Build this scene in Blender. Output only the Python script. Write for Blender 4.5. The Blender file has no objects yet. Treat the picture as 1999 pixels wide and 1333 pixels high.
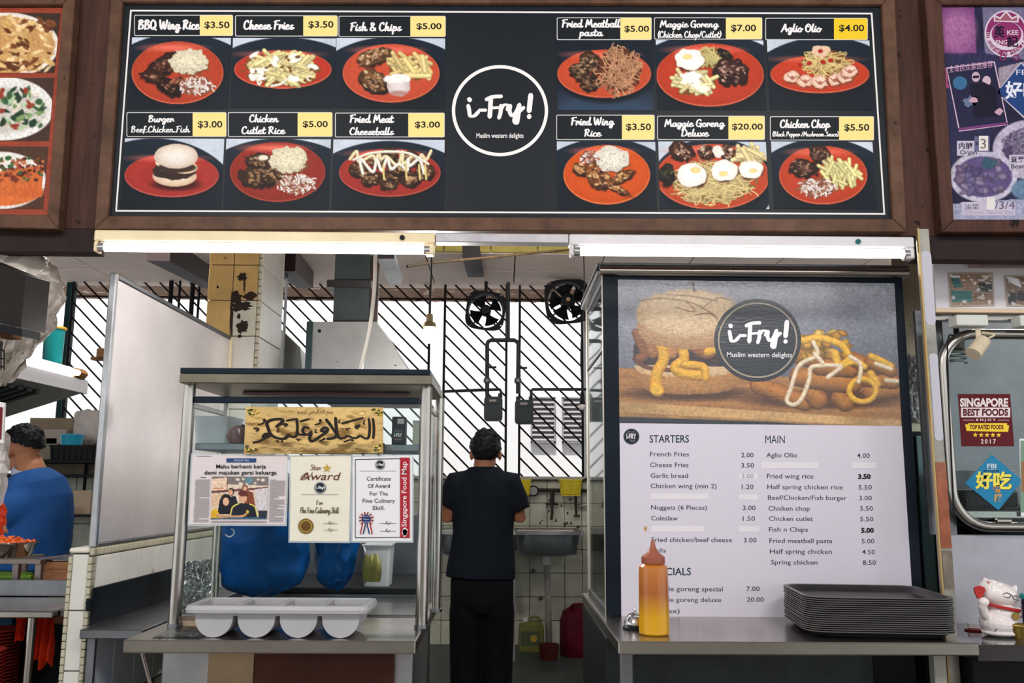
import bpy, bmesh, math, random
import numpy as np
from mathutils import Vector, Matrix, noise as mnoise

random.seed(7); rng = np.random.default_rng(7)
PI = math.pi
C = bpy.context.scene.collection

# ------------------------------------------------------------ camera
F = 1750.0                      # focal length in pixels of the 1999 px wide frame
CAMZ = 1.4
PITCH = math.radians(9.2); ROLL = 0.006; YAW = 0.010
_d = Vector((math.sin(YAW)*math.cos(PITCH), math.cos(YAW)*math.cos(PITCH), math.sin(PITCH)))
_r0 = Vector((math.cos(YAW), -math.sin(YAW), 0)); _u0 = _r0.cross(_d)
_r = _r0*math.cos(ROLL) + _u0*math.sin(ROLL); _u = _u0*math.cos(ROLL) - _r0*math.sin(ROLL)
cam_data = bpy.data.cameras.new('camera'); cam = bpy.data.objects.new('camera', cam_data); C.objects.link(cam)
cam_data.sensor_width = 36; cam_data.lens = 36*F/1999; cam_data.clip_start = 0.05
M3 = Matrix((_r, _u, -_d)).transposed()
cam.matrix_world = Matrix.Translation((0, 0, CAMZ)) @ M3.to_4x4()
bpy.context.scene.camera = cam

# ------------------------------------------------------------ world, sun, lamps, exposure
sc = bpy.context.scene
sc.view_settings.view_transform = 'Standard'; sc.view_settings.look = 'None'
sc.view_settings.gamma = 1; sc.view_settings.use_curve_mapping = False
sc.view_settings.exposure = 0.0
w = bpy.data.worlds.new('sky'); sc.world = w; w.use_nodes = True
w.node_tree.nodes['Background'].inputs[0].default_value = (0.93, 0.97, 1.0, 1)
w.node_tree.nodes['Background'].inputs[1].default_value = 1.7
def lamp(name, kind, loc, energy, col=(1, 1, 1), size=1, size_y=None, look=None):
    l = bpy.data.lights.new(name, kind); l.energy = energy; l.color = col
    if kind == 'AREA':
        l.size = size
        if size_y: l.shape = 'RECTANGLE'; l.size_y = size_y
    o = bpy.data.objects.new(name, l); C.objects.link(o); o.location = loc
    if look: o.rotation_euler = (Vector(look)-Vector(loc)).to_track_quat('-Z', 'Y').to_euler()
    return o
sun = lamp('sun', 'SUN', (0, 0, 12), 5.0, (1, 0.97, 0.92), look=(0.8, 5.2, 0)); sun.data.angle = 0.02
# added area fill behind and above the photographer, brightening the signs and counters
lamp('hall_fill', 'AREA', (-1.6, -0.4, 3.75), 66, (1, 0.97, 0.94), 1.6, 0.5, look=(-1.2, 2.6, 0.9))
lamp('hall_fill', 'AREA', (1.6, -0.4, 3.75), 66, (1, 0.97, 0.94), 1.6, 0.5, look=(1.2, 2.6, 0.9))
# unseen fill lights added inside the stalls to lift ceilings and back walls
lamp('stall_fill', 'POINT', (0.15, 5.6, 3.1), 50, (1, 0.95, 0.9)).data.shadow_soft_size = 0.08
lamp('stall_fill', 'POINT', (-2.2, 4.9, 3.0), 55, (1, 0.96, 0.92)).data.shadow_soft_size = 0.08
lamp('stall_fill', 'AREA', (3.0, 4.4, 3.2), 35, (1, 0.98, 0.94), 1.0, 0.3, look=(2.8, 4.2, 0))

# ------------------------------------------------------------ pixel <-> place (1999 x 1333 frame)
RM = np.array([list(_r), list(_u), list(_d)])
def dirs(px, py):
    px = np.asarray(px, float); py = np.asarray(py, float)
    a = (px-999.5)/F; b = -(py-666.5)/F
    return a[..., None]*RM[0] + b[..., None]*RM[1] + RM[2]
def P(px, py, Y):                       # point on the plane y = Y
    d = dirs(px, py); t = (np.asarray(Y, float)/d[..., 1])[..., None]
    r = d*t; r[..., 2] += CAMZ
    return r
def pv(px, py, Y): return Vector(P(px, py, Y).tolist())
def PX(px, py, X):
    d = dirs(px, py); t = X/d[0]; return Vector((X, d[1]*t, CAMZ+d[2]*t))
def PZ(px, py, Z):
    d = dirs(px, py); t = (Z-CAMZ)/d[2]; return Vector((d[0]*t, d[1]*t, Z))
def XR(px, Y, py=900): return float(P(px, py, Y)[0])
def ZR(py, Y, px=1000): return float(P(px, py, Y)[2])

# ------------------------------------------------------------ materials
def lin(c):
    out = []
    for v in c[:3]:
        v = v/255.0
        out.append(v/12.92 if v <= 0.04045 else ((v+0.055)/1.055)**2.4)
    return tuple(out)
_m = {}
def mat(name, col=(200, 200, 200), rough=0.5, metal=0.0, var=0.0, scale=8, bump=0.0, bscale=60, col2=None, stretch=(1, 1, 1),
        trans=0, alpha=1, emit=None, es=1, coat=0, ior=1.45, spots=None, rvar=0.0):
    if name in _m: return _m[name]
    m = bpy.data.materials.new(name); m.use_nodes = True; nt = m.node_tree; b = nt.nodes['Principled BSDF']
    c = lin(col)
    b.inputs['Base Color'].default_value = (*c, 1); b.inputs['Roughness'].default_value = rough
    b.inputs['Metallic'].default_value = metal; b.inputs['IOR'].default_value = ior
    b.inputs['Transmission Weight'].default_value = trans; b.inputs['Alpha'].default_value = alpha
    if metal < .3: b.inputs['Specular IOR Level'].default_value = .3 if sum(col[:3]) > 240 else .14
    b.inputs['Coat Weight'].default_value = coat; b.inputs['Coat Roughness'].default_value = 0.05
    if emit: b.inputs['Emission Color'].default_value = (*lin(emit), 1); b.inputs['Emission Strength'].default_value = es
    m.diffuse_color = (*c, 1)
    if var or bump or col2 or spots or rvar:
        tc = nt.nodes.new('ShaderNodeTexCoord'); mp = nt.nodes.new('ShaderNodeMapping')
        mp.inputs['Scale'].default_value = stretch
        geo = nt.nodes.new('ShaderNodeNewGeometry'); nt.links.new(geo.outputs['Position'], mp.inputs['Vector'])
    last = None
    if var or col2:
        n = nt.nodes.new('ShaderNodeTexNoise'); n.inputs['Scale'].default_value = scale; n.inputs['Detail'].default_value = 6
        n.inputs['Roughness'].default_value = 0.65
        nt.links.new(mp.outputs[0], n.inputs['Vector'])
        r = nt.nodes.new('ShaderNodeValToRGB'); r.color_ramp.elements[0].position = 0.32; r.color_ramp.elements[1].position = 0.68
        if col2: a, d = lin(col2), c
        else: a = tuple(x*(1-var) for x in c); d = tuple(min(1, x*(1+var)) for x in c)
        r.color_ramp.elements[0].color = (*a, 1); r.color_ramp.elements[1].color = (*d, 1)
        nt.links.new(n.outputs['Fac'], r.inputs['Fac']); last = r.outputs['Color']
    if spots:                            # (colour, scale, threshold): dirt spots
        n2 = nt.nodes.new('ShaderNodeTexNoise'); n2.inputs['Scale'].default_value = spots[1]; n2.inputs['Detail'].default_value = 8
        nt.links.new(geo.outputs['Position'], n2.inputs['Vector'])
        r2 = nt.nodes.new('ShaderNodeValToRGB'); r2.color_ramp.elements[0].position = spots[2]; r2.color_ramp.elements[1].position = spots[2]+0.05
        nt.links.new(n2.outputs['Fac'], r2.inputs['Fac'])
        mx = nt.nodes.new('ShaderNodeMix'); mx.data_type = 'RGBA'
        nt.links.new(r2.outputs['Color'], mx.inputs[0])
        if last: nt.links.new(last, mx.inputs[6])
        else: mx.inputs[6].default_value = (*c, 1)
        mx.inputs[7].default_value = (*lin(spots[0]), 1); last = mx.outputs[2]
    if last: nt.links.new(last, b.inputs['Base Color'])
    if rvar:
        n3 = nt.nodes.new('ShaderNodeTexNoise'); n3.inputs['Scale'].default_value = scale*0.7; n3.inputs['Detail'].default_value = 4
        nt.links.new(mp.outputs[0], n3.inputs['Vector'])
        mr = nt.nodes.new('ShaderNodeMapRange'); mr.inputs['To Min'].default_value = max(0.02, rough-rvar); mr.inputs['To Max'].default_value = rough+rvar
        nt.links.new(n3.outputs['Fac'], mr.inputs['Value']); nt.links.new(mr.outputs[0], b.inputs['Roughness'])
    if bump:
        n4 = nt.nodes.new('ShaderNodeTexNoise'); n4.inputs['Scale'].default_value = bscale; n4.inputs['Detail'].default_value = 4
        nt.links.new(mp.outputs[0], n4.inputs['Vector'])
        bp = nt.nodes.new('ShaderNodeBump'); bp.inputs['Strength'].default_value = bump; bp.inputs['Distance'].default_value = 0.01
        nt.links.new(n4.outputs['Fac'], bp.inputs['Height']); nt.links.new(bp.outputs[0], b.inputs['Normal'])
    _m[name] = m; return m
def print_mat(name, rough=0.45, bump=0, bscale=40, coat=0, spec=0.5, metal=0, stretch=(1, 1, 1)):    # flat print: colour from the mesh's colour attribute
    m = mat(name, (255, 255, 255), rough, metal, bump=bump, bscale=bscale, coat=coat, stretch=stretch)
    nt = m.node_tree
    if not any(n.type == 'VERTEX_COLOR' for n in nt.nodes):
        a = nt.nodes.new('ShaderNodeVertexColor'); a.layer_name = 'Col'
        nt.links.new(a.outputs['Color'], nt.nodes['Principled BSDF'].inputs['Base Color'])
        nt.nodes['Principled BSDF'].inputs['Specular IOR Level'].default_value = spec
    return m

# ------------------------------------------------------------ objects
def link(name, data, parent=None, loc=None):
    o = bpy.data.objects.new(name, data); C.objects.link(o)
    if loc is not None: o.location = loc
    if parent is not None:
        o.parent = parent
    return o
def tag(o, label=None, cat=None, group=None, kind=None):
    if label: o['label'] = label
    if cat: o['category'] = cat
    if group: o['group'] = group
    if kind: o['kind'] = kind
    return o
def thing(name, label, cat, loc=(0, 0, 0), rotz=0, group=None):
    o = link(name, None, None, loc); o.rotation_euler = (0, 0, rotz); o.empty_display_size = 0.1
    return tag(o, label, cat, group)
def wpos(o):                            # world position of a (possibly parented, unrotated) object
    v = Vector((0, 0, 0))
    while o is not None: v += Vector(o.location); o = o.parent
    return v
def obj(name, bm, m, parent=None, world=False, smooth=35, kind=None, label=None):
    """bm in the parent's frame, or in world coordinates when world=True"""
    me = bpy.data.meshes.new(name)
    if world and parent is not None:
        bmesh.ops.translate(bm, verts=bm.verts, vec=-wpos(parent))
    bmesh.ops.recalc_face_normals(bm, faces=bm.faces)
    bm.to_mesh(me); bm.free()
    for mm in (m if isinstance(m, (list, tuple)) else [m]): me.materials.append(mm)
    if smooth:
        me.polygons.foreach_set('use_smooth', [True]*len(me.polygons)); me.set_sharp_from_angle(angle=math.radians(smooth))
    o = link(name, me, parent)
    if kind: o['kind'] = kind
    if label: o['label'] = label
    return o
def solo(name, bm, m, label, cat, group=None, smooth=35):     # a top-level thing that is one mesh: origin at the base centre
    vs = [v.co for v in bm.verts]
    mn = Vector([min(v[i] for v in vs) for i in range(3)]); mx = Vector([max(v[i] for v in vs) for i in range(3)])
    c = Vector(((mn.x+mx.x)/2, (mn.y+mx.y)/2, mn.z))
    bmesh.ops.translate(bm, verts=bm.verts, vec=-c)
    o = obj(name, bm, m, None, smooth=smooth); o.location = c
    return tag(o, label, cat, group)
def struct(name, bm, m, parent=None, smooth=35): return obj(name, bm, m, parent, world=True, smooth=smooth, kind='structure' if parent is None else None)
def copy_tree(o, parent=None):
    c = o.copy(); C.objects.link(c); c.parent = parent
    for ch in list(o.children): copy_tree(ch, c)
    return c
def B(): return bmesh.new()
def box(bm, a, b, bev=0.0, mi=0, seg=1):
    a = Vector(a); b = Vector(b)
    lo = Vector([min(a[i], b[i]) for i in range(3)]); hi = Vector([max(a[i], b[i]) for i in range(3)])
    r = bmesh.ops.create_cube(bm, size=1.0); vs = r['verts']
    for v in vs: v.co = Vector([lo[i]+(v.co[i]+0.5)*(hi[i]-lo[i]) for i in range(3)])
    if bev > 0:
        es = list({e for v in vs for e in v.link_edges})
        bb = min(bev, min(hi[i]-lo[i] for i in range(3))*0.45)
        rr = bmesh.ops.bevel(bm, geom=es, offset=bb, segments=seg, profile=0.5, affect='EDGES')
        if mi:
            for f in rr['faces']: f.material_index = mi
            vs = [v for v in rr['verts']]
    if mi:
        for v in vs:
            if v.is_valid:
                for f in v.link_faces: f.material_index = mi
    return bm
def hexa(bm, p8, bev=0):                # eight corners: bottom four, top four, same turn
    vs = [bm.verts.new(p) for p in p8]
    for f in ((0, 1, 2, 3), (7, 6, 5, 4), (0, 4, 5, 1), (1, 5, 6, 2), (2, 6, 7, 3), (3, 7, 4, 0)): bm.faces.new([vs[i] for i in f])
    if bev: bmesh.ops.bevel(bm, geom=list({e for v in vs for e in v.link_edges}), offset=bev, segments=1, affect='EDGES', profile=.5)
    return bm
def prism(bm, pts, vec):                # planar polygon pts extruded by vec
    vec = Vector(vec); n = len(pts)
    a = [bm.verts.new(Vector(p)) for p in pts]; b = [bm.verts.new(Vector(p)+vec) for p in pts]
    bm.faces.new(a); bm.faces.new(b[::-1])
    for i in range(n): bm.faces.new((a[i], b[i], b[(i+1) % n], a[(i+1) % n]))
    return bm
def frames_along(pts):
    pts = [Vector(p) for p in pts]; out = []; prev = None
    for i, p in enumerate(pts):
        t = (pts[min(i+1, len(pts)-1)]-pts[max(i-1, 0)])
        t = t.normalized() if t.length > 1e-9 else Vector((0, 0, 1))
        if prev is None:
            up = Vector((0, 0, 1)) if abs(t.z) < 0.9 else Vector((0, 1, 0))
            x = t.cross(up).normalized()
        else:
            x = (prev - t*prev.dot(t)).normalized()
        prev = x; out.append((p, x, t.cross(x).normalized()))
    return out
def tube(bm, pts, r, n=10, cap=True, closed=False):
    """r a number or list; each item a number or (rx, ry)"""
    fr = frames_along(pts); rings = []
    for i, (p, x, y) in enumerate(fr):
        ri = r[i] if isinstance(r, (list, tuple)) else r
        rx, ry = ri if isinstance(ri, (list, tuple)) else (ri, ri)
        rings.append([bm.verts.new(p+x*rx*math.cos(2*PI*k/n)+y*ry*math.sin(2*PI*k/n)) for k in range(n)])
    for i in range(len(rings)-1):
        for k in range(n): bm.faces.new((rings[i][k], rings[i][(k+1) % n], rings[i+1][(k+1) % n], rings[i+1][k]))
    if closed:
        for k in range(n): bm.faces.new((rings[-1][k], rings[-1][(k+1) % n], rings[0][(k+1) % n], rings[0][k]))
    elif cap: bm.faces.new(rings[0][::-1]); bm.faces.new(rings[-1])
    return bm
def cyl(bm, a, b, r, r2=None, n=20): return tube(bm, [a, b], [r, r if r2 is None else r2], n)
def lathe(bm, prof, c=(0, 0, 0), n=28, close=True, axis='z'):
    """prof list of (r, z)"""
    rings = []; c = Vector(c)
    def pt(r, z, a):
        if axis == 'z': return c+Vector((r*math.cos(a), r*math.sin(a), z))
        if axis == 'y': return c+Vector((r*math.cos(a), z, r*math.sin(a)))
        return c+Vector((z, r*math.cos(a), r*math.sin(a)))
    for r, z in prof:
        rings.append([bm.verts.new(pt(r, z, 2*PI*k/n)) for k in range(n)] if r > 1e-5 else [bm.verts.new(pt(0, z, 0))])
    for a, b in zip(rings, rings[1:]):
        for k in range(n):
            k2 = (k+1) % n
            if len(a) == 1 and len(b) == 1: continue
            if len(a) == 1: bm.faces.new((a[0], b[k], b[k2]))
            elif len(b) == 1: bm.faces.new((a[k], a[k2], b[0]))
            else: bm.faces.new((a[k], a[k2], b[k2], b[k]))
    return bm
def spline(pts, n=6, closed=False):     # Catmull-Rom
    pts = [tuple(p) for p in pts]; L = len(pts); out = []
    if L < 3 and not closed: return [Vector(p) for p in pts]
    rngi = range(L if closed else L-1)
    for i in rngi:
        p = [Vector(pts[(i+k) % L] if closed else pts[min(max(i+k, 0), L-1)]) for k in (-1, 0, 1, 2)]
        for j in range(n):
            t = j/n
            out.append(0.5*((2*p[1])+(p[2]-p[0])*t+(2*p[0]-5*p[1]+4*p[2]-p[3])*t*t+(-p[0]+3*p[1]-3*p[2]+p[3])*t**3))
    if not closed: out.append(Vector(pts[-1]))
    return out
def rrect(x0, y0, x1, y1, r, n=4):      # rounded rectangle outline (2D list)
    out = []
    for cx, cy, a0 in ((x1-r, y1-r, 0), (x0+r, y1-r, PI/2), (x0+r, y0+r, PI), (x1-r, y0+r, 1.5*PI)):
        for k in range(n+1): a = a0+PI/2*k/n; out.append((cx+r*math.cos(a), cy+r*math.sin(a)))
    return out
def grid_surf(bm, fn, nu, nv):          # fn(u,v)->point, 0..1
    vs = [[bm.verts.new(fn(i/nu, j/nv)) for i in range(nu+1)] for j in range(nv+1)]
    for j in range(nv):
        for i in range(nu): bm.faces.new((vs[j][i], vs[j][i+1], vs[j+1][i+1], vs[j+1][i]))
    return bm
def remesh_obj(name, bm, m, voxel, parent=None, world=True, smooth_it=4, fn=None, label=None):
    """union of overlapping closed shapes -> one continuous surface"""
    bmesh.ops.recalc_face_normals(bm, faces=bm.faces)
    me = bpy.data.meshes.new('tmp'); bm.to_mesh(me); bm.free()
    o = bpy.data.objects.new('tmp', me); C.objects.link(o)
    r = o.modifiers.new('r', 'REMESH'); r.mode = 'VOXEL'; r.voxel_size = voxel
    s = o.modifiers.new('s', 'SMOOTH'); s.factor = 0.5; s.iterations = smooth_it
    bpy.context.view_layer.update()
    me2 = bpy.data.meshes.new_from_object(o.evaluated_get(bpy.context.evaluated_depsgraph_get()))
    bpy.data.objects.remove(o); bpy.data.meshes.remove(me)
    b2 = B(); b2.from_mesh(me2); bpy.data.meshes.remove(me2)
    if fn:
        for v in b2.verts: v.co = fn(v.co)
    return obj(name, b2, m, parent, world=world, smooth=60, label=label)

# ------------------------------------------------------------ prints (flat lettering and pictures)
_tc = {}
def glyphs(s, res=3, bold=0.0):
    k = (s, res, bold)
    if k not in _tc:
        c = bpy.data.curves.new('t', 'FONT'); c.body = s; c.resolution_u = res; c.offset = bold
        o = bpy.data.objects.new('t', c); me = bpy.data.meshes.new_from_object(o)
        v = np.empty(len(me.vertices)*3); me.vertices.foreach_get('co', v); v = v.reshape(-1, 3)[:, :2].copy()
        fs = [tuple(p.vertices) for p in me.polygons]
        bpy.data.objects.remove(o); bpy.data.curves.remove(c); bpy.data.meshes.remove(me)
        _tc[k] = (v, fs)
    return _tc[k]
class Print:
    """flat coloured shapes in photo-pixel coordinates laid on a surface; pos(px,py,lift)->points"""
    def __init__(s, pos): s.pos = pos; s.v = []; s.f = []; s.c = []; s.n = 0; s.lift = 0.0004
    def layer(s, d=0.00012): s.lift += d
    def add(s, xy, faces, col, lift=None):
        w = s.pos(np.asarray(xy)[:, 0], np.asarray(xy)[:, 1], s.lift if lift is None else lift)
        s.v.append(w); c = lin(col)
        for f in faces: s.f.append(tuple(i+s.n for i in f)); s.c.append(c)
        s.n += len(w)
    def poly(s, pts, col): s.add(pts, [tuple(range(len(pts)))], col)
    def rect(s, x0, y0, x1, y1, col, r=0):
        s.poly(rrect(x0, y0, x1, y1, r) if r else [(x0, y0), (x1, y0), (x1, y1), (x0, y1)], col)
    def line_rect(s, quad, w, col):      # outline of a quad (4 px corners)
        q = [Vector(p) for p in quad]; c = sum(q, Vector((0, 0)))/4
        inner = []
        for i in range(4):
            a = (q[i-1]-q[i]).normalized(); b = (q[(i+1) % 4]-q[i]).normalized(); inner.append(q[i]+(a+b)*w)
        s.add([tuple(p) for p in q+inner], [(i, (i+1) % 4, 4+(i+1) % 4, 4+i) for i in range(4)], col)
    def ell(s, cx, cy, rx, ry, col, n=40): s.poly([(cx+rx*math.cos(2*PI*k/n), cy+ry*math.sin(2*PI*k/n)) for k in range(n)], col)
    def ring(s, cx, cy, rx, ry, w, col, n=56):
        o = [(cx+rx*math.cos(2*PI*k/n), cy+ry*math.sin(2*PI*k/n)) for k in range(n)]
        i = [(cx+(rx-w)*math.cos(2*PI*k/n), cy+(ry-w)*math.sin(2*PI*k/n)) for k in range(n)]
        s.add(o+i, [(k, (k+1) % n, n+(k+1) % n, n+k) for k in range(n)], col)
    def text(s, t, x0, y0, x1, y1, col, bold=0.0, shear=0.0, slope=0.0, res=3, rot=None):
        """fit the string's ink into the pixel box"""
        v, fs = glyphs(t, res, bold)
        if not len(v): return
        mn = v.min(0); mx = v.max(0); u = (v-mn)/np.maximum(mx-mn, 1e-6)
        X = x0+u[:, 0]*(x1-x0)+(u[:, 1]-.5)*shear*(y1-y0); Y = y1-u[:, 1]*(y1-y0)+slope*(X-x0)
        if rot: # (cx, cy, angle)
            cx, cy, a = rot; dx, dy = X-cx, Y-cy; X = cx+dx*math.cos(a)-dy*math.sin(a); Y = cy+dx*math.sin(a)+dy*math.cos(a)
        s.add(np.stack([X, Y], 1), fs, col)
    def stroke(s, pts, w, col, n=5, brush=0.0, closed=False, taper=False):
        p = spline([(a[0], a[1], 0) for a in pts], n, closed) if len(pts) > 2 else [Vector((a[0], a[1], 0)) for a in pts]
        L = []; R = []; N = len(p)
        for i, q in enumerate(p):
            t = p[(i+1) % N if closed else min(i+1, N-1)]-p[i-1 if (i or closed) else 0]
            t = t.normalized() if t.length > 1e-9 else Vector((1, 0, 0))
            nn = Vector((-t.y, t.x, 0)); ww = w*0.5
            if brush: ww *= (1-brush)+brush*abs(t.y)
            if taper: ww *= 0.25+0.75*math.sin(PI*min(1, (i+1)/(N+1)))**0.6
            L.append(q+nn*ww); R.append(q-nn*ww)
        pts2 = [(q.x, q.y) for q in L+R]; m = N if closed else N-1
        lf = np.array([s.lift+4e-6*i for i in range(N)]*2); s.lift += 3e-5
        s.add(pts2, [(i, (i+1) % N, N+(i+1) % N, N+i) for i in range(m)], col, lf)
        if not closed and not taper:
            for q in (p[0], p[-1]):
                s.lift += 1e-5; r = w*0.5*(1-brush*0.45); s.add([(q.x+r*math.cos(2*PI*k/8), q.y+r*math.sin(2*PI*k/8)) for k in range(8)], [tuple(range(8))], col)
    def btext(s, t, x0, x1, base, cap, col, bold=0.0, res=2, slope=0.0):
        v, fs = glyphs(t, res, bold); mn = v.min(0); mx = v.max(0)
        X = x0+(v[:, 0]-mn[0])/(mx[0]-mn[0])*(x1-x0); Y = base-v[:, 1]*cap/0.70+slope*(X-x0); s.add(np.stack([X, Y], 1), fs, col)
    def build(s, name, m, parent, label=None):
        me = bpy.data.meshes.new(name); off = wpos(parent) if parent is not None else Vector((0, 0, 0))
        v = np.concatenate(s.v)-np.array(list(off)); me.from_pydata(v.tolist(), [], s.f)
        at = me.color_attributes.new('Col', 'FLOAT_COLOR', 'CORNER')
        cc = np.ones((sum(len(f) for f in s.f), 4)); k = 0
        for f, c in zip(s.f, s.c): cc[k:k+len(f), :3] = c; k += len(f)
        at.data.foreach_set('color', cc.ravel()); me.materials.append(m)
        o = link(name, me, parent)
        if label: o['label'] = label
        return o
def onplane(Y, y_sign=-1):               # prints on the front of the plane y = Y
    return lambda px, py, lift: P(px, py, Y-lift)

# brush lettering: strokes per letter in em units (x-height .5, capitals 1)
SF = {
 'a': (.5, [[(.38,.42),(.22,.5),(.06,.3),(.1,.04),(.26,.06),(.38,.42)],[(.4,.48),(.34,.14),(.42,0),(.54,.12)]]),
 'b': (.46, [[(.2,1),(.1,.5),(.08,.05),(.26,.0),(.38,.22),(.3,.42),(.14,.36)],[(.34,.4),(.5,.4)]]),
 'c': (.4, [[(.34,.42),(.2,.5),(.06,.28),(.12,.02),(.3,.02),(.44,.16)]]),
 'd': (.52, [[(.36,.42),(.2,.48),(.05,.26),(.12,.02),(.28,.08),(.38,.42)],[(.46,1),(.38,.4),(.36,.06),(.46,.0),(.56,.12)]]),
 'e': (.42, [[(.06,.22),(.24,.28),(.32,.42),(.2,.5),(.06,.3),(.1,.03),(.28,.02),(.46,.16)]]),
 'f': (.34, [[(.4,.86),(.28,1),(.18,.7),(.14,.2),(.06,-.2)],[(.02,.42),(.36,.46)]]),
 'g': (.5, [[(.38,.42),(.22,.5),(.06,.3),(.12,.06),(.3,.14),(.38,.44)],[(.4,.46),(.34,-.05),(.22,-.36),(.08,-.26),(.2,-.08),(.54,.14)]]),
 'h': (.5, [[(.2,1),(.1,.5),(.06,0)],[(.08,.26),(.24,.5),(.34,.4),(.3,.1),(.4,0),(.52,.12)]]),
 'i': (.26, [[(.12,.48),(.07,.14),(.14,0),(.28,.12)],[(.17,.66),(.18,.7)]]),
 'k': (.48, [[(.2,1),(.1,.5),(.06,0)],[(.38,.48),(.12,.24),(.26,.2),(.34,.02),(.5,.1)]]),
 'l': (.26, [[(.2,1),(.1,.5),(.08,.08),(.16,0),(.28,.12)]]),
 'm': (.74, [[(.1,.48),(.05,0)],[(.07,.24),(.22,.5),(.3,.4),(.26,.02)],[(.28,.24),(.44,.5),(.53,.38),(.5,.1),(.6,0),(.76,.12)]]),
 'n': (.52, [[(.1,.48),(.05,0)],[(.07,.24),(.24,.5),(.34,.38),(.3,.1),(.4,0),(.54,.12)]]),
 'o': (.46, [[(.24,.5),(.06,.32),(.1,.02),(.28,.02),(.38,.28),(.26,.48),(.2,.42),(.5,.36)]]),
 'p': (.48, [[(.12,.5),(.08,0),(.0,-.4)],[(.1,.26),(.26,.5),(.38,.34),(.28,.04),(.1,.06)],[(.3,.08),(.5,.14)]]),
 'r': (.4, [[(.1,.5),(.05,0)],[(.07,.26),(.2,.48),(.34,.46)],[(.34,.46),(.32,.2),(.44,.12)]]),
 's': (.38, [[(.32,.46),(.18,.44),(.14,.3),(.28,.16),(.2,0),(.04,.06)],[(.22,.02),(.42,.14)]]),
 't': (.34, [[(.2,.86),(.1,.3),(.14,0),(.36,.12)],[(.0,.52),(.34,.58)]]),
 'u': (.52, [[(.08,.48),(.05,.14),(.14,0),(.28,.12),(.38,.46)],[(.38,.46),(.34,.12),(.42,0),(.54,.12)]]),
 'x': (.46, [[(.06,.48),(.2,.3),(.3,.04),(.46,.1)],[(.4,.48),(.06,0)]]),
 'y': (.5, [[(.1,.48),(.08,.2),(.18,.06),(.32,.16),(.4,.46)],[(.4,.46),(.34,-.05),(.2,-.38),(.06,-.28),(.2,-.08),(.54,.14)]]),
 'A': (.66, [[(.02,0),(.2,.4),(.42,1),(.46,.5),(.54,.04)],[(.12,.32),(.56,.36)]]),
 'B': (.62, [[(.2,.96),(.12,.5),(.06,0)],[(.06,.84),(.3,1),(.46,.8),(.22,.54),(.46,.44),(.4,.08),(.06,.04)]]),
 'C': (.56, [[(.46,.78),(.38,1),(.14,.8),(.04,.3),(.2,0),(.4,.06),(.56,.2)]]),
 'D': (.62, [[(.2,.94),(.12,.5),(.06,.04)],[(.04,.86),(.34,.98),(.54,.6),(.42,.12),(.06,.02)]]),
 'F': (.5, [[(.22,.94),(.14,.5),(.06,0)],[(.06,.86),(.3,.96),(.56,.98)],[(.1,.5),(.42,.56)]]),
 'G': (.62, [[(.5,.8),(.38,1),(.14,.8),(.04,.3),(.2,0),(.42,.12),(.5,.44)],[(.32,.46),(.56,.46)],[(.5,.44),(.46,-.1)]]),
 'M': (.82, [[(.06,0),(.14,.5),(.24,.96)],[(.24,.96),(.36,.3)],[(.36,.3),(.62,.98)],[(.62,.98),(.64,.4),(.72,.02),(.84,.1)]]),
 'O': (.62, [[(.3,1),(.08,.7),(.08,.16),(.3,0),(.52,.3),(.5,.8),(.3,1)],[(.22,.7),(.34,.64)]]),
 'P': (.54, [[(.2,.96),(.12,.5),(.06,0)],[(.04,.84),(.3,1),(.48,.78),(.34,.48),(.12,.44)]]),
 'Q': (.64, [[(.3,1),(.08,.7),(.08,.16),(.3,0),(.52,.3),(.5,.8),(.3,1)],[(.3,.2),(.58,-.06)]]),
 'R': (.6, [[(.2,.96),(.12,.5),(.06,0)],[(.04,.84),(.3,1),(.46,.78),(.3,.52),(.14,.46)],[(.24,.48),(.4,.1),(.6,.06)]]),
 'S': (.5, [[(.44,.86),(.3,1),(.14,.8),(.34,.5),(.36,.14),(.16,0),(.02,.14)]]),
 'W': (.86, [[(.08,.98),(.12,.3),(.22,.02)],[(.22,.02),(.44,.8)],[(.44,.8),(.48,.2),(.56,.02)],[(.56,.02),(.72,.5),(.8,.98)]]),
 '&': (.64, [[(.56,.3),(.3,0),(.06,.14),(.2,.5),(.42,.8),(.26,.96),(.16,.76),(.56,.04)]]),
 '-': (.36, [[(.02,.3),(.34,.32)]]), '_': (.3, [[(.0,.03),(.28,.05)]]), '/': (.4, [[(.02,0),(.38,1)]]),
 '(': (.26, [[(.26,1.05),(.08,.5),(.16,-.06)]]), ')': (.26, [[(.1,1.05),(.22,.5),(.02,-.06)]]),
 '!': (.3, [[(.2,1),(.14,.32)],[(.08,.06),(.09,.04)]]), ' ': (.3, []),
}
def brush_text(pr, t, x0, y0, x1, y1, col, w=0.15, desc=None):
    """y0 = top of capitals, y1 = baseline in px; scaled to x0..x1"""
    adv = 0; items = []
    for ch in t:
        a, st = SF.get(ch, SF[' ']); items.append((adv, st)); adv += a
    kx = (x1-x0)/adv; ky = (y1-y0)
    for ox, st in items:
        for s_ in st:
            pr.stroke([(x0+(ox+p[0])*kx, y1-p[1]*ky) for p in s_], w*ky, col, n=4, brush=0.45)

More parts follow.
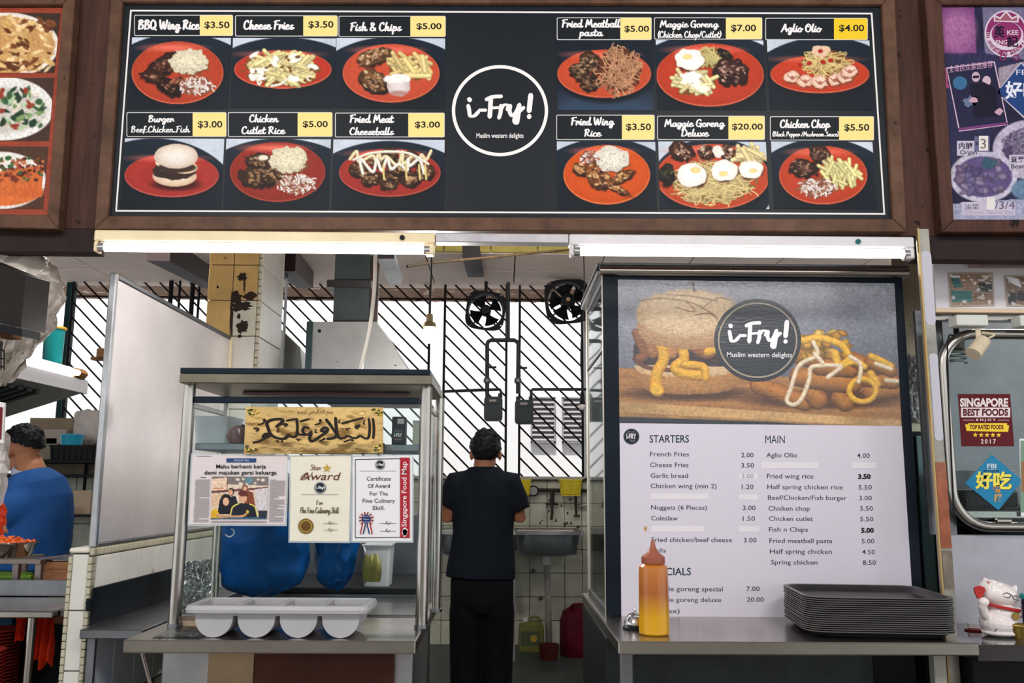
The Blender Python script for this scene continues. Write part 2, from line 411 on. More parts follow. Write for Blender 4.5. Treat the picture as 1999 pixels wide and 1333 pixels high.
# pictures printed on signs: painted numerically and stored as colours of a fine flat grid
class Pic:
    def __init__(s, quad, step=1.6):
        (ax, ay), (bx, by), (cx, cy), (dx, dy) = quad      # tl, tr, br, bl in px
        nx = max(2, int(abs(bx-ax)/step)); ny = max(2, int(abs(dy-ay)/step))
        u = np.linspace(0, 1, nx+1)[None, :]; v = np.linspace(0, 1, ny+1)[:, None]
        s.X = (ax*(1-u)+bx*u)*(1-v)+(dx*(1-u)+cx*u)*v; s.Y = (ay*(1-u)+by*u)*(1-v)+(dy*(1-u)+cy*u)*v
        s.C = np.zeros(s.X.shape+(3,)); s.nx, s.ny = nx, ny; s.k = 0
    def noise(s, scale, seed=0):            # smooth value noise in px
        r = np.random.default_rng(seed+1); g = r.random((97, 97))
        x = s.X/scale % 96; y = s.Y/scale % 96; i = x.astype(int); j = y.astype(int); a = x-i; b = y-j
        a = a*a*(3-2*a); b = b*b*(3-2*b)
        return (g[j, i]*(1-a)+g[j, i+1]*a)*(1-b)+(g[j+1, i]*(1-a)+g[j+1, i+1]*a)*b
    def put(s, mask, col):
        mask = np.clip(mask, 0, 1)[..., None]; s.C = s.C*(1-mask)+np.asarray(col, float)*mask
    def fill(s, col): s.C[:] = col
    def ell(s, cx, cy, rx, ry, col, ang=0, edge=0, soft=1.0, seed=0, shade=0, inner=None, es=7):
        c, n = math.cos(ang), math.sin(ang); dx = s.X-cx; dy = s.Y-cy
        a = (dx*c+dy*n)/rx; b = (-dx*n+dy*c)/ry; d = np.sqrt(a*a+b*b)
        if edge: d = d+(s.noise(es, seed)-.5)*edge*2
        m = np.clip((1-d)*min(rx, ry)/soft+0.5, 0, 1)
        col = np.asarray(col, float)
        if inner is not None or shade:
            t = np.clip(d, 0, 1)[..., None]
            cc = col*(1-shade*t**2) if inner is None else np.asarray(inner, float)*(1-t**2)+col*t**2
            if shade: cc = cc*(1+0.25*shade*np.clip(-b, -1, 1)[..., None])
        else: cc = col
        s.put(m, cc); return m
    def stroke(s, pts, w, col, edge=None, n=6, soft=0.8, hi=0.15, smooth=True):
        p = spline([(a[0], a[1], 0) for a in pts], n) if smooth and len(pts) > 2 else [Vector((a[0], a[1], 0)) for a in pts]
        xs = [q.x for q in p]; ys = [q.y for q in p]
        near = (s.X > min(xs)-w-2) & (s.X < max(xs)+w+2) & (s.Y > min(ys)-w-2) & (s.Y < max(ys)+w+2)
        jj, ii = np.where(near)
        if not len(jj): return
        j0, j1, i0, i1 = jj.min(), jj.max()+1, ii.min(), ii.max()+1
        X = s.X[j0:j1, i0:i1]; Y = s.Y[j0:j1, i0:i1]; D = np.full(X.shape, 1e9); S = np.zeros(X.shape)
        for a, b in zip(p, p[1:]):
            vx, vy = b.x-a.x, b.y-a.y; L = vx*vx+vy*vy+1e-9
            t = np.clip(((X-a.x)*vx+(Y-a.y)*vy)/L, 0, 1); ex = X-a.x-t*vx; ey = Y-a.y-t*vy; d = np.hypot(ex, ey)
            m = d < D; D = np.where(m, d, D); S = np.where(m, ey, S)
        h = w/2; m = np.clip((h-D)/soft+.5, 0, 1)[..., None]; tt = np.clip(D/h, 0, 1)[..., None]
        e = np.asarray(edge if edge is not None else [c*0.72 for c in col], float)
        cc = np.asarray(col, float)*(1-tt**2.5)+e*tt**2.5; cc = cc*(1-hi*np.clip(S/h, -1, 1)[..., None])
        s.C[j0:j1, i0:i1] = s.C[j0:j1, i0:i1]*(1-m)+cc*m
    def poly(s, pts, col, soft=0):
        ins = np.zeros(s.X.shape, bool); n = len(pts)
        for i in range(n):
            (x1, y1), (x2, y2) = pts[i], pts[(i+1) % n]
            if y1 == y2: continue
            c = ((y1 > s.Y) != (y2 > s.Y)) & (s.X < (x2-x1)*(s.Y-y1)/(y2-y1)+x1); ins ^= c
        s.put(ins*1.0, col)
    def grain(s, amt=8, scale=2.5, seed=5): s.C = s.C*(1+(s.noise(scale, seed)-.5)[..., None]*amt/50)
    def build(s, name, m, parent, pos, lift=0.001, label=None):
        W = pos(s.X.ravel(), s.Y.ravel(), lift); off = np.array(list(wpos(parent)))
        me = bpy.data.meshes.new(name); nx, ny = s.nx+1, s.ny+1
        i = np.arange(nx*ny).reshape(ny, nx)
        q = np.stack([i[:-1, :-1], i[1:, :-1], i[1:, 1:], i[:-1, 1:]], -1).reshape(-1, 4)
        me.vertices.add(nx*ny); me.vertices.foreach_set('co', (W-off).ravel())
        me.loops.add(q.size); me.loops.foreach_set('vertex_index', q.ravel()); me.polygons.add(len(q))
        me.polygons.foreach_set('loop_start', np.arange(0, q.size, 4)); me.update(calc_edges=True)
        c = np.clip(s.C.reshape(-1, 3)/255.0, 0, 1); c = np.where(c <= .04045, c/12.92, ((c+.055)/1.055)**2.4)
        at = me.color_attributes.new('Col', 'FLOAT_COLOR', 'POINT'); at.data.foreach_set('color', np.concatenate([c, np.ones((len(c), 1))], 1).ravel())
        me.materials.append(m); me.validate(); o = link(name, me, parent)
        if label: o['label'] = label
        return o
# ============================================================ materials
STEEL = mat('steel', (168, 163, 156), 0.24, 1.0, var=0.12, scale=3, rvar=0.1, bump=0.02, bscale=25)
STEEL2 = mat('steel_worn', (176, 176, 178), 0.34, 1.0, var=0.2, scale=5, rvar=0.14, bump=0.04, bscale=30)
STEELD = mat('steel_dark', (120, 122, 126), 0.38, 1.0, var=0.3, scale=4, rvar=0.12)
CHROME = mat('chrome', (215, 215, 218), 0.12, 1.0)
ORDS = ['topmost', 'second from the top', 'third from the top', 'fourth from the top', 'fifth from the top', 'sixth from the top', 'seventh from the top', 'eighth from the top', 'ninth from the top', 'tenth from the top', 'eleventh from the top', 'twelfth from the top', 'thirteenth from the top', 'fourteenth from the top', 'fifteenth from the top', 'sixteenth from the top', 'lowest']
BLACK = mat('black_paint', (24, 25, 29), 0.45, 0, var=0.2)
IRON = mat('iron_black', (26, 24, 26), 0.55, 0)
WHITEP = mat('white_paint', (226, 224, 222), 0.55, 0, var=0.05)
CREAM = mat('cream_enamel', (224, 206, 168), 0.4, 0, var=0.08)
WOOD = mat('brown_wood', (74, 49, 41), 0.5, 0, var=0.35, scale=5, stretch=(6, 1, .6), spots=((28, 20, 18), 22, 0.66), bump=0.1, bscale=30)
WOODL = mat('brown_frame', (92, 66, 52), 0.45, 0, var=0.32, scale=6, stretch=(2, 1, 2), spots=((40, 28, 24), 30, 0.68))
DARKB = mat('dark_beam', (44, 33, 32), 0.6, 0, var=0.2)
TILEW = mat('white_tile', (205, 203, 196), 0.22, 0, var=0.07, scale=3)
TILEG = mat('grimy_tile', (190, 188, 172), 0.3, 0, var=0.22, scale=5, spots=((84, 76, 60), 6, 0.68))
TILEY = mat('yellowed_tile', (194, 160, 104), 0.3, 0, var=0.2, scale=4, spots=((62, 38, 22), 9, 0.66))
TILEC = mat('ceiling_tile_olive', (176, 160, 84), 0.5, 0, var=0.1)
EDGE = mat('edge_tile', (176, 170, 148), 0.3, 0, var=0.12, scale=12)
GROUT = mat('grout', (92, 88, 80), 0.9, 0, var=0.2)
CEILP = mat('ceiling_panel', (238, 218, 206), 0.7, 0, var=0.08, scale=2)
CONC = mat('dark_concrete', (58, 66, 64), 0.35, 0, var=0.3, scale=4)
GLASS = mat('glass', (236, 246, 246), 0.03, 0, trans=1.0, ior=1.2)
PAPER = mat('paper_white', (226, 224, 228), 0.6)
PRT = print_mat('print_satin', 0.45, spec=.15); PRTM = print_mat('print_matte', 0.7, spec=0.3)
PRTG = print_mat('print_gloss_crinkled', 0.27, bump=0.10, bscale=60, stretch=(.6, 1, 2), spec=0.9)

# ============================================================ the setting
def slab(name, a, b, m, parent=None, bev=0): bm = B(); box(bm, a, b, bev); return struct(name, bm, m, parent)
slab('floor', (-7, -7, -0.1), (7, 3.35, 0), mat('hall_floor', (150, 144, 136), 0.4, var=0.1, scale=2))
slab('floor', (-7, 3.35, -0.1), (7, 8.4, 0), CONC)
slab('ceiling', (-7, -7, 4.0), (7, 3.3, 4.1), mat('hall_ceiling', (205, 203, 200), 0.8))
cl = slab('ceiling', (-7, 3.3, 3.6), (7, 8.9, 3.75), mat('slab_soffit', (150, 140, 130), 0.8))
ZC = 3.3
bm = B(); box(bm, (-7, 7.2, ZC+0.04), (7, 8.42, 3.6)); drop = struct('ceiling', bm, GROUT)
x = -4.4
k = 0
while x < 4.2:                             # ceiling boards over the back of the stalls
    for y0, y1 in ((7.2, 7.8), (7.81, 8.4)):
        bm = B(); box(bm, (x, y0, ZC), (x+0.74, y1, ZC+0.04), 0.006); obj('panel', bm, CEILP, drop, world=True)
    x += 0.75
x = -3.2
while x < 3.2:                             # olive tiles on the front of the lowered ceiling
    bm = B(); box(bm, (x, 7.17, ZC+0.005), (x+0.38, 7.2, 3.6), 0.006); obj('tile', bm, TILEC, drop, world=True); x += 0.387
ZS = ZR(936, 8.4)
wb = slab('wall_back', (-7, 8.43, 0), (7, 8.62, ZS), GROUT)
slab('wall_back', (-7, 8.43, ZC+0.02), (7, 8.62, 3.6), CEILP)
bm = B(); box(bm, (-7, 8.36, ZS), (7, 8.64, ZS+0.03), 0.006); struct('trim_1', bm, mat('sill', (170, 166, 160), 0.5), None)
tm = None
for j in range(7):
    for i in range(-8, 9):
        if tm is None:
            bm = B(); box(bm, (0, 0, 0), (0.156, 0.02, 0.205), 0.004); t0 = obj('tile', bm, TILEG, wb); tm = t0; o = t0
        else: o = tm.copy(); C.objects.link(o); o.parent = wb
        o.location = (0.10+i*0.16, 8.412, ZS-0.21-j*0.21)
for i in range(10):
    for j in range(5):
        o = tm.copy(); C.objects.link(o); o.parent = wb; o.location = (-4.4+i*0.16, 8.412, ZS-0.21-j*0.21)
slab('wall_left', (-7.1, 3.3, 0), (-7, 9, 4.1), WHITEP); slab('wall_right', (7, 3.3, 0), (7.1, 9, 4.1), WHITEP)
slab('wall_front', (-7, -7.1, 0), (7, -7, 1.5), mat('far_stalls', (120, 108, 100), 0.7, var=0.4, scale=1.5))
# white posts between the window bays
for n_, (a, b) in enumerate(((1140, 1165), (118, 128))):
    slab('trim_%d' % (n_+2), (XR(a, 8.45, 700), 8.45, ZS), (XR(b, 8.45, 700), 8.56, ZC+0.03), WHITEP if a > 200 else mat('teal_post', (30, 60, 62), 0.5))

# tiled pillar
X0, X1 = XR(404, 4.8, 600), XR(507, 4.8, 600)
pil = slab('wall_pillar', (X0+.012, 4.81, 0), (X1-.012, 5.3, 3.6), GROUT)
zr = [ZR(y, 4.8, 450) for y in (517, 586, 660)]; hh = zr[0]-zr[1]
xm = XR(452, 4.8, 600)
for j in range(-9, 6):
    z0 = zr[1]+hh*j
    if z0 < 0: continue
    for i, (a, b) in enumerate(((X0, xm-.002), (xm+.002, X1-.018))):
        bm = B(); box(bm, (a, 4.797, z0+.002), (b, 4.81, z0+hh-.002), 0.003)
        obj('tile', bm, TILEY if j >= 0 or (i == 0 and j > -2) else TILEG if j > -2 else TILEW, pil, world=True)
    for i in range(2):
        bm = B(); box(bm, (X1-.012, 4.83+.235*i, z0+.002), (X1, 4.83+.235*i+.231, z0+hh-.002), 0.003)
        obj('tile', bm, TILEW, pil, world=True)
    for q in range(5):
        bm = B(); box(bm, (X1-.016, 4.795, z0+hh*q/5+.002), (X1+.002, 4.826, z0+hh*(q+1)/5-.002), 0.004); obj('edge_tile', bm, EDGE, pil, world=True)
# soot stains on the pillar: black grease, built as thin dried patches
def blot(pr, cx, cy, rx, ry, col, seed=0, n=22, jag=.35):
    r = random.Random(seed); pr.poly([(cx+rx*(1+r.uniform(-jag, jag))*math.cos(2*PI*k/n), cy+ry*(1+r.uniform(-jag, jag))*math.sin(2*PI*k/n)) for k in range(n)], col)
pr = Print(onplane(4.796))
for a in ((473, 540, 9, 9, 1), (470, 598, 20, 9, 2), (462, 582, 10, 12, 3), (474, 638, 11, 12, 4), (466, 618, 3, 5, 5), (488, 578, 12, 8, 6), (468, 656, 4, 4, 7), (477, 558, 2, 12, 8), (452, 620, 3, 40, 9), (425, 560, 2, 3, 10)):
    blot(pr, *a[:4], (44, 30, 24), a[4]); pr.layer()
tag(pr.build('grease_stain', PRTM, pil), kind='stuff')

# low tiled partition wall between our stall and the left one
XA, XB = XR(131, 3.3, 1150), XR(176, 3.3, 1150); ZT = ZR(1070, 3.3, 150)
lw = slab('wall_partition', (XA+.008, 3.312, 0), (XB-.008, 4.79, ZT-.012), GROUT)
zz = [ZT-.02, ZR(1192, 3.3, 150), ZR(1310, 3.3, 150), ZR(1310, 3.3, 150)-.26, .3, 0.02]
for a, b in zip(zz, zz[1:]):
    bm = B(); box(bm, (XA+.012, 3.297, b+.002), (XB-.014, 3.312, a-.002), 0.003); obj('tile', bm, TILEW, lw, world=True)
z = ZT-.03
while z > 0.03:
    for xa in (XA-.002, XB-.013):
        bm = B(); box(bm, (xa, 3.294, z-.024), (xa+.014, 3.325, z), 0.0018); obj('edge_tile', bm, EDGE, lw, world=True)
    z -= .0265
y = 3.335
while y < 4.78:                            # the long face towards our counter, and the capping
    y1 = min(y+.20, 4.785)
    bm = B(); box(bm, (XB-.008, y, 0.6), (XB+.004, y1-.003, ZT-.03), 0.003); obj('tile', bm, TILEW, lw, world=True)
    y = y1
y = 3.296
while y < 4.78:
    bm = B(); box(bm, (XB-.012, y, ZT-.026), (XB+.006, y+.027, ZT+.001), 0.005); obj('edge_tile', bm, EDGE, lw, world=True); y += .03
bm = B(); box(bm, (XA-.002, 3.294, ZT-.016), (XB-.012, 4.79, ZT+.001), 0.005); obj('cap_tile', bm, mat('cap_tile', (222, 216, 204), .3, var=.05), lw, world=True)

# brown fascia that carries the signs
FY = 3.12
fa = slab('trim_6', (-3.2, FY, ZR(455, FY)), (3.2, FY+.05, 4.0), WOOD, bev=0.004)
slab('trim_7', (-3.2, FY-.01, ZR(500, FY)), (XR(190, FY, 480), FY+.06, ZR(455, FY)-.002), DARKB)
slab('trim_8', (XR(1783, FY, 480), FY-.01, ZR(500, FY)), (3.2, FY+.06, ZR(455, FY)-.002), DARKB)
for a, b in ((133, 152), (1792, 1812)):     # dark grooves between the signs
    pass

# outside: the white building across the alley
bd = thing('building', 'bright white rendered building across the alley with grey louvred windows', 'building', (0, 12.0, 0))
def bbox(name, a, b, m, parent, bev=0, label=None): bm = B(); box(bm, a, b, bev); return obj(name, bm, m, parent, world=True, label=label)
OUTW = mat('outside_render', (238, 238, 240), 0.8, var=0.02)
bbox('wall', (-8, 12.0, 0), (8, 12.3, 6), OUTW, bd)
for a, b in ((1036, 1084), (1097, 1147)):
    xa, xb = XR(a, 11.98, 820), XR(b, 11.98, 820); zb, zt = ZR(864, 11.98), ZR(775, 11.98)
    fr = B()
    for p, q in (((xa, zb), (xb, zb+.02)), ((xa, zt-.02), (xb, zt)), ((xa, zb), (xa+.02, zt)), ((xb-.02, zb), (xb, zt))): box(fr, (p[0], 11.93, p[1]), (q[0], 12.0, q[1]))
    fo = obj('window_frame', fr, mat('louvre_grey', (150, 146, 150), .6), bd, world=True)
    n = 9
    for i in range(n):
        z = zb+.03+(zt-zb-.05)*i/n
        bm = B(); prism(bm, [(xa+.02, 11.93, z), (xa+.02, 11.945, z-.008), (xa+.02, 11.99, z+.055), (xa+.02, 11.975, z+.063)], (xb-xa-.04, 0, 0))
        obj('louvre_slat', bm, mat('louvre_grey', (150, 146, 150), .6), fo, world=True)
slab('ground_alley', (-8, 8.62, -0.1), (8, 12.0, 0), mat('alley', (150, 150, 148), .8))
# corrugated awning over the alley
aw = thing('corrugated_awning', 'pinkish corrugated roof edge hanging over the alley above the white building', 'awning', (0, 10.4, ZR(588, 10.4)))
AWM = mat('awning_pink', (196, 168, 158), .6, var=.15); AWD = mat('awning_under', (128, 92, 66), .7, var=.3, spots=((200, 180, 160), 8, .6))
bm = B(); zt = ZR(566, 10.4); zb = ZR(588, 10.4)
nseg = 300
vs = []
for i in range(nseg+1):
    xx = -7+14*i/nseg; dy = .03*math.sin(i*PI/2.5)
    a = bm.verts.new((xx, 10.4+dy, zb+.02*math.sin(i*PI/2.5+1))); b = bm.verts.new((xx, 10.45+dy, zt)); vs.append((a, b))
for (a, b), (c, d) in zip(vs, vs[1:]): bm.faces.new((a, c, d, b))
bmesh.ops.solidify(bm, geom=bm.faces[:], thickness=0.004)
obj('corrugated_sheet', bm, AWM, aw, world=True)
bbox('underside_board', (-7, 9.3, ZR(545, 9.3)), (7, 10.5, ZR(545, 9.3)+.05), AWD, aw)
bm = B(); cyl(bm, (-7, 10.33, ZR(583, 10.33)), (7, 10.33, ZR(583, 10.33)), .025, n=10); obj('gutter_pipe', bm, IRON, aw, world=True)
for i in range(26):
    xx = -3.6+i*.29; bm = B(); zz_ = ZR(583, 10.33)
    tube(bm, spline([(xx, 10.36, zz_+.09), (xx-.05, 10.33, zz_+.05), (xx-.05, 10.30, zz_-.01), (xx, 10.29, zz_-.04), (xx+.05, 10.30, zz_)], 3), .007, 6)
    obj('hook', bm, IRON, aw, world=True)

# window grilles: diagonal bars in black frames
def grille(n, xa, xb, yt, yb, label, sp=29.4, rail=None):
    Y = 8.38; ax, bx = XR(xa, Y, 750), XR(xb, Y, 750); z0, z1 = ZR(yb, Y), ZR(yt, Y)
    g = thing('window_grille', label, 'grille', ((ax+bx)/2, Y, z0), 0, 'black diagonal-bar grilles in the back windows')
    fr = B(); r = .011
    for p, q in (((ax, z0), (bx, z0)), ((ax, z1), (bx, z1)), ((ax, z0), (ax, z1)), ((bx, z0), (bx, z1))): box(fr, (p[0]-r, Y-r, p[1]-r), (q[0]+r, Y+r, q[1]+r))
    obj('frame', fr, IRON, g, world=True)
    s = sp/F*Y*1.02; h = z1-z0; wd = bx-ax; c = z0+s*.4
    while c < z1+wd:                    # line z = c - (x-ax)
        p0 = (ax, c) if c <= z1 else (ax+(c-z1), z1); p1 = (ax+(c-z0), z0) if c-wd < z0 else (bx, c-wd)
        if p1[0] > p0[0]+.02:
            bm = B(); tube(bm, [(p0[0], Y, p0[1]), (p1[0], Y, p1[1])], .0085, 4); obj('bar', bm, IRON, g, world=True)
        c += s
    if rail:
        bm = B(); box(bm, (ax, Y-.012, ZR(rail, Y)-.012), (bx, Y+.012, ZR(rail, Y)+.012)); obj('rail', bm, IRON, g, world=True)
    return g
grille(1, 128, 404, 547, 935, 'black diagonal-bar window grille at the far left, partly behind the steel partition')
grille(2, 536, 836, 547, 935, 'wide black diagonal-bar window grille behind the exhaust hood')
grille(3, 866, 988, 547, 935, 'black diagonal-bar window grille directly behind the standing person, under the left fan')
grille(4, 1014, 1137, 547, 935, 'black diagonal-bar window grille right of the gas pipes, before the louvred windows')
# ============================================================ the main sign
SY = 3.085
NAVY = (22, 29, 36)
sg = thing('menu_signboard', 'long dark menu board with dish photos and a white ringed logo in a brown frame', 'sign', (0, SY, ZR(430, SY)))
def quad_box(name, q, Y, depth, m, parent, label=None):     # quad of px corners (tl,tr,br,bl) on plane Y, thickness behind it
    pts = [pv(p[0], p[1], Y) for p in q]; bm = B(); prism(bm, pts, (0, depth, 0)); return obj(name, bm, m, parent, world=True, label=label)
BOARDM = mat('sign_navy', (19, 25, 32), 0.4, var=0.08, scale=2); BOARDM.node_tree.nodes['Principled BSDF'].inputs['Specular IOR Level'].default_value = .2
quad_box('board', [(243, 9), (1718, 14), (1739, 430), (215, 424)], SY, .02, BOARDM, sg)
# mitred brown frame
def frame_sides(inner, outer, Y, proud, m, parent, name='frame_side'):
    for i in range(4):
        a, b = inner[i], inner[(i+1) % 4]; c, d = outer[(i+1) % 4], outer[i]
        pf = [pv(*p, Y) for p in (a, b, c, d)]; bm = B()
        prism(bm, [q-Vector((0, proud, 0)) for q in pf], (0, proud+.03, 0))
        bmesh.ops.bevel(bm, geom=bm.edges[:], offset=.003, segments=1, affect='EDGES', profile=.5)
        obj(name, bm, m, parent, world=True)
frame_sides([(243, 9), (1718, 14), (1739, 430), (215, 424)], [(222, -18), (1742, -14), (1766, 455), (188, 450)], SY, .018, WOODL, sg)
def lay(Y): return onplane(Y)
pr = Print(lay(SY)); pr.line_rect([(254, 19), (1703, 25), (1728, 419), (225, 413)], 3.2, (232, 228, 228)); pr.build('border_line', PRT, sg)
pr = Print(lay(SY)); WH = (236, 232, 232)
pr.ring(976, 216, 94, 89, 6.5, WH)
lg = pr.build('logo_ring', PRT, sg)
def logo_words(pr, cx, cy, k, col=WH, tagline=True, tk=None):
    # "i-Fry!" in a heavy brush hand; k = 1 at the big logo's size
    def S(pts, w, br=.35): pr.stroke([(cx+x*k, cy+y*k) for x, y in pts], w*k, col, n=6, brush=br)
    S([(-62, -8), (-60, 2), (-58, 12), (-50, 12), (-42, 4)], 8); S([(-60, -20), (-59, -19)], 9, 0)
    S([(-40, 1), (-28, 1)], 6, 0)
    S([(-18, -22), (-19, 0), (-20, 14)], 9); S([(-26, -20), (-14, -25), (2, -26)], 8, .1); S([(-20, -3), (-4, -4)], 6, .1)
    S([(2, -8), (1, 6), (-2, 16)], 8); S([(2, 0), (8, -9), (16, -8), (14, 0)], 7); 
    S([(20, -8), (19, 4), (24, 12), (32, 4), (38, -10)], 8); S([(38, -10), (36, 10), (33, 26), (28, 22), (32, 10), (46, -4)], 8)
    S([(60, -28), (58, -8), (57, 2)], 10, .1); S([(57, 13), (57, 14)], 9, 0)
    if tagline: pr.text('Muslim western delights', cx-46*k, cy+46*k, cx+46*k, cy+58*k, col, bold=.012)
pr = Print(lay(SY)); logo_words(pr, 976, 214, 1.0); pr.build('logo_lettering', PRT, sg)

YEL = (244, 218, 138)
def dark_bg(pc, big=None, corner=(196, 204, 218)):
    pc.fill((18, 27, 38))
    if big:
        pc.fill(corner); cx, cy, rx, ry = big
        pc.ell(cx, cy, rx, ry, (22, 34, 48), soft=1.5, inner=(16, 23, 32))
    pc.C = pc.C*(1+0.10*(pc.noise(40, 3)-.5)[..., None])
def plate(pc, x0, y0, x1, y1, col=(190, 66, 38), rim=(216, 100, 72)):
    cx, cy, rx, ry = (x0+x1)/2, (y0+y1)/2, (x1-x0)/2, (y1-y0)/2
    pc.ell(cx+2, cy+6, rx+3, ry+4, (14, 20, 28), soft=8)
    pc.ell(cx, cy, rx, ry, rim); pc.ell(cx, cy-1, rx-1.6, ry-1.6, col, shade=.1)
    pc.ell(cx, cy-ry*.02, rx*.72, ry*.70, [c*.93 for c in col], soft=3)
    pc.ell(cx-rx*.1, cy-ry*.8, rx*.5, ry*.1, (232, 110, 92), soft=10)
def rice(pc, cx, cy, rx, ry, seed=1, base=(240, 228, 196)):
    pc.ell(cx+2, cy+3, rx, ry, (120, 70, 40), edge=.15, soft=3, seed=seed)
    pc.ell(cx, cy, rx, ry, [c*.86 for c in base], edge=.16, seed=seed, inner=base)
    r = random.Random(seed)
    for i in range(int(rx*ry*.22)):
        a = r.uniform(0, 2*PI); q = math.sqrt(r.random())*.98; x, y = cx+rx*q*math.cos(a), cy+ry*q*math.sin(a); t = r.uniform(0, PI)
        b = r.uniform(.84, 1.07)*(1-.12*max(0, (y-cy)/ry)); pc.stroke([(x, y), (x+2.6*math.cos(t), y+2.6*math.sin(t))], 1.5, [min(255, c*b) for c in base])
def slaw(pc, cx, cy, rx, ry, seed=2, n=None):
    r = random.Random(seed); pc.ell(cx, cy+2, rx, ry, (128, 78, 60), edge=.25, soft=2, seed=seed)
    for i in range(n or int(rx*ry*.16)):
        a = r.uniform(0, 2*PI); q = math.sqrt(r.random()); x, y = cx+rx*q*math.cos(a), cy+ry*q*math.sin(a); t = r.uniform(0, PI); l = r.uniform(3, 8)
        c = r.choice([(238, 226, 220), (228, 206, 196), (246, 238, 234), (214, 182, 168), (180, 110, 84)])
        pc.stroke([(x, y), (x+l*math.cos(t)/2, y+l*math.sin(t)/2+r.uniform(-1, 1)), (x+l*math.cos(t), y+l*math.sin(t))], 3.0, c)
def meat(pc, cx, cy, rx, ry, ang=0, base=(66, 34, 26), seed=3, hi=(176, 120, 92), n=None):
    pc.ell(cx+2, cy+4, rx, ry, (36, 18, 16), ang, edge=.2, soft=4, seed=seed)
    pc.ell(cx, cy, rx, ry, base, ang, edge=.2, seed=seed, shade=.5, es=9); r = random.Random(seed)
    for i in range(n or int(rx*ry*.06)+5):
        a = r.uniform(0, 2*PI); q = r.random()*.85; u, v = rx*q*math.cos(a), ry*q*math.sin(a)
        x = cx+u*math.cos(ang)-v*math.sin(ang); y = cy+u*math.sin(ang)+v*math.cos(ang); k = r.random()
        c = [base[j]*(1-k)+hi[j]*k for j in range(3)] if r.random() < .62 else [b*.5 for b in base]
        pc.ell(x, y, r.uniform(1.5, 5), r.uniform(1, 3), c, ang+r.uniform(-.6, .6), soft=1.6, edge=.3, seed=i)
def fry(pc, x, y, l, t, c=(240, 214, 132), w=5): pc.stroke([(x-l/2*math.cos(t), y-l/2*math.sin(t)), (x+l/2*math.cos(t), y+l/2*math.sin(t))], w, c, edge=[q*.68 for q in c])
def fries(pc, cx, cy, rx, ry, n, seed=4, l=22, w=5, ang=None, c=(240, 216, 136)):
    r = random.Random(seed); pc.ell(cx, cy+3, rx*.95, ry*.95, (120, 74, 36), edge=.2, soft=3)
    for i in range(n):
        a = r.uniform(0, 2*PI); q = math.sqrt(r.random())*.85; b = r.uniform(.85, 1.05)
        fry(pc, cx+rx*q*math.cos(a), cy+ry*q*math.sin(a), l*r.uniform(.7, 1.2), (ang if ang is not None else 0)+r.uniform(-.9, .9), [min(255, v*b) for v in c], w)
def noodles(pc, cx, cy, rx, ry, n, c=(222, 200, 136), seed=5, w=2.2, curl=.5, under=(112, 82, 46)):
    r = random.Random(seed); pc.ell(cx, cy, rx*.97, ry*.97, under, edge=.18, soft=2, seed=seed)
    for i in range(n):
        a = r.uniform(0, 2*PI); q = math.sqrt(r.random())*.8; x, y = cx+rx*q*math.cos(a), cy+ry*q*math.sin(a); h = r.uniform(0, 2*PI); pts = [(x, y)]
        for k in range(5):
            h += r.uniform(-1.1, 1.1)*curl*2; x += math.cos(h)*rx*.16; y += math.sin(h)*ry*.16
            if ((x-cx)/rx)**2+((y-cy)/ry)**2 > 1.05: h += PI*.6
            pts.append((x, y))
        b = r.uniform(.8, 1.1); pc.stroke(pts, w, [min(255, v*b) for v in c], n=3)
def egg(pc, cx, cy, rx, ry, yx=0, yy=0, seed=6, ys=.3):
    pc.ell(cx+1, cy+3, rx, ry, (90, 50, 30), edge=.1, soft=4, seed=seed); pc.ell(cx, cy, rx, ry, (236, 230, 220), edge=.1, seed=seed, inner=(250, 248, 246), es=12)
    pc.ell(cx+yx, cy+yy, rx*ys, ry*ys*.8, (238, 184, 96), soft=4, inner=(252, 222, 150))
def drizzle(pc, pts, w=4.5, c=(240, 232, 214)): pc.stroke(pts, w, c, edge=[v*.74 for v in c], n=8)
def zig(x0, x1, y0, y1, n, seed=0):
    r = random.Random(seed); return [(x0+(x1-x0)*i/n+r.uniform(-9, 9), (y0+(y1-y0)*(r.uniform(-.1, .4) if i % 2 else r.uniform(.5, 1.15)))) for i in range(n+1)]
def photo_cell(q, paint, name='dish_photo'):
    (x0, y0, x1, y1) = q; sl = .004; sk = -.075+(x0-240)*.0001     # the board's verticals lean with the perspective
    quad = [(x0-sk*0, y0), (x1, y0+sl*(x1-x0)), (x1, y1), (x0, y1)]
    quad = [(x0+.0, y0), (x1, y0+1), (x1+(x1-976)*.013, y1+1), (x0+(x0-976)*.013, y1)]
    pc = Pic(quad, 1.35); paint(pc); pc.grain(4, 3); return pc.build(name, PRT, sg, lay(SY), .0016)

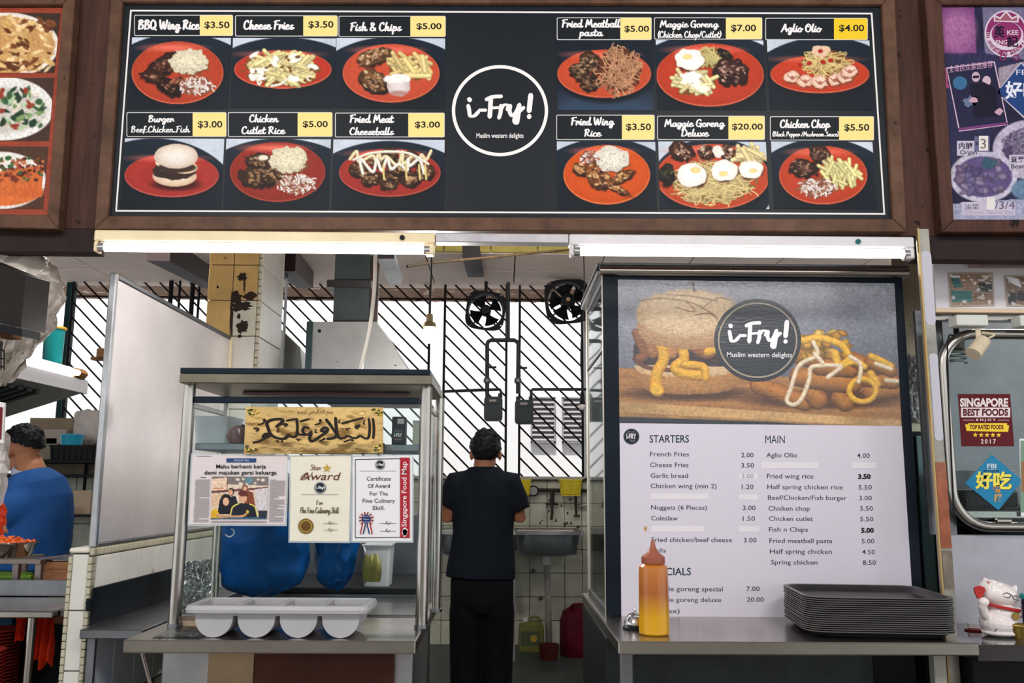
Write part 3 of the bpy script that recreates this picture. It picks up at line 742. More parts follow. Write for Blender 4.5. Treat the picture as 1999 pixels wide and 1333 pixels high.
def dA(p):
    dark_bg(p, (352, 200, 175, 135)); plate(p, 257, 81, 436, 203)
    meat(p, 330, 112, 24, 11, -.35, seed=11); meat(p, 318, 128, 30, 16, -.2, seed=12); meat(p, 300, 150, 27, 12, .2, (74, 38, 28), seed=13, hi=(200, 150, 120)); meat(p, 330, 170, 24, 15, .4, (50, 22, 18), seed=14); meat(p, 345, 158, 14, 7, -.4, (110, 54, 34), seed=15)
    rice(p, 368, 120, 36, 25, 3); slaw(p, 384, 166, 32, 17, 4)
def dB(p):
    dark_bg(p, (556, 205, 190, 132)); plate(p, 457, 98, 647, 173, (196, 54, 36))
    fries(p, 550, 132, 74, 34, 90, 21, 26, 8, c=(244, 226, 160)); r = random.Random(3)
    for i in range(16): p.ell(550+r.uniform(-62, 62), 132+r.uniform(-26, 26), r.uniform(5, 11), r.uniform(3, 6), (244, 240, 232), r.uniform(-1, 1), soft=2, edge=.3, seed=i)
    for i in range(14): p.ell(550+r.uniform(-60, 60), 134+r.uniform(-24, 24), r.uniform(2, 5), r.uniform(2, 3), (104, 66, 30), r.uniform(-1, 1), soft=2)
    drizzle(p, [(500, 150), (505, 165), (510, 160)], 4); drizzle(p, [(530, 168), (548, 164), (560, 155)], 5)
def dC(p):
    dark_bg(p, (765, 190, 170, 118)); plate(p, 669, 86, 858, 200, (208, 80, 52))
    meat(p, 730, 110, 38, 15, -.3, (136, 92, 58), 31, (226, 196, 160), 60); meat(p, 728, 158, 30, 20, .5, (128, 84, 52), 32, (226, 196, 160), 70)
    fries(p, 800, 130, 40, 24, 26, 33, 34, 9, .2, (240, 212, 140)); fry(p, 815, 148, 46, 0, (244, 218, 150), 10); fry(p, 827, 125, 30, 1.4, (244, 218, 150), 9)
    p.ell(778, 168, 23, 20, (196, 176, 174), edge=.05, inner=(226, 214, 212)); p.ell(776, 154, 25, 9, (240, 234, 232), edge=.2, soft=1.5); p.ell(778, 182, 16, 5, (176, 130, 124), soft=3)
def dD(p):
    dark_bg(p); p.ell(1180, 230, 130, 60, (44, 62, 84), soft=40); plate(p, 1088, 97, 1271, 191, (206, 78, 44))
    for i, (x, y, r_) in enumerate(((1151, 118, 19), (1162, 128, 17), (1130, 139, 18), (1150, 160, 19))): meat(p, x, y, r_, r_*.9, 0, (84, 54, 38), 40+i, (176, 142, 108), 80)
    noodles(p, 1209, 138, 42, 44, 110, (196, 142, 104), 45, 2.4, .35, (92, 48, 30))
def dE(p):
    dark_bg(p, (1385, 205, 190, 140)); plate(p, 1281, 85, 1491, 208, (196, 60, 34))
    noodles(p, 1388, 113, 27, 20, 70, (214, 196, 128), 50); meat(p, 1415, 105, 15, 8, .5, (34, 32, 24), 51, (80, 70, 50)); meat(p, 1427, 140, 35, 26, .1, (72, 38, 34), 52, (206, 166, 148), 90)
    fries(p, 1355, 160, 42, 24, 44, 53, 26, 8, .2, (242, 226, 166)); p.ell(1352, 152, 20, 14, (246, 242, 236), edge=.4, soft=3, seed=8); p.ell(1372, 172, 16, 7, (246, 240, 226), edge=.4, soft=3, seed=9)
    egg(p, 1346, 116, 28, 21, -4, -5)
def dF(p):
    dark_bg(p, (1610, 230, 190, 158)); plate(p, 1504, 108, 1697, 182, (204, 62, 34))
    noodles(p, 1612, 122, 46, 26, 90, (226, 196, 128), 60, 2.2, .35, (120, 72, 30)); p.ell(1602, 102, 18, 11, (226, 190, 160), edge=.4, soft=2, seed=3)
    for i, (x, y) in enumerate(((1580, 124), (1563, 127), (1607, 121), (1622, 118), (1602, 100))): p.ell(x, y, 5, 4, (166, 32, 20), soft=2, edge=.3, seed=i)
    for i, (x, y) in enumerate(((1547, 150), (1572, 157), (1601, 160), (1630, 155), (1650, 150), (1659, 138))):
        p.ell(x, y+2, 18, 13, (130, 64, 44), soft=3); p.ell(x, y, 16, 12, (216, 166, 140), edge=.2, seed=i, inner=(242, 214, 198)); p.stroke([(x-9, y-3), (x, y+5), (x+9, y-2)], 2, (176, 112, 88)); p.ell(x, y+1, 4, 3, (170, 100, 76), soft=2)
def dG(p):
    dark_bg(p, (300, 420, 180, 150)); plate(p, 243, 300, 427, 385, (176, 52, 44), (196, 84, 76))
    p.ell(335, 344, 60, 27, (158, 44, 38), soft=1.5); p.ell(344, 360, 46, 12, (70, 20, 20), soft=6)
    p.ell(341, 344, 43, 20, (206, 176, 146), inner=(236, 216, 192)); p.ell(342, 334, 42, 17, (50, 34, 30), edge=.1); p.ell(360, 327, 26, 12, (226, 200, 160)); p.poly([(302, 316), (350, 325), (316, 334)], (240, 222, 196))
    p.ell(345, 327, 38, 10, (58, 40, 34), soft=2); p.ell(344, 305, 43, 24, (206, 184, 164), inner=(240, 230, 220), shade=.1, edge=.02)
def dH(p):
    dark_bg(p, (545, 405, 190, 135)); plate(p, 449, 277, 635, 394, (150, 44, 32), (170, 66, 50))
    for i, a in enumerate(((510, 318, 30, 17, .2), (500, 345, 34, 20, .1), (530, 340, 24, 18, -.3))): meat(p, *a, (74, 44, 28), 70+i, (190, 150, 104), 60)
    p.ell(512, 308, 12, 5, (236, 222, 200), edge=.4, soft=2); rice(p, 564, 312, 38, 26, 72, (240, 228, 196)); slaw(p, 578, 358, 38, 19, 73)
def dI(p):
    dark_bg(p, (760, 425, 200, 150)); plate(p, 662, 290, 860, 384, (170, 48, 40), (190, 80, 66))
    for i, (x, y, r_) in enumerate(((700, 330, 18), (722, 345, 20), (758, 352, 22), (800, 348, 20), (830, 335, 18), (775, 325, 20), (735, 312, 18), (800, 310, 20), (760, 300, 16))): meat(p, x, y, r_, r_*.8, 0, (92, 58, 38), 80+i, (206, 166, 120), 50)
    drizzle(p, zig(688, 842, 296, 322, 15, 4), 6, (238, 222, 176)); drizzle(p, zig(700, 830, 310, 336, 12, 2), 6, (242, 236, 224)); drizzle(p, [(690, 312), (720, 300), (760, 296), (800, 300), (836, 320)], 5, (240, 232, 214))
    for x in (748, 792, 818, 830): drizzle(p, [(x, 322), (x+1, 340), (x+2, 350)], 4, (232, 206, 130))
def dJ(p):
    dark_bg(p, (1182, 410, 170, 140)); plate(p, 1100, 283, 1269, 399, (218, 84, 24), (236, 120, 70))
    rice(p, 1192, 310, 34, 24, 90, (244, 234, 218)); slaw(p, 1150, 306, 18, 13, 91)
    for i, a in enumerate(((1135, 330, 18, 11, .3), (1160, 340, 15, 26, -.3), (1180, 352, 10, 16, .3), (1212, 345, 26, 10, -.5), (1200, 365, 30, 7, .45))): meat(p, *a, (146, 84, 44), 92+i, (238, 196, 140), 60)
def dK(p):
    dark_bg(p, (1392, 360, 122, 90)); plate(p, 1280, 281, 1502, 409, (204, 74, 42))
    noodles(p, 1392, 358, 80, 38, 240, (222, 198, 136), 100, 2.1, .8, (130, 96, 54))
    for i, a in enumerate(((1330, 294, 24, 18, .4), (1378, 296, 15, 13, 0), (1420, 296, 14, 14, .4))): meat(p, *a, (86, 46, 30), 101+i, (236, 206, 180), 50)
    p.ell(1402, 296, 10, 12, (240, 228, 220), edge=.3); meat(p, 1302, 340, 14, 22, 0, (38, 34, 26), 104, (84, 78, 50)); fries(p, 1462, 305, 32, 14, 22, 105, 26, 9, .4, (242, 218, 160))
    egg(p, 1352, 342, 30, 23, 6, -10, 106); egg(p, 1414, 333, 26, 20, -2, 6, 107); egg(p, 1466, 331, 24, 17, 4, 2, 108)
def dL(p):
    dark_bg(p, (1605, 410, 165, 140)); plate(p, 1521, 285, 1693, 399, (198, 66, 36))
    meat(p, 1600, 300, 22, 16, .4, (84, 50, 38), 110, (206, 160, 130), 50); meat(p, 1568, 327, 28, 18, .1, (72, 40, 30), 111, (190, 150, 124), 70)
    fries(p, 1640, 338, 38, 26, 46, 112, 26, 7, 1.2, (240, 228, 158)); slaw(p, 1596, 365, 36, 18, 113)
cells = [((258, 73, 451, 211), dA), ((455, 74, 656, 210), dB), ((657, 74, 869, 210), dC), ((1087, 79, 1274, 215), dD), ((1280, 78, 1490, 214), dE), ((1497, 78, 1697, 214), dF),
         ((244, 270, 438, 409), dG), ((442, 271, 646, 409), dH), ((651, 272, 868, 409), dI), ((1087, 276, 1279, 409), dJ), ((1285, 276, 1495, 407), dK), ((1505, 276, 1703, 407), dL)]
for q, fn in cells: photo_cell(q, fn)
# name plates: (box, yellow from, name lines [(text, x0, x1, cap top, baseline)], price, price box)
plates = [
 ((262, 29, 455, 70), 390, [('BBQ Wing Rice', 270, 389, 39, 57)], '$3.50', (399, 42, 448, 57)),
 ((459, 30, 659, 71), 592, [('Cheese Fries', 476, 573, 40, 57)], '$3.50', (602, 41, 651, 56)),
 ((661, 31, 870, 72), 801, [('Fish & Chips', 684, 783, 44, 60)], '$5.00', (813, 45, 862, 59)),
 ((1087, 34, 1272, 78), 1211, [('Fried Meatball', 1097, 1210, 38, 53), ('pasta', 1131, 1176, 56, 70)], '$5.00', (1219, 50, 1267, 64)),
 ((1277, 34, 1488, 77), 1417, [('Maggie Goreng', 1288, 1402, 40, 53), ('(Chicken Chop/Cutlet)', 1284, 1408, 61, 73)], '$7.00', (1427, 48, 1476, 63)),
 ((1494, 35, 1694, 78), 1628, [('Aglio Olio', 1525, 1603, 47, 62)], '$4.00', (1638, 48, 1687, 63)),
 ((247, 219, 442, 267), 376, [('Burger', 290, 339, 225, 238), ('Beef_Chicken_Fish', 256, 370, 246, 258)], '$3.00', (386, 236, 434, 251)),
 ((445, 219, 649, 267), 581, [('Chicken', 487, 543, 224, 238), ('Cutlet Rice', 472, 556, 247, 261)], '$5.00', (591, 236, 640, 250)),
 ((654, 220, 868, 268), 797, [('Fried Meat', 683, 768, 224, 239), ('Cheeseballs', 683, 768, 249, 263)], '$3.00', (810, 237, 859, 251)),
 ((1086, 224, 1278, 273), 1214, [('Fried Wing', 1115, 1198, 229, 244), ('Rice', 1141, 1173, 252, 266)], '$3.50', (1222, 241, 1271, 256)),
 ((1283, 226, 1493, 273), 1422, [('Maggie Goreng', 1297, 1414, 233, 247), ('Deluxe', 1330, 1383, 252, 266)], '$20.00', (1429, 241, 1489, 255)),
 ((1503, 227, 1706, 274), 1638, [('Chicken Chop', 1523, 1620, 234, 249), ('(Black Pepper /Mushroom Sauce)', 1508, 1637, 257, 266)], '$5.50', (1648, 242, 1697, 257))]
for (x0, y0, x1, y1), yx, lines, price, pb in plates:
    p = Print(lay(SY)); p.rect(x0, y0, x1, y1, (220, 216, 216), 3); p.layer(); p.rect(x0+1.3, y0+1.3, x1-1.3, y1-1.3, (20, 26, 32), 2.5)
    npl = p.build('name_plate', PRT, sg)
    p = Print(lay(SY)); p.lift = .0008; p.rect(yx, y0+1, x1-1, y1-1, YEL if price != '$4.00' else (236, 196, 40), 2); p.build('price_tag', PRT, npl)
    p = Print(lay(SY)); p.lift = .0011
    for t, a, b, c, d in lines: brush_text(p, t, a, b and c or c, b, d, WH, .235 if d-c > 12 else .2)
    p.build('lettering', PRT, npl); p = Print(lay(SY)); p.lift = .0012; p.text(price, *pb, (30, 26, 24), bold=.02); p.build('price_lettering', PRT, npl)

# ============================================================ neighbours' signs
ls = thing('food_photo_sign', 'red-brown neighbouring sign with three large dish photos, cut by the left edge of the picture', 'sign', (-1.8, SY, ZR(430, SY)))
quad_box('board', [(-60, 15), (126, 15), (97, 422), (-90, 420)], SY, .02, mat('sign_red', (150, 62, 40), .4, var=.25, scale=9, stretch=(1, 1, 8)), ls)
frame_sides([(-60, 14), (127, 14), (98, 422), (-90, 420)], [(-80, -14), (152, -14), (118, 450), (-120, 445)], SY, .02, WOODL, ls)
def pic(q, fn, parent, m=PRT, step=1.6, Y=SY, lift=.0012, name='photo', pos=None):
    p = Pic(q, step); fn(p); p.grain(9, 3.2); return p.build(name, m, parent, pos or lay(Y), lift)
def lA(p):
    p.fill((60, 44, 38)); p.ell(10, 88, 105, 64, (236, 226, 214), soft=2); p.ell(10, 88, 97, 56, (196, 148, 92), soft=2, edge=.04)
    r = random.Random(4)
    for i in range(150): p.ell(r.uniform(-60, 100), 88+r.uniform(-50, 48), r.uniform(4, 13), r.uniform(2, 6), r.choice([(226, 190, 130), (120, 70, 40), (206, 164, 104), (96, 52, 30), (240, 210, 160)]), r.uniform(-1, 1), edge=.4, soft=2, seed=i)
def lB(p):
    p.fill((70, 50, 44)); p.ell(5, 212, 100, 62, (232, 228, 224), soft=2); p.ell(0, 215, 92, 46, (206, 200, 190), soft=6)
    r = random.Random(5)
    for i in range(110): p.ell(r.uniform(-60, 88), 212+r.uniform(-38, 40), r.uniform(4, 12), r.uniform(2, 6), r.choice([(120, 150, 96), (62, 92, 62), (150, 60, 44), (176, 196, 160), (226, 214, 196), (40, 62, 46)]), r.uniform(-1.5, 1.5), edge=.4, soft=2, seed=i)
def lC(p):
    p.fill((80, 54, 44)); p.ell(0, 352, 90, 56, (232, 226, 220), soft=2); p.ell(0, 372, 82, 30, (214, 110, 56), soft=3); p.poly([(-30, 340), (86, 322), (80, 384), (-30, 382)], (204, 104, 54)); p.ell(60, 376, 26, 10, (206, 100, 52), soft=4)
    r = random.Random(6)
    for i in range(130): p.ell(r.uniform(-40, 84), 330+r.uniform(-22, 24), r.uniform(2, 6), r.uniform(2, 4), r.choice([(120, 52, 36), (160, 76, 50), (84, 36, 28), (190, 110, 70), (60, 96, 54)]), r.uniform(-1.5, 1.5), edge=.4, soft=1.6, seed=i)
pic([(-60, 24), (118, 26), (106, 142), (-66, 142)], lA, ls); pic([(-66, 152), (106, 152), (95, 275), (-76, 275)], lB, ls); pic([(-76, 285), (94, 286), (84, 408), (-84, 408)], lC, ls)

rs = thing('purple_food_sign', 'faded purple and blue food sign with stickers and bowls at the right edge', 'sign', (2.1, SY, ZR(430, SY)))
RQ = [(1834, 14), (2090, 14), (2110, 432), (1857, 431)]
quad_box('board', RQ, SY, .02, mat('sign_purple', (60, 52, 96), .4), rs)
frame_sides(RQ, [(1800, -14), (2120, -14), (2140, 456), (1834, 456)], SY, .02, WOOD, rs)
def rA(p):
    p.fill((38, 38, 66)); n = p.noise(60, 3)[..., None]; p.C = p.C*(.8+.5*n)
    p.poly([(1836, 10), (1901, 12), (1906, 103), (1840, 103)], (136, 74, 134)); p.ell(1870, 60, 34, 40, (176, 110, 160), soft=20); p.poly([(1917, 12), (2100, 12), (2100, 132), (1922, 104)], (124, 118, 150))
    p.poly([(1840, 132), (1848, 132), (1852, 172), (1843, 172)], (190, 80, 130)); p.poly([(1950, 132), (2000, 120), (2100, 120), (2100, 190), (1950, 170)], (172, 156, 170))
    p.ell(2010, 292, 72, 58, (206, 196, 216), soft=2); p.ell(2012, 290, 54, 42, (120, 104, 140), soft=2); noodles(p, 2005, 290, 48, 36, 60, (150, 140, 166), 7, 3, .6, (86, 66, 100))
    p.ell(1920, 345, 66, 50, (214, 208, 226), .0, soft=2); p.ell(1920, 345, 56, 40, (100, 84, 134), soft=2); r = random.Random(9)
    for i in range(34): p.ell(1918+r.uniform(-48, 46), 345+r.uniform(-30, 30), r.uniform(6, 13), r.uniform(5, 9), r.choice([(126, 114, 160), (160, 142, 176), (96, 84, 130), (140, 120, 150)]), r.uniform(-1, 1), edge=.2, shade=.4, seed=i)
    p.ell(1930, 318, 14, 10, (56, 96, 110), soft=3, edge=.3); p.poly([(1856, 398), (2110, 380), (2110, 431), (1857, 431)], (176, 180, 206)); p.ell(2010, 370, 36, 22, (110, 140, 170), soft=4)
pic(RQ, lambda p_: (rA(p_), p_.grain(8, 4), p_.put(np.full(p_.X.shape, .16), (30, 24, 44))), rs, PRT, 1.8, name='picture')
p = Print(lay(SY)); p.lift = .002
PK = (206, 176, 196)
p.poly([(1847, 132), (1942, 120), (1968, 244), (1872, 257)], PK); p.layer(); p.poly([(1849, 134), (1940, 122), (1966, 243), (1874, 255)], (34, 34, 62)); p.layer()
p.text('全岛民众票选推荐', 1852, 128, 1938, 142, (196, 150, 184), slope=-.12, res=2)
p.ell(1874, 162, 14, 13, (56, 100, 140)); p.ell(1905, 150, 8, 10, (186, 158, 176)); p.ell(1926, 158, 8, 10, (196, 168, 184)); p.layer(); p.poly([(1899, 148), (1911, 147), (1911, 152), (1899, 153)], (20, 20, 34))
p.poly([(1893, 166), (1920, 160), (1944, 172), (1950, 226), (1902, 230)], (24, 22, 40)); blot(p, 1896, 198, 14, 10, (96, 110, 140), 4); p.layer(); blot(p, 1900, 196, 8, 5, (190, 150, 170), 5); blot(p, 1950, 218, 7, 6, (190, 150, 170), 6)
p.poly([(1870, 250), (1966, 238), (1968, 243), (1872, 255)], (110, 60, 110))
p.build('poster', PRT, rs)
p = Print(lay(SY)); p.lift = .002; MG = (132, 44, 96); LP = (206, 190, 206)
p.ell(1964, 66, 42, 46, LP); p.layer(); p.ell(1964, 66, 39, 43, MG); p.layer(); p.ell(1965, 70, 33, 28, LP); p.layer(); p.ell(1965, 66, 29, 24, MG)
p.layer(); p.poly([(1940, 42), (1940, 28), (1952, 34), (1964, 20), (1976, 34), (1990, 28), (1988, 44)], LP); p.layer(); p.poly([(1943, 40), (1943, 33), (1953, 38), (1964, 25), (1975, 38), (1986, 33), (1985, 41)], (150, 84, 100))
p.layer(); p.text('KEE', 1966, 59, 1988, 68, LP, bold=.02); p.text('ENG', 1944, 78, 1966, 87, LP, bold=.02); p.text('英', 1940, 50, 1962, 74, (24, 20, 44), bold=.03); p.text('記', 1966, 70, 1988, 92, (24, 20, 44), bold=.03)
wd = 'HAINANESE CHICKEN RICE'
for i, ch in enumerate(wd):
    if ch == ' ': continue
    a = PI*1.02-i*(PI*1.0/(len(wd)-1)); cx, cy = 1964+36*math.cos(a), 68+37*math.sin(a)
    p.text(ch, cx-2.4, cy-4, cx+2.4, cy+4, LP, rot=(cx, cy, a-PI/2), res=1)
for x in (1958, 1984): p.ring(x, 112, 7, 6, 2.5, MG, 20)
p.build('round_sticker', PRT, rs)
p = Print(lay(SY)); p.lift = .002
p.poly([(1945, 180), (1993, 121), (2050, 180), (2000, 232)], (190, 180, 200)); p.layer(); p.poly([(1947, 180), (1993, 124), (2046, 180), (2000, 228)], (34, 62, 116)); p.layer()
p.text('FBI', 1984, 136, 2010, 146, (206, 206, 224)); p.text('好吃', 1962, 158, 2030, 194, (214, 214, 230), bold=.03, slope=.02); p.build('diamond_sticker', PRT, rs)
p = Print(lay(SY)); p.lift = .002
def lab(x0, y0, x1, y1): p.rect(x0, y0, x1, y1, (186, 176, 196)); p.layer()
lab(1868, 275, 1910, 304); p.text('内脏', 1872, 278, 1899, 291, (30, 26, 50), bold=.02); p.text('Organ', 1874, 293, 1907, 304, (30, 26, 50), bold=.01)
p.rect(1902, 266, 1932, 296, (96, 96, 130)); p.layer(); p.rect(1911, 265, 1929, 294, (216, 208, 206)); p.layer(); p.text('3', 1914, 271, 1925, 290, (110, 90, 90)); p.text('$', 1904, 276, 1910, 284, (40, 34, 60))
lab(1970, 302, 2060, 331); p.text('豆芽', 1973, 305, 2000, 317, (30, 26, 50), bold=.02); p.text('Bean', 1974, 320, 2000, 329, (30, 26, 50), bold=.01)
lab(1877, 394, 1982, 421); p.text('油菜', 1882, 398, 1911, 409, (70, 66, 90)); p.text('/3/4', 1942, 393, 1981, 408, (80, 76, 100)); p.text('Oyster Sauce Ver', 1884, 410, 1980, 420, (150, 144, 164)); p.rect(1926, 384, 1942, 409, (214, 210, 206))
p.build('price_lettering', PRT, rs)

# ============================================================ fluorescent fittings under the signs
TUBE = mat('tube_glow', (255, 255, 255), .3, emit=(255, 252, 250), es=7)
def fitting(xa, xb, label, HM, side):
    Y = 3.06; g = thing('fluorescent_light', label, 'light', ((XR(xa, Y, 480)+XR(xb, Y, 480))/2, Y, ZR(500, Y)))
    a, b = XR(xa, Y, 480), XR(xb, Y, 480); z0, z1 = ZR(478, Y), ZR(457, Y)
    bbox('housing', (a, Y-.01, z0), (b, Y+.05, z1), HM, g, .004)
    bbox('reflector', (a+.02, Y-.002, z0-.008), (b-.02, Y+.045, z0-.001), WHITEP, g, .002)
    zt = ZR(489.5, Y); r = .0155
    bm = B(); cyl(bm, (a+.035, Y, zt), (b-.035, Y, zt), r, n=16); obj('tube', bm, TUBE, g, world=True)
    for x in (a+.018, b-.018):
        bbox('lamp_holder', (x-.016, Y-.012, zt-.018), (x-.002 if x < (a+b)/2 else x+.016, Y+.03, z0), HM, g, .004)
        bm = B(); cyl(bm, (x, Y, zt), (x+(.02 if x < (a+b)/2 else -.02), Y, zt), r+.001, n=16); obj('end_cap', bm, CHROME, g, world=True)
    xs = XR(side, Y, 466); bm = B(); cyl(bm, (xs, Y-.016, (z0+z1)/2), (xs, Y-.008, (z0+z1)/2), .009, n=16); obj('knockout', bm, mat('teal_plug', (30, 90, 96), .5) if side > 1000 else BLACK, g, world=True)
    return g
fitting(184, 849, 'cream fluorescent batten under the left half of the menu sign, tube lit', CREAM, 786)
fitting(1111, 1783, 'pale grey fluorescent batten above the big burger poster, tube lit', mat('grey_enamel', (206, 202, 204), .4, var=.06), 1672)
bm = B(); box(bm, (XR(850, 3.07, 466), 3.06, ZR(475, 3.07)), (XR(1110, 3.07, 466), 3.11, ZR(457, 3.07)), .003)
solo('cable_trunking', bm, mat('trunking', (176, 172, 176), .4, .3, var=.2), 'short dented metal trunking between the two fluorescent battens', 'trunking')
# ============================================================ steel partition on the low tiled wall
XP = (XA+XB)/2+.03
zb, zt = ZT+.002, ZR(533, 3.32, 210)
pt = thing('steel_partition', 'tall brushed steel splash panel standing on the low tiled wall beside the pillar', 'partition', (XP, 4.0, zb))
PANM = mat('panel_steel', (236, 228, 228), .3, .7, var=.10, scale=1.6, rvar=.14, bump=.9, bscale=1.1)
bbox('panel', (XP-.006, 3.33, zb+.015), (XP+.006, 4.77, zt-.01), PANM, pt)
bbox('front_edge', (XP-.014, 3.31, zb), (XP+.012, 3.335, zt), STEEL2, pt, .004)
bbox('back_edge', (XP-.012, 4.765, zb), (XP+.012, 4.79, zt), CREAM, pt, .004)
bbox('top_edge', (XP-.012, 3.336, zt-.022), (XP+.012, 4.764, zt), STEELD, pt, .004)
bbox('bottom_edge', (XP-.012, 3.336, zb), (XP+.012, 4.764, zb+.014), STEELD, pt, .004)
bm = B(); box(bm, (XP-.05, 3.33, ZR(705, 3.34)), (XP-.016, 3.37, ZR(686, 3.34)), .004); box(bm, (XP-.075, 3.34, ZR(708, 3.34)), (XP-.016, 3.38, ZR(702, 3.34)), .003)
obj('bracket', bm, mat('rust', (110, 76, 50), .7, var=.4), pt, world=True)

# ============================================================ left counter and its display stand
YF = 2.845; ZCt = ZR(1250, YF, 500)
x0, x1 = XR(240, YF, 1250), XR(811, YF, 1250)
ct = thing('steel_counter', 'stainless steel serving counter under the glass display stand on the left', 'counter', ((x0+x1)/2, 3.3, 0))
hl = ZCt-ZR(1276, YF, 500)
bm = B(); box(bm, (x0, YF, ZCt-hl), (x1, 3.76, ZCt), .004); obj('top', bm, STEEL, ct, world=True)
xl = XR(310, 3.05, 1290)
bbox('cabinet_body', (xl, 3.08, .1), (x1-.03, 3.7, ZCt-hl-.001), STEEL2, ct, .004)
mw = mat('dark_wood_panel', (74, 42, 34), .35, var=.3, scale=4)
bbox('side_panel', (XR(498, 3.06, 1290), 3.05, .15), (XR(770, 3.06, 1290), 3.08, ZCt-hl-.02), mw, ct, .003)
bbox('tan_panel', (XR(408, 3.06, 1290), 3.05, .15), (XR(497, 3.06, 1290), 3.078, ZCt-hl-.02), mat('tan_panel', (150, 128, 98), .4, .5, var=.15), ct, .003)
for x, y in ((xl+.02, 3.1), (x1-.05, 3.1), (xl+.02, 3.66), (x1-.05, 3.66)):
    bm = B(); cyl(bm, (x, y, 0), (x, y, .1), .02, n=12); obj('leg', bm, STEELD, ct, world=True)
bm = B(); cyl(bm, (XR(256, 2.9, 1278)+.02, 2.92, ZCt-hl), (xl+.02, 3.1, ZCt-.36), .006, n=8); obj('brace', bm, CHROME, ct, world=True)

st = thing('display_stand', 'steel tube display stand with glass front, holding notices, on the left counter', 'display stand', ((x0+x1)/2, 3.3, ZCt))
def pxl(px_, y_, Y): return XR(px_, Y, y_)
PX_L, PX_R = pxl(355, 1000, 3.10), pxl(827, 1000, 3.10); PR = .0205
YB = 3.50; ZTop = ZR(722, 3.02); ZTb = ZR(752, 3.02)
for x, y in ((PX_L, 3.10), (PX_R, 3.10), (PX_L, YB), (PX_R+.02, YB)):
    bm = B(); cyl(bm, (x, y, ZCt), (x, y, ZTb), PR if y < 3.3 else PR*.8, n=20); p_ = obj('post', bm, STEEL, st, world=True)
    bm = B(); cyl(bm, (x, y, ZCt), (x, y, ZCt+.012), PR*1.15, n=20); obj('foot_collar', bm, STEELD, p_, world=True)
a, b = pxl(350, 740, 3.02), pxl(844, 740, 3.02)
zm = ZR(733, 3.02)
bbox('top_shelf', (a, 3.02, ZTb), (b, 3.56, zm), mat('olive_steel', (112, 106, 92), .35, .8, var=.15), st, .003)
bbox('black_edge', (a, 3.022, zm+.0005), (b-.008, 3.555, ZTop), mat('navy_edge', (22, 32, 44), .35), st, .002)
bbox('lamp_housing', (pxl(478, 762, 3.3), 3.27, ZR(775, 3.3)), (pxl(800, 762, 3.3), 3.33, ZTb-.001), mat('pinkish_enamel', (132, 108, 108), .45, var=.2), st, .003)
RAILM = mat('navy_edge', (22, 32, 44), .35)
bbox('rail', (PX_L+.022, 3.088, ZR(790, 3.09)), (PX_R-.022, 3.11, ZR(778, 3.09)), RAILM, st, .002)
bbox('side_rail', (PX_R+.0, 3.125, ZR(800, 3.12)-.0), (PX_R+.012, YB-.02, ZR(790, 3.12)), STEEL, st, .002)
bbox('side_rail', (PX_L-.006, 3.125, ZR(800, 3.12)), (PX_L+.006, YB-.02, ZR(790, 3.12)), STEEL, st, .002)
zs = ZR(869, 3.12); zsb = ZR(882, 3.12)
bbox('middle_shelf', (PX_L+.024, 3.12, zsb), (PX_R-.024, 3.47, zs), STEELD, st, .002)
bbox('lower_rail', (PX_L+.022, 3.09, ZR(1206, 3.1)), (PX_R-.022, 3.108, ZR(1200, 3.1)), STEELD, st, .002)
gp = bbox('glass_pane', (PX_L+.022, 3.098, ZR(1199, 3.1)), (PX_R-.022, 3.101, ZR(791, 3.1)), GLASS, st)
bbox('side_glass', (PX_R+.004, 3.13, ZR(1199, 3.12)), (PX_R+.007, YB-.02, ZR(803, 3.12)), GLASS, st)
# worktop strip and wooden slat seen at the foot
bm = B(); box(bm, (pxl(347, 1202, 3.12), 3.112, ZCt+.0), (pxl(420, 1202, 3.12), 3.135, ZCt+.03), .002); solo('wooden_slat', bm, mat('pale_wood', (170, 150, 128), .6, var=.2), 'short pale wooden slat lying behind the left display post', 'slat')

# gold banner with calligraphy
GY = 3.072
gb = thing('gold_banner', 'shiny crinkled gold foil banner with black Arabic calligraphy taped on the display glass', 'banner', (-.63, GY, ZR(885, GY)))
GOLD = mat('gold_foil', (238, 200, 134), .2, .9, var=.12, scale=6, bump=.35, bscale=9, stretch=(1, 1, 1.6))
q = [(480, 794), (748, 795), (748, 885), (476, 886)]
def quad_pt(q, u, v):
    t = (q[0][0]*(1-u)+q[1][0]*u, q[0][1]*(1-u)+q[1][1]*u); b_ = (q[3][0]*(1-u)+q[2][0]*u, q[3][1]*(1-u)+q[2][1]*u)
    return t[0]*(1-v)+b_[0]*v, t[1]*(1-v)+b_[1]*v
def crinkle(amp, s=9, seed=0):
    def f(q, Y):
        def g(u, v):
            x, y = quad_pt(q, u, v); n = mnoise.noise(Vector((u*s+seed, v*s*.5, seed)))+.4*mnoise.noise(Vector((u*s*3, v*s*1.6, seed+5)))
            e = min(1, 6*min(u, 1-u, v, 1-v)+.15)
            return pv(x, y, Y-amp*abs(n)*e)
        return g
    return f
bm = B(); grid_surf(bm, crinkle(.004, 5, 3)(q, GY), 60, 22); bmesh.ops.solidify(bm, geom=bm.faces[:], thickness=.0008); obj('foil_sheet', bm, GOLD, gb, world=True, smooth=80)
def gc(pts, k=.145, ox=470, oy=785): return [(ox+x*k, oy+y*k) for x, y in pts]
INK = (30, 24, 22)
pr = Print(onplane(GY)); pr.lift = .0062
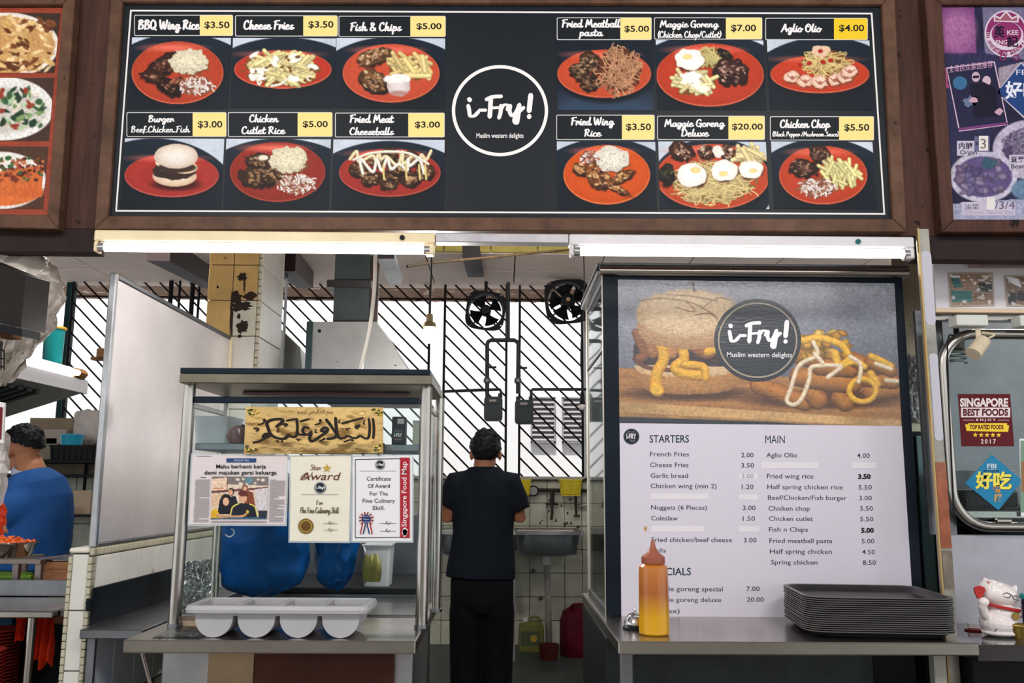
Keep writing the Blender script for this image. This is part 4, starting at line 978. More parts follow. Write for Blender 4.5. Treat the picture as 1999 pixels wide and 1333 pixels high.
for pts, wd, br in [([(1778, 225), (1790, 350), (1782, 480)], 3.6, .2), ([(1722, 225), (1735, 340), (1722, 460), (1690, 488), (1640, 470)], 3.6, .2), ([(1640, 470), (1600, 450), (1560, 478), (1500, 480)], 3.4, .2),
    ([(1500, 480), (1440, 452), (1380, 480), (1320, 480)], 3.2, .2), ([(1275, 215), (1282, 330), (1310, 460), (1345, 486)], 4.2, .2), ([(1150, 235), (1220, 330), (1290, 440), (1240, 482), (1170, 492)], 4.2, .2),
    ([(1160, 350), (1120, 340), (1080, 385), (1140, 390), (1165, 350), (1150, 400), (1080, 450), (1000, 505), (945, 525), (925, 490), (945, 420)], 4, .2),
    ([(945, 400), (900, 435), (850, 420), (830, 370), (860, 335), (905, 345)], 4, .2), ([(850, 440), (780, 430), (750, 400)], 4, .2), ([(748, 225), (760, 340), (748, 440), (700, 470), (640, 440)], 3.6, .2), ([(640, 440), (580, 490), (480, 480), (400, 430), (360, 330), (350, 270), (420, 235), (520, 225), (560, 240), (540, 280), (480, 325)], 4.6, .25),
    ([(400, 430), (350, 470), (300, 470), (330, 430), (365, 430)], 5, .2), ([(330, 480), (250, 525), (170, 543)], 3.4, .3),
    ([(1365, 285), (1450, 260), (1640, 212)], 2.8, 0), ([(800, 258), (915, 225)], 2.6, 0), ([(615, 248), (725, 225)], 2.6, 0), ([(235, 300), (280, 290), (320, 250), (320, 228), (300, 240)], 2, 0), ([(1000, 300), (1050, 290), (1078, 250), (1070, 235), (1055, 248)], 2, 0),
    ([(178, 355), (210, 348), (235, 360), (210, 385)], 2.4, 0), ([(570, 300), (600, 290), (622, 300), (595, 325)], 2.4, 0), ([(1540, 345), (1545, 310), (1560, 340), (1570, 310), (1585, 335), (1595, 300)], 2, 0), ([(1415, 350), (1440, 375), (1445, 350), (1470, 350)], 1.6, 0),
    ([(1330, 235), (1315, 270), (1335, 275)], 1.6, 0), ([(1665, 245), (1650, 290), (1670, 292)], 1.6, 0), ([(505, 350), (490, 400), (508, 395)], 1.6, 0), ([(1010, 365), (1000, 405), (1020, 405)], 1.6, 0), ([(745, 490), (770, 515), (775, 495), (805, 498)], 1.6, 0), ([(1390, 532), (1470, 505), (1515, 512), (1490, 518)], 2, 0), ([(1060, 528), (1120, 490)], 2.2, 0)]:
    pr.stroke(gc(pts), wd*1.35, INK, n=5, brush=br)
for x, y in ((490, 525), (552, 525), (1125, 490), (1560, 350)): blot(pr, *gc([(x, y)])[0], 2.6, 2.2, INK, x, 6, .15); pr.layer(2e-5)
pr.build('calligraphy', PRTM, gb)
pr = Print(onplane(GY)); pr.lift = .0062
pr.text('\ufee2\ufef4\ufea3\ufeae\ufedf\ufe8d \ufee6\ufee4\ufea3\ufeae\ufedf\ufe8d \ufeea\ufee0\ufedf\ufe8d \ufee2\ufeb4\ufe91', 580, 799, 649, 811, (84, 60, 30)); pr.build('small_calligraphy', PRTM, gb)
pr = Print(onplane(GY)); pr.lift = .006
r = random.Random(5)
for cx, cy, sx, sy in ((480, 796, 1, 1), (748, 796, -1, 1), (477, 884, 1, -1), (748, 884, -1, -1)):
    for i in range(16):
        a_ = r.uniform(0, PI/2); d = r.uniform(2, 22); x, y = cx+sx*(2+d*math.cos(a_)), cy+sy*(2+d*math.sin(a_)*.7)
        pr.stroke([(x, y), (x+sx*r.uniform(1, 3), y+r.uniform(-1.5, 1.5))], r.uniform(1.5, 3), r.choice([(30, 80, 30), (200, 170, 60), (44, 60, 24), (226, 200, 90)]))
tag(pr.build('corner_flowers', PRTM, gb), kind='stuff')

# the three notices
NY = 3.082
def notice(name, label, q, fn, cat='notice', base=PAPER, extra=3):
    c = [sum(p[0] for p in q)/4, max(p[1] for p in q)]
    t = thing(name, label, cat, (XR(c[0], NY, c[1]), NY, ZR(c[1], NY, c[0])))
    cx, cy = c[0], sum(p[1] for p in q)/4
    q2 = [(p[0]+(extra if p[0] > cx else -extra), p[1]+(extra if p[1] > cy else -extra)) for p in q]
    quad_box('laminate', q2, NY+.003, .0012, mat('laminate', (206, 214, 218), .12, alpha=.55), t)
    fn(t); return t
def news(t):
    q = [(376, 888), (561, 890), (557, 1024), (369, 1023)]
    quad_box('paper_sheet', q, NY+.0018, .0008, mat('newsprint', (216, 206, 206), .7), t)
    pr = Print(onplane(NY)); pr.lift = .0006
    pr.rect(442, 894.5, 500, 902.5, (40, 66, 116)); pr.layer(); pr.text('SINGAPURA', 456, 896.5, 486, 900.5, (190, 200, 216), res=1)
    K = (28, 26, 32)
    pr.btext('Mahu berhenti kerja', 422, 519, 914, 7.6, K, bold=.016); pr.btext('demi majukan gerai keluarga', 399, 540, 926, 7.6, K, bold=.016)
    pr.rect(384, 889.8, 412, 890.8, (120, 116, 120)); pr.rect(391, 931, 402, 932.4, (90, 86, 90))
    rr = random.Random(2)
    for i in range(41):
        y = 936+i*2.05
        for xa, xb in ((380-i*.09, 411-i*.08), (526-i*.05, 558-i*.1)):
            if rr.random() < .1: xb -= rr.uniform(8, 20)
            pr.rect(xa+rr.uniform(0, 2), y, xb-rr.uniform(0, 1.5), y+.8, (142, 134, 138))
    for y in (1017, 1019.4): pr.rect(412, y, 520, y+.9, (140, 132, 134))
    tag(pr.build('print', PRTM, t), kind='stuff')
    def ph(p):
        p.fill((214, 196, 176)); p.poly([(413, 930), (524, 930), (524, 948), (413, 944)], (120, 110, 108))
        for x, y, c in ((464, 936, 4), (475, 935, 3), (470, 944, 4), (482, 945, 3), (498, 943, 3), (513, 937, 4), (504, 936, 3)): p.ell(x, y, c, c*.7, (216, 206, 190), soft=1.5)
        p.ell(486, 937, 8, 7, (100, 136, 150), soft=1.5); p.poly([(413, 935), (444, 932), (443, 958), (412, 960)], (226, 196, 172)); p.stroke([(444, 932), (443, 958)], 1.5, (110, 80, 66)); p.stroke([(416, 953), (436, 953)], 2, (214, 120, 70))
        p.poly([(412, 958), (524, 950), (524, 954), (412, 963)], (110, 70, 66)); p.poly([(498, 955), (524, 952), (522, 998), (500, 998)], (206, 196, 200)); p.poly([(412, 965), (440, 962), (430, 985), (412, 990)], (214, 180, 150))
        p.poly([(482, 956), (494, 962), (499, 990), (484, 1000), (474, 975)], (126, 66, 46)); p.ell(478, 953, 6, 7, (130, 74, 58)); p.ell(478, 954, 4, 5, (206, 160, 130))
        p.poly([(443, 970), (460, 968), (470, 1000), (440, 1000)], (34, 30, 38)); p.ell(451, 960, 6, 8, (36, 28, 28)); p.ell(450, 961, 5, 6, (206, 156, 124))
        p.poly([(429, 975), (436, 966), (448, 968), (452, 985), (450, 1004), (424, 1004)], (30, 28, 36)); p.ell(441, 975, 10, 11, (30, 28, 36)); p.ell(441, 979, 6, 8, (222, 172, 144))
        p.poly([(412, 998), (422, 990), (428, 1004), (436, 1010), (412, 1012)], (214, 166, 40)); p.poly([(450, 1004), (455, 988), (466, 982), (488, 983), (498, 990), (504, 1012), (450, 1012)], (30, 34, 44))
        p.stroke([(466, 983), (454, 990), (450, 1006)], 2.6, (232, 216, 110)); p.stroke([(488, 984), (498, 990), (503, 1010)], 2.6, (232, 216, 110)); p.ell(474, 972, 8, 10, (210, 160, 130)); p.ell(474, 963, 9, 6, (96, 44, 44)); p.stroke([(478, 967), (484, 967)], 2, (80, 36, 38))
        p.stroke([(424, 1006), (440, 1008), (470, 1008), (480, 1004)], 5, (206, 150, 110)); p.poly([(411, 1011), (521, 1009), (520, 1014), (411, 1014)], (54, 96, 126)); p.poly([(504, 996), (522, 996), (521, 1011), (505, 1011)], (44, 50, 60)); p.ell(483, 999, 3, 3.5, (200, 180, 60))
    pic([(414, 930), (524, 930), (521, 1014), (411, 1014)], ph, t, PRTM, .9, NY, .0008, 'printed_photo')
notice('newspaper_clipping', 'laminated newspaper page with a family photo under a bold headline, left of the certificates', [(376, 888), (561, 890), (557, 1024), (369, 1023)], news, 'newspaper')
def disc_logo(pr, cx, cy, r_, dark=(24, 34, 44), ringc=(200, 204, 206)):
    pr.ell(cx, cy, r_, r_, dark, 28); pr.layer(); pr.ring(cx, cy, r_*.92, r_*.92, r_*.08, ringc, 28); pr.layer()
def star5(pr, cx, cy, R, col):
    pts = [(cx+(R if i % 2 == 0 else R*.4)*math.sin(i*PI/5), cy-(R if i % 2 == 0 else R*.4)*math.cos(i*PI/5)) for i in range(10)]; pr.poly(pts, col)
def cert1(t):
    q = [(568, 892), (685, 889), (681, 1057), (566, 1056)]
    quad_box('paper_sheet', q, NY+.0018, .0008, mat('cream_paper', (226, 220, 204), .6, var=.03, scale=20), t)
    pr = Print(onplane(NY)); pr.lift = .0006; BR = (96, 40, 30)
    brush_text(pr, 'Star', 606, 907, 626, 917, (110, 60, 50), .13); star5(pr, 638, 914, 9.5, (190, 156, 70)); pr.layer()
    pr.text('Award', 588, 922, 663, 937, BR, shear=.35); pr.stroke([(600, 922), (588, 930), (592, 936), (604, 930), (610, 922)], 1.2, BR); pr.build('title_lettering', PRTM, t)
    pr = Print(onplane(NY)); pr.lift = .0006; disc_logo(pr, 625, 952, 11.5); logo_words(pr, 625, 952, .13, tagline=False); pr.rect(588, 964.6, 660, 965.3, (120, 112, 100)); pr.build('round_logo', PRTM, t)
    pr = Print(onplane(NY)); pr.lift = .0006; G = (84, 70, 44); brush_text(pr, 'For', 617, 976, 630, 985, G, .12); brush_text(pr, 'The Fine Culinary Skill'.replace('T', 'F').replace('K', 'k'), 586, 990, 661, 1001, G, .12)
    for y in (1021, 1034): pr.rect(631, y, 659, y+.8, (120, 116, 90)); pr.stroke([(640, y+2), (644, y-4), (645, y+3), (650, y-2)], .8, G)
    pr.build('lettering', PRTM, t)
    pr = Print(onplane(NY)); pr.lift = .0006; pr.poly([(597+(16 if i % 2 else 14)*math.sin(i*PI/24), 1027-(16 if i % 2 else 14)*math.cos(i*PI/24)) for i in range(48)], (136, 104, 44)); pr.layer(); pr.ring(597, 1027, 11.5, 11.5, 1, (206, 180, 110)); pr.ell(597, 1027, 9, 9, (112, 78, 34)); pr.build('gold_seal', print_mat('print_gold', .3, metal=.5), t)
notice('star_award_certificate', 'cream certificate with a gold star and serrated gold seal, middle of the three notices', [(568, 892), (685, 889), (681, 1057), (566, 1056)], cert1, 'certificate')
def cert2(t):
    q = [(689, 892), (805, 890), (804, 1056), (688, 1056)]
    quad_box('paper_sheet', q, NY+.0018, .0008, PAPER, t)
    pr = Print(onplane(NY)); pr.lift = .0006; K = (30, 30, 38)
    pr.line_rect([(693, 896), (799, 894), (799, 1049), (693, 1050)], 1.2, K); pr.layer(); pr.rect(781, 893, 800, 1050, (164, 32, 44)); pr.layer()
    v, fs = glyphs('Singapore Food Map', 3, .01); mn = v.min(0); mx = v.max(0); X = 797-(0.75-v[:, 1])*14*1.0; X = 783.5+(1-(v[:, 1]-mn[1])/(mx[1]-mn[1]))*0+(1-(v[:, 1]-mn[1])/(mx[1]-mn[1]))*0; X = 797-(v[:, 1]-mn[1])/(mx[1]-mn[1])*13.5
    X = 783.8+(1-(v[:, 1]-mn[1])/(mx[1]-mn[1]))*13; Y = 1028-(v[:, 0]-mn[0])/(mx[0]-mn[0])*127; pr.add(np.stack([X, Y], 1), fs, (226, 216, 220))
    pr.ell(790, 1039, 5.5, 6.5, (232, 226, 228), 12); pr.poly([(785, 1034), (790, 1029), (796, 1034), (793, 1046), (788, 1048)], (232, 226, 228)); pr.build('red_band', PRTM, t)
    pr = Print(onplane(NY)); pr.lift = .0006; disc_logo(pr, 742, 907, 9.5); logo_words(pr, 742, 907, .11, tagline=False); pr.rect(702, 918.7, 774, 919.4, (110, 110, 116)); pr.build('round_logo', PRTM, t)
    pr = Print(onplane(NY)); pr.lift = .0006
    for s_, a, b, y in (('Certificate', 716, 763, 938), ('Of Award', 718, 761, 952), ('For The', 722, 757, 967), ('Fine Culinary', 708, 771, 981), ('Skill.', 727, 751, 995)): pr.btext(s_, a, b, y, 8, K)
    for y in (1021, 1036): pr.rect(741, y, 773, y+.8, (90, 90, 96)); pr.stroke([(752, y+2), (755, y-4), (757, y+3), (762, y-2)], .8, K)
    pr.build('lettering', PRTM, t)
    pr = Print(onplane(NY)); pr.lift = .0006
    for k in range(24): a_ = 2*PI*k/24; pr.stroke([(715+9*math.cos(a_), 1013+9*math.sin(a_)), (715+13.5*math.cos(a_), 1013+13.5*math.sin(a_))], 2.4, (150, 40, 44) if k % 2 else (216, 206, 190))
    pr.layer(); pr.ell(715, 1013, 9, 9, (34, 50, 100)); pr.layer()
    for i, y in enumerate((1007, 1013, 1019)): pr.btext(('Award', 'Winner', '2017')[i][:6], 709, 721, y+1.5, 2.6, (216, 216, 226), res=1)
    for s_ in (-1, 1):
        for j, c in enumerate(((34, 50, 100), (226, 222, 222), (170, 40, 44))): x = 715+s_*(2+j*2.6); pr.stroke([(x, 1024), (x+s_*4, 1041)], 2.6, c)
    pr.build('ribbon_rosette', PRTM, t)
notice('food_map_certificate', 'white certificate with a red side band and ribbon rosette, right of the three notices', [(689, 892), (805, 890), (804, 1056), (688, 1056)], cert2, 'certificate')

# round badge box and containers on the middle shelf
t = thing('badge_box', 'small black box with a round dark badge, right of the gold banner', 'box', (XR(778, 3.15, 860), 3.18, zs+.001))
bbox('box', (XR(765, 3.16, 860), 3.15, zs+.001), (XR(791, 3.16, 860), 3.21, ZR(815, 3.16)), BLACK, t, .003)
pr = Print(onplane(3.148)); pr.rect(776, 817, 789, 827, (190, 190, 186)); pr.layer(); disc_logo(pr, 777, 850, 13.5, (18, 26, 32), (60, 66, 70)); pr.text('I-FRY', 769, 845, 785, 853, (226, 226, 226), bold=.03); pr.text('EST 2016', 771, 840, 784, 842.6, (170, 170, 170), res=1); pr.text('HALAL', 776, 856, 785, 858.6, (180, 180, 180), res=1); pr.rect(771, 856, 774, 859, (200, 100, 90)); pr.build('badge', PRTM, t)
def tub(name, x0_, x1_, y0_, y1_, z0_, z1_, m, label, cat, group=None, flare=.12):
    bm = B(); w_, d_ = (x1_-x0_)/2, (y1_-y0_)/2; cx, cy = (x0_+x1_)/2, (y0_+y1_)/2
    rings = []
    for k, zz_, io in ((1-flare, z0_, 0), (1, z1_, 0), (1.05, z1_, 0), (1.05, z1_+.004, 0), (.97, z1_+.004, 0), (.97-flare, z0_+.005, 0)):
        rings.append([bm.verts.new((cx+x*w_*k, cy+y*d_*k, zz_)) for x, y in rrect(-1, -1, 1, 1, .22, 4)])
    for r1, r2 in zip(rings, rings[1:]):
        for i in range(len(r1)): bm.faces.new((r1[i], r1[(i+1) % len(r1)], r2[(i+1) % len(r1)], r2[i]))
    bm.faces.new(rings[0][::-1]); bm.faces.new(rings[-1])
    return solo(name, bm, m, label, cat, group)
CLEARP = mat('clear_plastic', (216, 220, 222), .18, alpha=.55)
tub('food_tub', XR(384, 3.25, 850), XR(455, 3.25, 850), 3.2, 3.38, zs+.001, ZR(818, 3.2), CLEARP, 'empty clear plastic tub on the display shelf left of the gold banner', 'tub')
bm = B(); r = random.Random(2)
for i in range(1):
    lathe(bm, [(.0, 0), (.035, .004), (.045, .03), (.036, .055), (.01, .066), (0, .068)], (XR(474, 3.2, 850), 3.17, zs), 16)
for v in bm.verts: v.co += Vector((0, 0, 0))+.008*mnoise.noise_vector(v.co*60)
solo('onion_bag', bm, mat('onion_brown', (104, 66, 62), .35, var=.45, scale=50, coat=.5), 'small bag of brown onions at the left edge of the gold banner', 'bag')
tub('spice_box', XR(808, 3.2, 850), XR(822, 3.2, 850), 3.15, 3.2, zs+.001, ZR(826, 3.2), mat('beige_box', (190, 186, 170), .5), 'small beige box beside the right front post of the display stand', 'box', flare=0)

# cutlery bin: four round-bottomed troughs under one rim
bx0, bx1 = -.955, -.432; by0, by1 = 2.885, 3.07; zr_ = ZR(1183, 2.865, 560); zr0 = zr_-.022
cb = thing('cutlery_bin', 'empty grey plastic cutlery bin with four round-bottomed compartments on the left counter', 'cutlery bin', ((bx0+bx1)/2, (by0+by1)/2, ZCt))
GP = mat('grey_plastic', (168, 166, 170), .42, var=.04, bump=.03, bscale=300); GPL = mat('grey_plastic', (168, 166, 170), .42)
bm = B()
prof = [(.0, 0), (0, -.02), (-.008, -.022), (-.008, -.004), (-.02, -.0), (-.02, .004), (-.004, .004)]
ow = .022
def rim_ring(dx, z_): return [(x, y, z_) for x, y in rrect(bx0-dx, by0-dx, bx1+dx, by1+dx, .018+max(dx, 0)*.5, 4)]
rings = [[bm.verts.new(p) for p in rim_ring(dx, zr_+dz)] for dx, dz in ((.006, -.022), (ow, -.022), (ow+.002, -.012), (ow-.003, -.001), (ow-.01, .0), (.004, .0), (-.001, -.004), (-.001, -.022))]
for r1, r2 in zip(rings, rings[1:]+rings[:1]):
    for i in range(len(r1)): bm.faces.new((r1[i], r1[(i+1) % len(r1)], r2[(i+1) % len(r1)], r2[i]))
obj('rim', bm, GP, cb, world=True)
cw = (bx1-bx0)/4; rad = cw*.44; zc_ = ZCt+rad+.001
for i in range(4):
    cx = bx0+cw*(i+.5); bm = B(); n = 18
    sec = [(cx-rad-.003, zr0)]+[(cx-rad*math.cos(PI*k/n), zc_-rad*math.sin(PI*k/n)) for k in range(n+1)]+[(cx+rad+.003, zr0)]
    th = .003; sin_ = [(cx+(x-cx)*(1-th/rad), z_+(th if z_ < zc_ else 0)) for x, z_ in sec]
    ya, yb = by0+.004, by1-.004
    for yy, yi in ((ya, ya+th), (yb, yb-th)):           # end plates
        vs = [bm.verts.new((x, yy, z_)) for x, z_ in sec]; bm.faces.new(vs); vs = [bm.verts.new((x, yi, z_)) for x, z_ in sin_]; bm.faces.new(vs)
    for S_ in (sec, sin_):
        a_ = [bm.verts.new((x, ya, z_)) for x, z_ in S_]; b_ = [bm.verts.new((x, yb, z_)) for x, z_ in S_]
        for k in range(len(S_)-1): bm.faces.new((a_[k], a_[k+1], b_[k+1], b_[k]))
    bmesh.ops.remove_doubles(bm, verts=bm.verts, dist=1e-5)
    obj('compartment', bm, GP, cb, world=True, smooth=40)
    if i:
        xx = bx0+cw*i; bbox('divider', (xx-.009, by0, zr_-.03), (xx+.009, by1, zr_-.002), GP, cb, .004)
bbox('skirt', (bx0+.012, by0+.0, zr_-.032), (bx1-.012, by0+.003, zr_-.02), GP, cb)

# steel work table along the partition, with black splash strip
ZW = ZR(1229, 3.22, 250); ta, tb = XB+.01, XR(300, 3.22, 1230)
t = thing('side_worktable', 'low steel worktable against the tiled partition, behind the left counter', 'table', (-1.3, 3.7, 0))
bbox('top', (ta, 3.22, ZW-.032), (-1.235, 4.55, ZW), STEELD, t, .004)
for x, y in ((ta+.03, 3.26), (-1.27, 3.9), (ta+.03, 4.5), (-1.27, 4.5)): bm = B(); cyl(bm, (x, y, 0), (x, y, ZW-.032), .016, n=10); obj('leg', bm, STEELD, t, world=True)
RUB = mat('black_rubber', (18, 24, 30), .35, var=.2)
bm = B(); box(bm, (XB+.007, 3.30, ZW+.002), (XB+.014, 4.5, ZR(1127, 4.3)+.01 if False else ZW+.13), .002); solo('splash_strip', bm, RUB, 'long black rubber splash strip along the tiled partition above the side worktable', 'strip')
bm = B(); box(bm, (XR(169, 3.285, 1180), 3.276, ZR(1197, 3.28)), (XB+.012, 3.288, ZR(1172, 3.28)), .002); solo('rubber_flap', bm, RUB, 'black rubber flap folded round the front corner of the tiled partition', 'strip')
bm = B(); lathe(bm, [(0, 0), (.1, 0), (.105, .01), (.105, .60), (.11, .61), (.11, .64), (.1, .645), (0, .645)], (-1.40, 3.42, 0), 24); solo('blue_drum', bm, mat('blue_plastic', (30, 110, 200), .35), 'blue plastic drum on the floor under the side worktable', 'drum')

# behind the display: range, work table, blue plastic, foil
t = thing('cooking_range', 'dark steel cooking range with black front, behind the glass display stand', 'cooker', (-.8, 4.35, 0))
bbox('body', (-1.12, 4.12, .05), (-.36, 4.75, .93), STEELD, t, .006)
bbox('top_plate', (-1.13, 4.10, .93), (-.35, 4.76, .955), BLACK, t, .004); bbox('splash_back', (-1.12, 4.74, .956), (-.36, 4.76, 1.25), STEELD, t)
for i in range(4):
    bm = B(); lathe(bm, [(.0, 0), (.022, 0), (.02, -.02), (0, -.022)], (-1.0+.17*i, 4.119, .85), 14, axis='y'); obj('knob', bm, BLACK, t, world=True)
for i, (x, y) in enumerate(((-1.1, 4.2), (-.4, 4.2), (-1.1, 4.7), (-.4, 4.7))): bm = B(); cyl(bm, (x, y, 0), (x, y, .05), .015, n=8); obj('foot', bm, BLACK, t, world=True)
t = thing('prep_table', 'dark steel preparation table between the display stand and the cooking range', 'table', (-.75, 3.93, 0))
bbox('top', (-1.11, 3.775, ZCt-.05), (-.33, 4.09, ZCt-.02), STEELD, t, .003)
for x in (-1.09, -.36):
    for y in (3.8, 4.06): bm = B(); cyl(bm, (x, y, 0), (x, y, ZCt-.05), .014, n=8); obj('leg', bm, STEELD, t, world=True)
BLUEP = mat('blue_film', (6, 72, 134), .3, var=.35, scale=5, bump=.3, bscale=14)
def bag(name, xa, xb, ya, yb, Y, label, m=BLUEP, top=.75, sd=0, cat='bag', dep=.075):
    bm = B(); cx, hw = (XR(xa, Y, ya)+XR(xb, Y, ya))/2, (XR(xb, Y, ya)-XR(xa, Y, ya))/2; z0_, z1_ = ZR(yb, Y), ZR(ya, Y)
    def f(u, v):
        a_ = u*2*PI; k = (top+(1-top)*math.sin(v*PI*.8)) if v < .96 else .35; k *= (1-.7*max(0, .12-v)/.12)
        p = Vector((cx+hw*k*math.cos(a_), Y+dep*k*math.sin(a_), z0_+(z1_-z0_)*v)); return p+.018*mnoise.noise_vector(Vector((math.cos(a_)*3+sd, math.sin(a_)*3, v*5)))
    grid_surf(bm, f, 36, 20); bmesh.ops.remove_doubles(bm, verts=bm.verts, dist=1e-4)
    return solo(name, bm, m, label, cat, smooth=80)
bag('plastic_apron', 428, 606, 1000, 1165, 3.88, 'large blue plastic bag hanging behind the display glass under the newspaper clipping', sd=2)
bag('plastic_apron', 618, 700, 1000, 1150, 3.95, 'smaller blue plastic bag hanging behind the display glass under the cream certificate', sd=7)
# the bags stand on the table: stems under them
FOIL = mat('foil', (206, 210, 212), .2, 1.0, bump=.2, bscale=30)
q = [(350, 1098), (415, 1090), (412, 1196), (352, 1215)]
bm = B()
def ff(u, v):
    x, y = quad_pt(q, u, v); Y = 3.30-.14*v; p = pv(x, y, Y); p.z = max(p.z, ZCt+.004)
    return p+Vector((0, -.03*abs(mnoise.noise(Vector((u*6, v*7, 1))))-.014*abs(mnoise.noise(Vector((u*19, v*21, 3)))), 0))
grid_surf(bm, ff, 36, 44); bmesh.ops.solidify(bm, geom=bm.faces[:], thickness=.0006); solo('foil_sheet', bm, FOIL, 'crumpled aluminium foil sheet leaning inside the left end of the display stand', 'foil', smooth=25)
bm = B()
def ff2(u, v): return Vector((pxl(330, 1230, 2.95)-.03+.15*u, 2.88+.2*v, ZCt+.0015+.006*abs(mnoise.noise(Vector((u*8, v*8, 4))))))
grid_surf(bm, ff2, 30, 26); bmesh.ops.solidify(bm, geom=bm.faces[:], thickness=.0006); solo('foil_sheet', bm, FOIL, 'flat wrinkled foil on the counter top left of the grey cutlery bin', 'foil', smooth=25)
bm = B(); hk = [(440, 1043), (445, 1047), (451, 1047), (457, 1041), (456, 1035), (451, 1032)]
tube(bm, spline([pv(x, y, 3.13) for x, y in hk], 5), .0022, 8); solo('white_hook', bm, WHITEP, 'small white S-shaped hook on the display glass below the newspaper', 'hook')
tub('white_tub', XR(712, 4.2, 1075), XR(766, 4.2, 1075), 4.13, 4.3, .956, ZR(1066, 4.15), mat('milky_plastic', (206, 204, 206), .3), 'round milky plastic tub standing on the cooking range', 'tub')
t = thing('steel_rack_handle', 'bent chrome rack handle standing on the prep table behind the white certificate', 'rack', (XR(695, 3.95, 1080), 3.95, ZCt-.02))
bm = B(); tube(bm, spline([pv(680, 1130, 3.95), pv(681, 1070, 3.95), pv(702, 1061, 3.95), pv(711, 1078, 3.95), pv(711, 1140, 3.95)], 5), .007, 10)
for v in bm.verts: v.co.z = max(v.co.z, ZCt-.018)
obj('handle', bm, CHROME, t, world=True); bbox('base', (XR(676, 3.95, 1120), 3.9, ZCt-.0195), (XR(716, 3.95, 1120), 4.0, ZCt-.005), BLACK, t, .002)
bm = B(); r = random.Random(8)
for i in range(5): tube(bm, spline([pv(716+i*5, 1135, 3.9-.01*i), pv(714+i*6, 1105, 3.9-.01*i), pv(718+i*5+r.uniform(-4, 4), 1082, 3.9)], 4), [.012, .015, .016, .016, .015, .013, .012, .009, .007][:9], 8)
solo('green_gloves', bm, mat('olive_rubber', (126, 122, 62), .5, var=.3, scale=20), 'crumpled olive green rubber gloves behind the display glass', 'gloves')

# ============================================================ exhaust hoods
t = thing('exhaust_hood', 'wide dull steel exhaust hood with square duct, above the glass display stand', 'exhaust hood', (-.9, 5.2, ZR(760, 5.0)))
Yh = 5.0
HOODM = mat('hood_steel', (176, 178, 176), .42, .5, var=.14, scale=4, rvar=.1)
def hp(x, y, Y=Yh): return pv(x, y, Y)
f = [hp(607, 628), hp(735, 628), hp(808, 740), hp(607, 740)]
zlow = f[2].z-.1
fl = [Vector((f[3].x, Yh, zlow)), Vector((XR(830, Yh, 760), Yh, zlow)), f[1], f[0]]
bk = [Vector((p.x+dx, Yh+.75, p.z)) for p, dx in zip(fl, (0, .0, 0, 0))]
bm = B(); hexa(bm, [fl[0], fl[1], bk[1], bk[0], fl[3], fl[2], bk[2], bk[3]]); obj('canopy', bm, HOODM, t, world=True)
bbox('side_flange', (XR(597, Yh, 690), Yh-.012, zlow), (XR(608, Yh, 690)+.004, Yh+.02, f[0].z), mat('teal_flange', (64, 84, 86), .4, .6), t, .002)
bbox('duct', (XR(651, Yh+.1, 590), Yh+.1, f[0].z-.01), (XR(721, Yh+.1, 590), Yh+.36, 3.6), mat('duct_dark', (92, 104, 104), .45, .7, var=.15), t, .003)
bbox('duct_collar', (XR(638, Yh+.08, 560), Yh+.07, ZR(565, Yh+.1)), (XR(726, Yh+.08, 560), Yh+.40, ZR(551, Yh+.1)), STEELD, t, .003)
bbox('duct_side', (XR(722, Yh+.1, 590)+.001, Yh+.1, f[0].z), (XR(737, Yh+.1, 590), Yh+.14, ZR(500, Yh+.1)), STEEL, t)
pr = Print(onplane(Yh)); pr.ell(623.5, 646, 3.6, 3.8, (30, 34, 36), 16); pr.layer(); pr.ell(659, 706, 1.2, 1.2, (50, 50, 50), 8); pr.ell(772, 713, 3, 1.2, (70, 70, 70), 10); pr.build('hole', PRTM, t)
tag([c for c in t.children if c.name.startswith('hole')][0], kind='stuff')
t = thing('small_exhaust_hood', 'narrow slanting steel hood between the tiled pillar and the big exhaust hood', 'exhaust hood', (-1.5, 5.8, ZR(760, 5.6)))
p = [pv(541, 650, 5.5), pv(541, 632, 5.5), pv(585, 676, 6.1), pv(593, 760, 6.1), pv(541, 760, 5.5)]
bm = B(); prism(bm, [pv(538, 632, 5.5), pv(586, 678, 5.5), pv(593, 770, 5.5), pv(538, 770, 5.5)], (-.05, .5, 0)); obj('canopy', bm, HOODM, t, world=True)
bbox('hanger_rod', (XR(555, 5.7, 600), 5.69, ZR(690, 5.7)), (XR(555, 5.7, 600)+.015, 5.705, 3.6), STEELD, t)
bbox('frame_bar', (XR(536, 5.45, 700), 5.44, ZR(770, 5.5)), (XR(541, 5.45, 700), 5.47, ZR(632, 5.5)), STEELD, t)
# ============================================================ right: display cabinet with the big posters
CY = 3.42
cx0, cx1 = XR(1178, CY, 900), XR(1790, CY, 1000); CYB = 4.12
YR = 2.87; ZR_ = ZR(1253, YR, 1500)
ct = thing('steel_counter', 'stainless steel counter with trays and a sauce bottle, below the big burger poster', 'counter', (1.0, 3.4, 0))
ra, rb = XR(1207, YR, 1255), XR(1912, YR, 1255); rh = ZR_-ZR(1279, YR, 1500)
bm = B(); box(bm, (ra, YR, ZR_-rh), (rb, 4.15, ZR_), .004); obj('top', bm, STEEL, ct, world=True)
bbox('cabinet_body', (ra+.0, 3.2, .1), (rb-.2, 4.1, ZR_-rh-.001), mat('dark_steel_body', (50, 54, 56), .4, .8, var=.2), ct, .004)
for x in (ra+.04, XR(1830, 3.0, 1290)):
    for y in (3.0, 4.08): bbox('leg', (x-.02, y-.02, 0), (x+.02, y+.02, ZR_-rh-.0012), STEELD if x < 1 else mat('grey_leg', (150, 148, 140), .5, .3), ct, .003)
cab = thing('display_cabinet', 'tall steel and glass cabinet on the right counter behind the burger and menu posters', 'cabinet', ((cx0+cx1)/2, CY, ZR_))
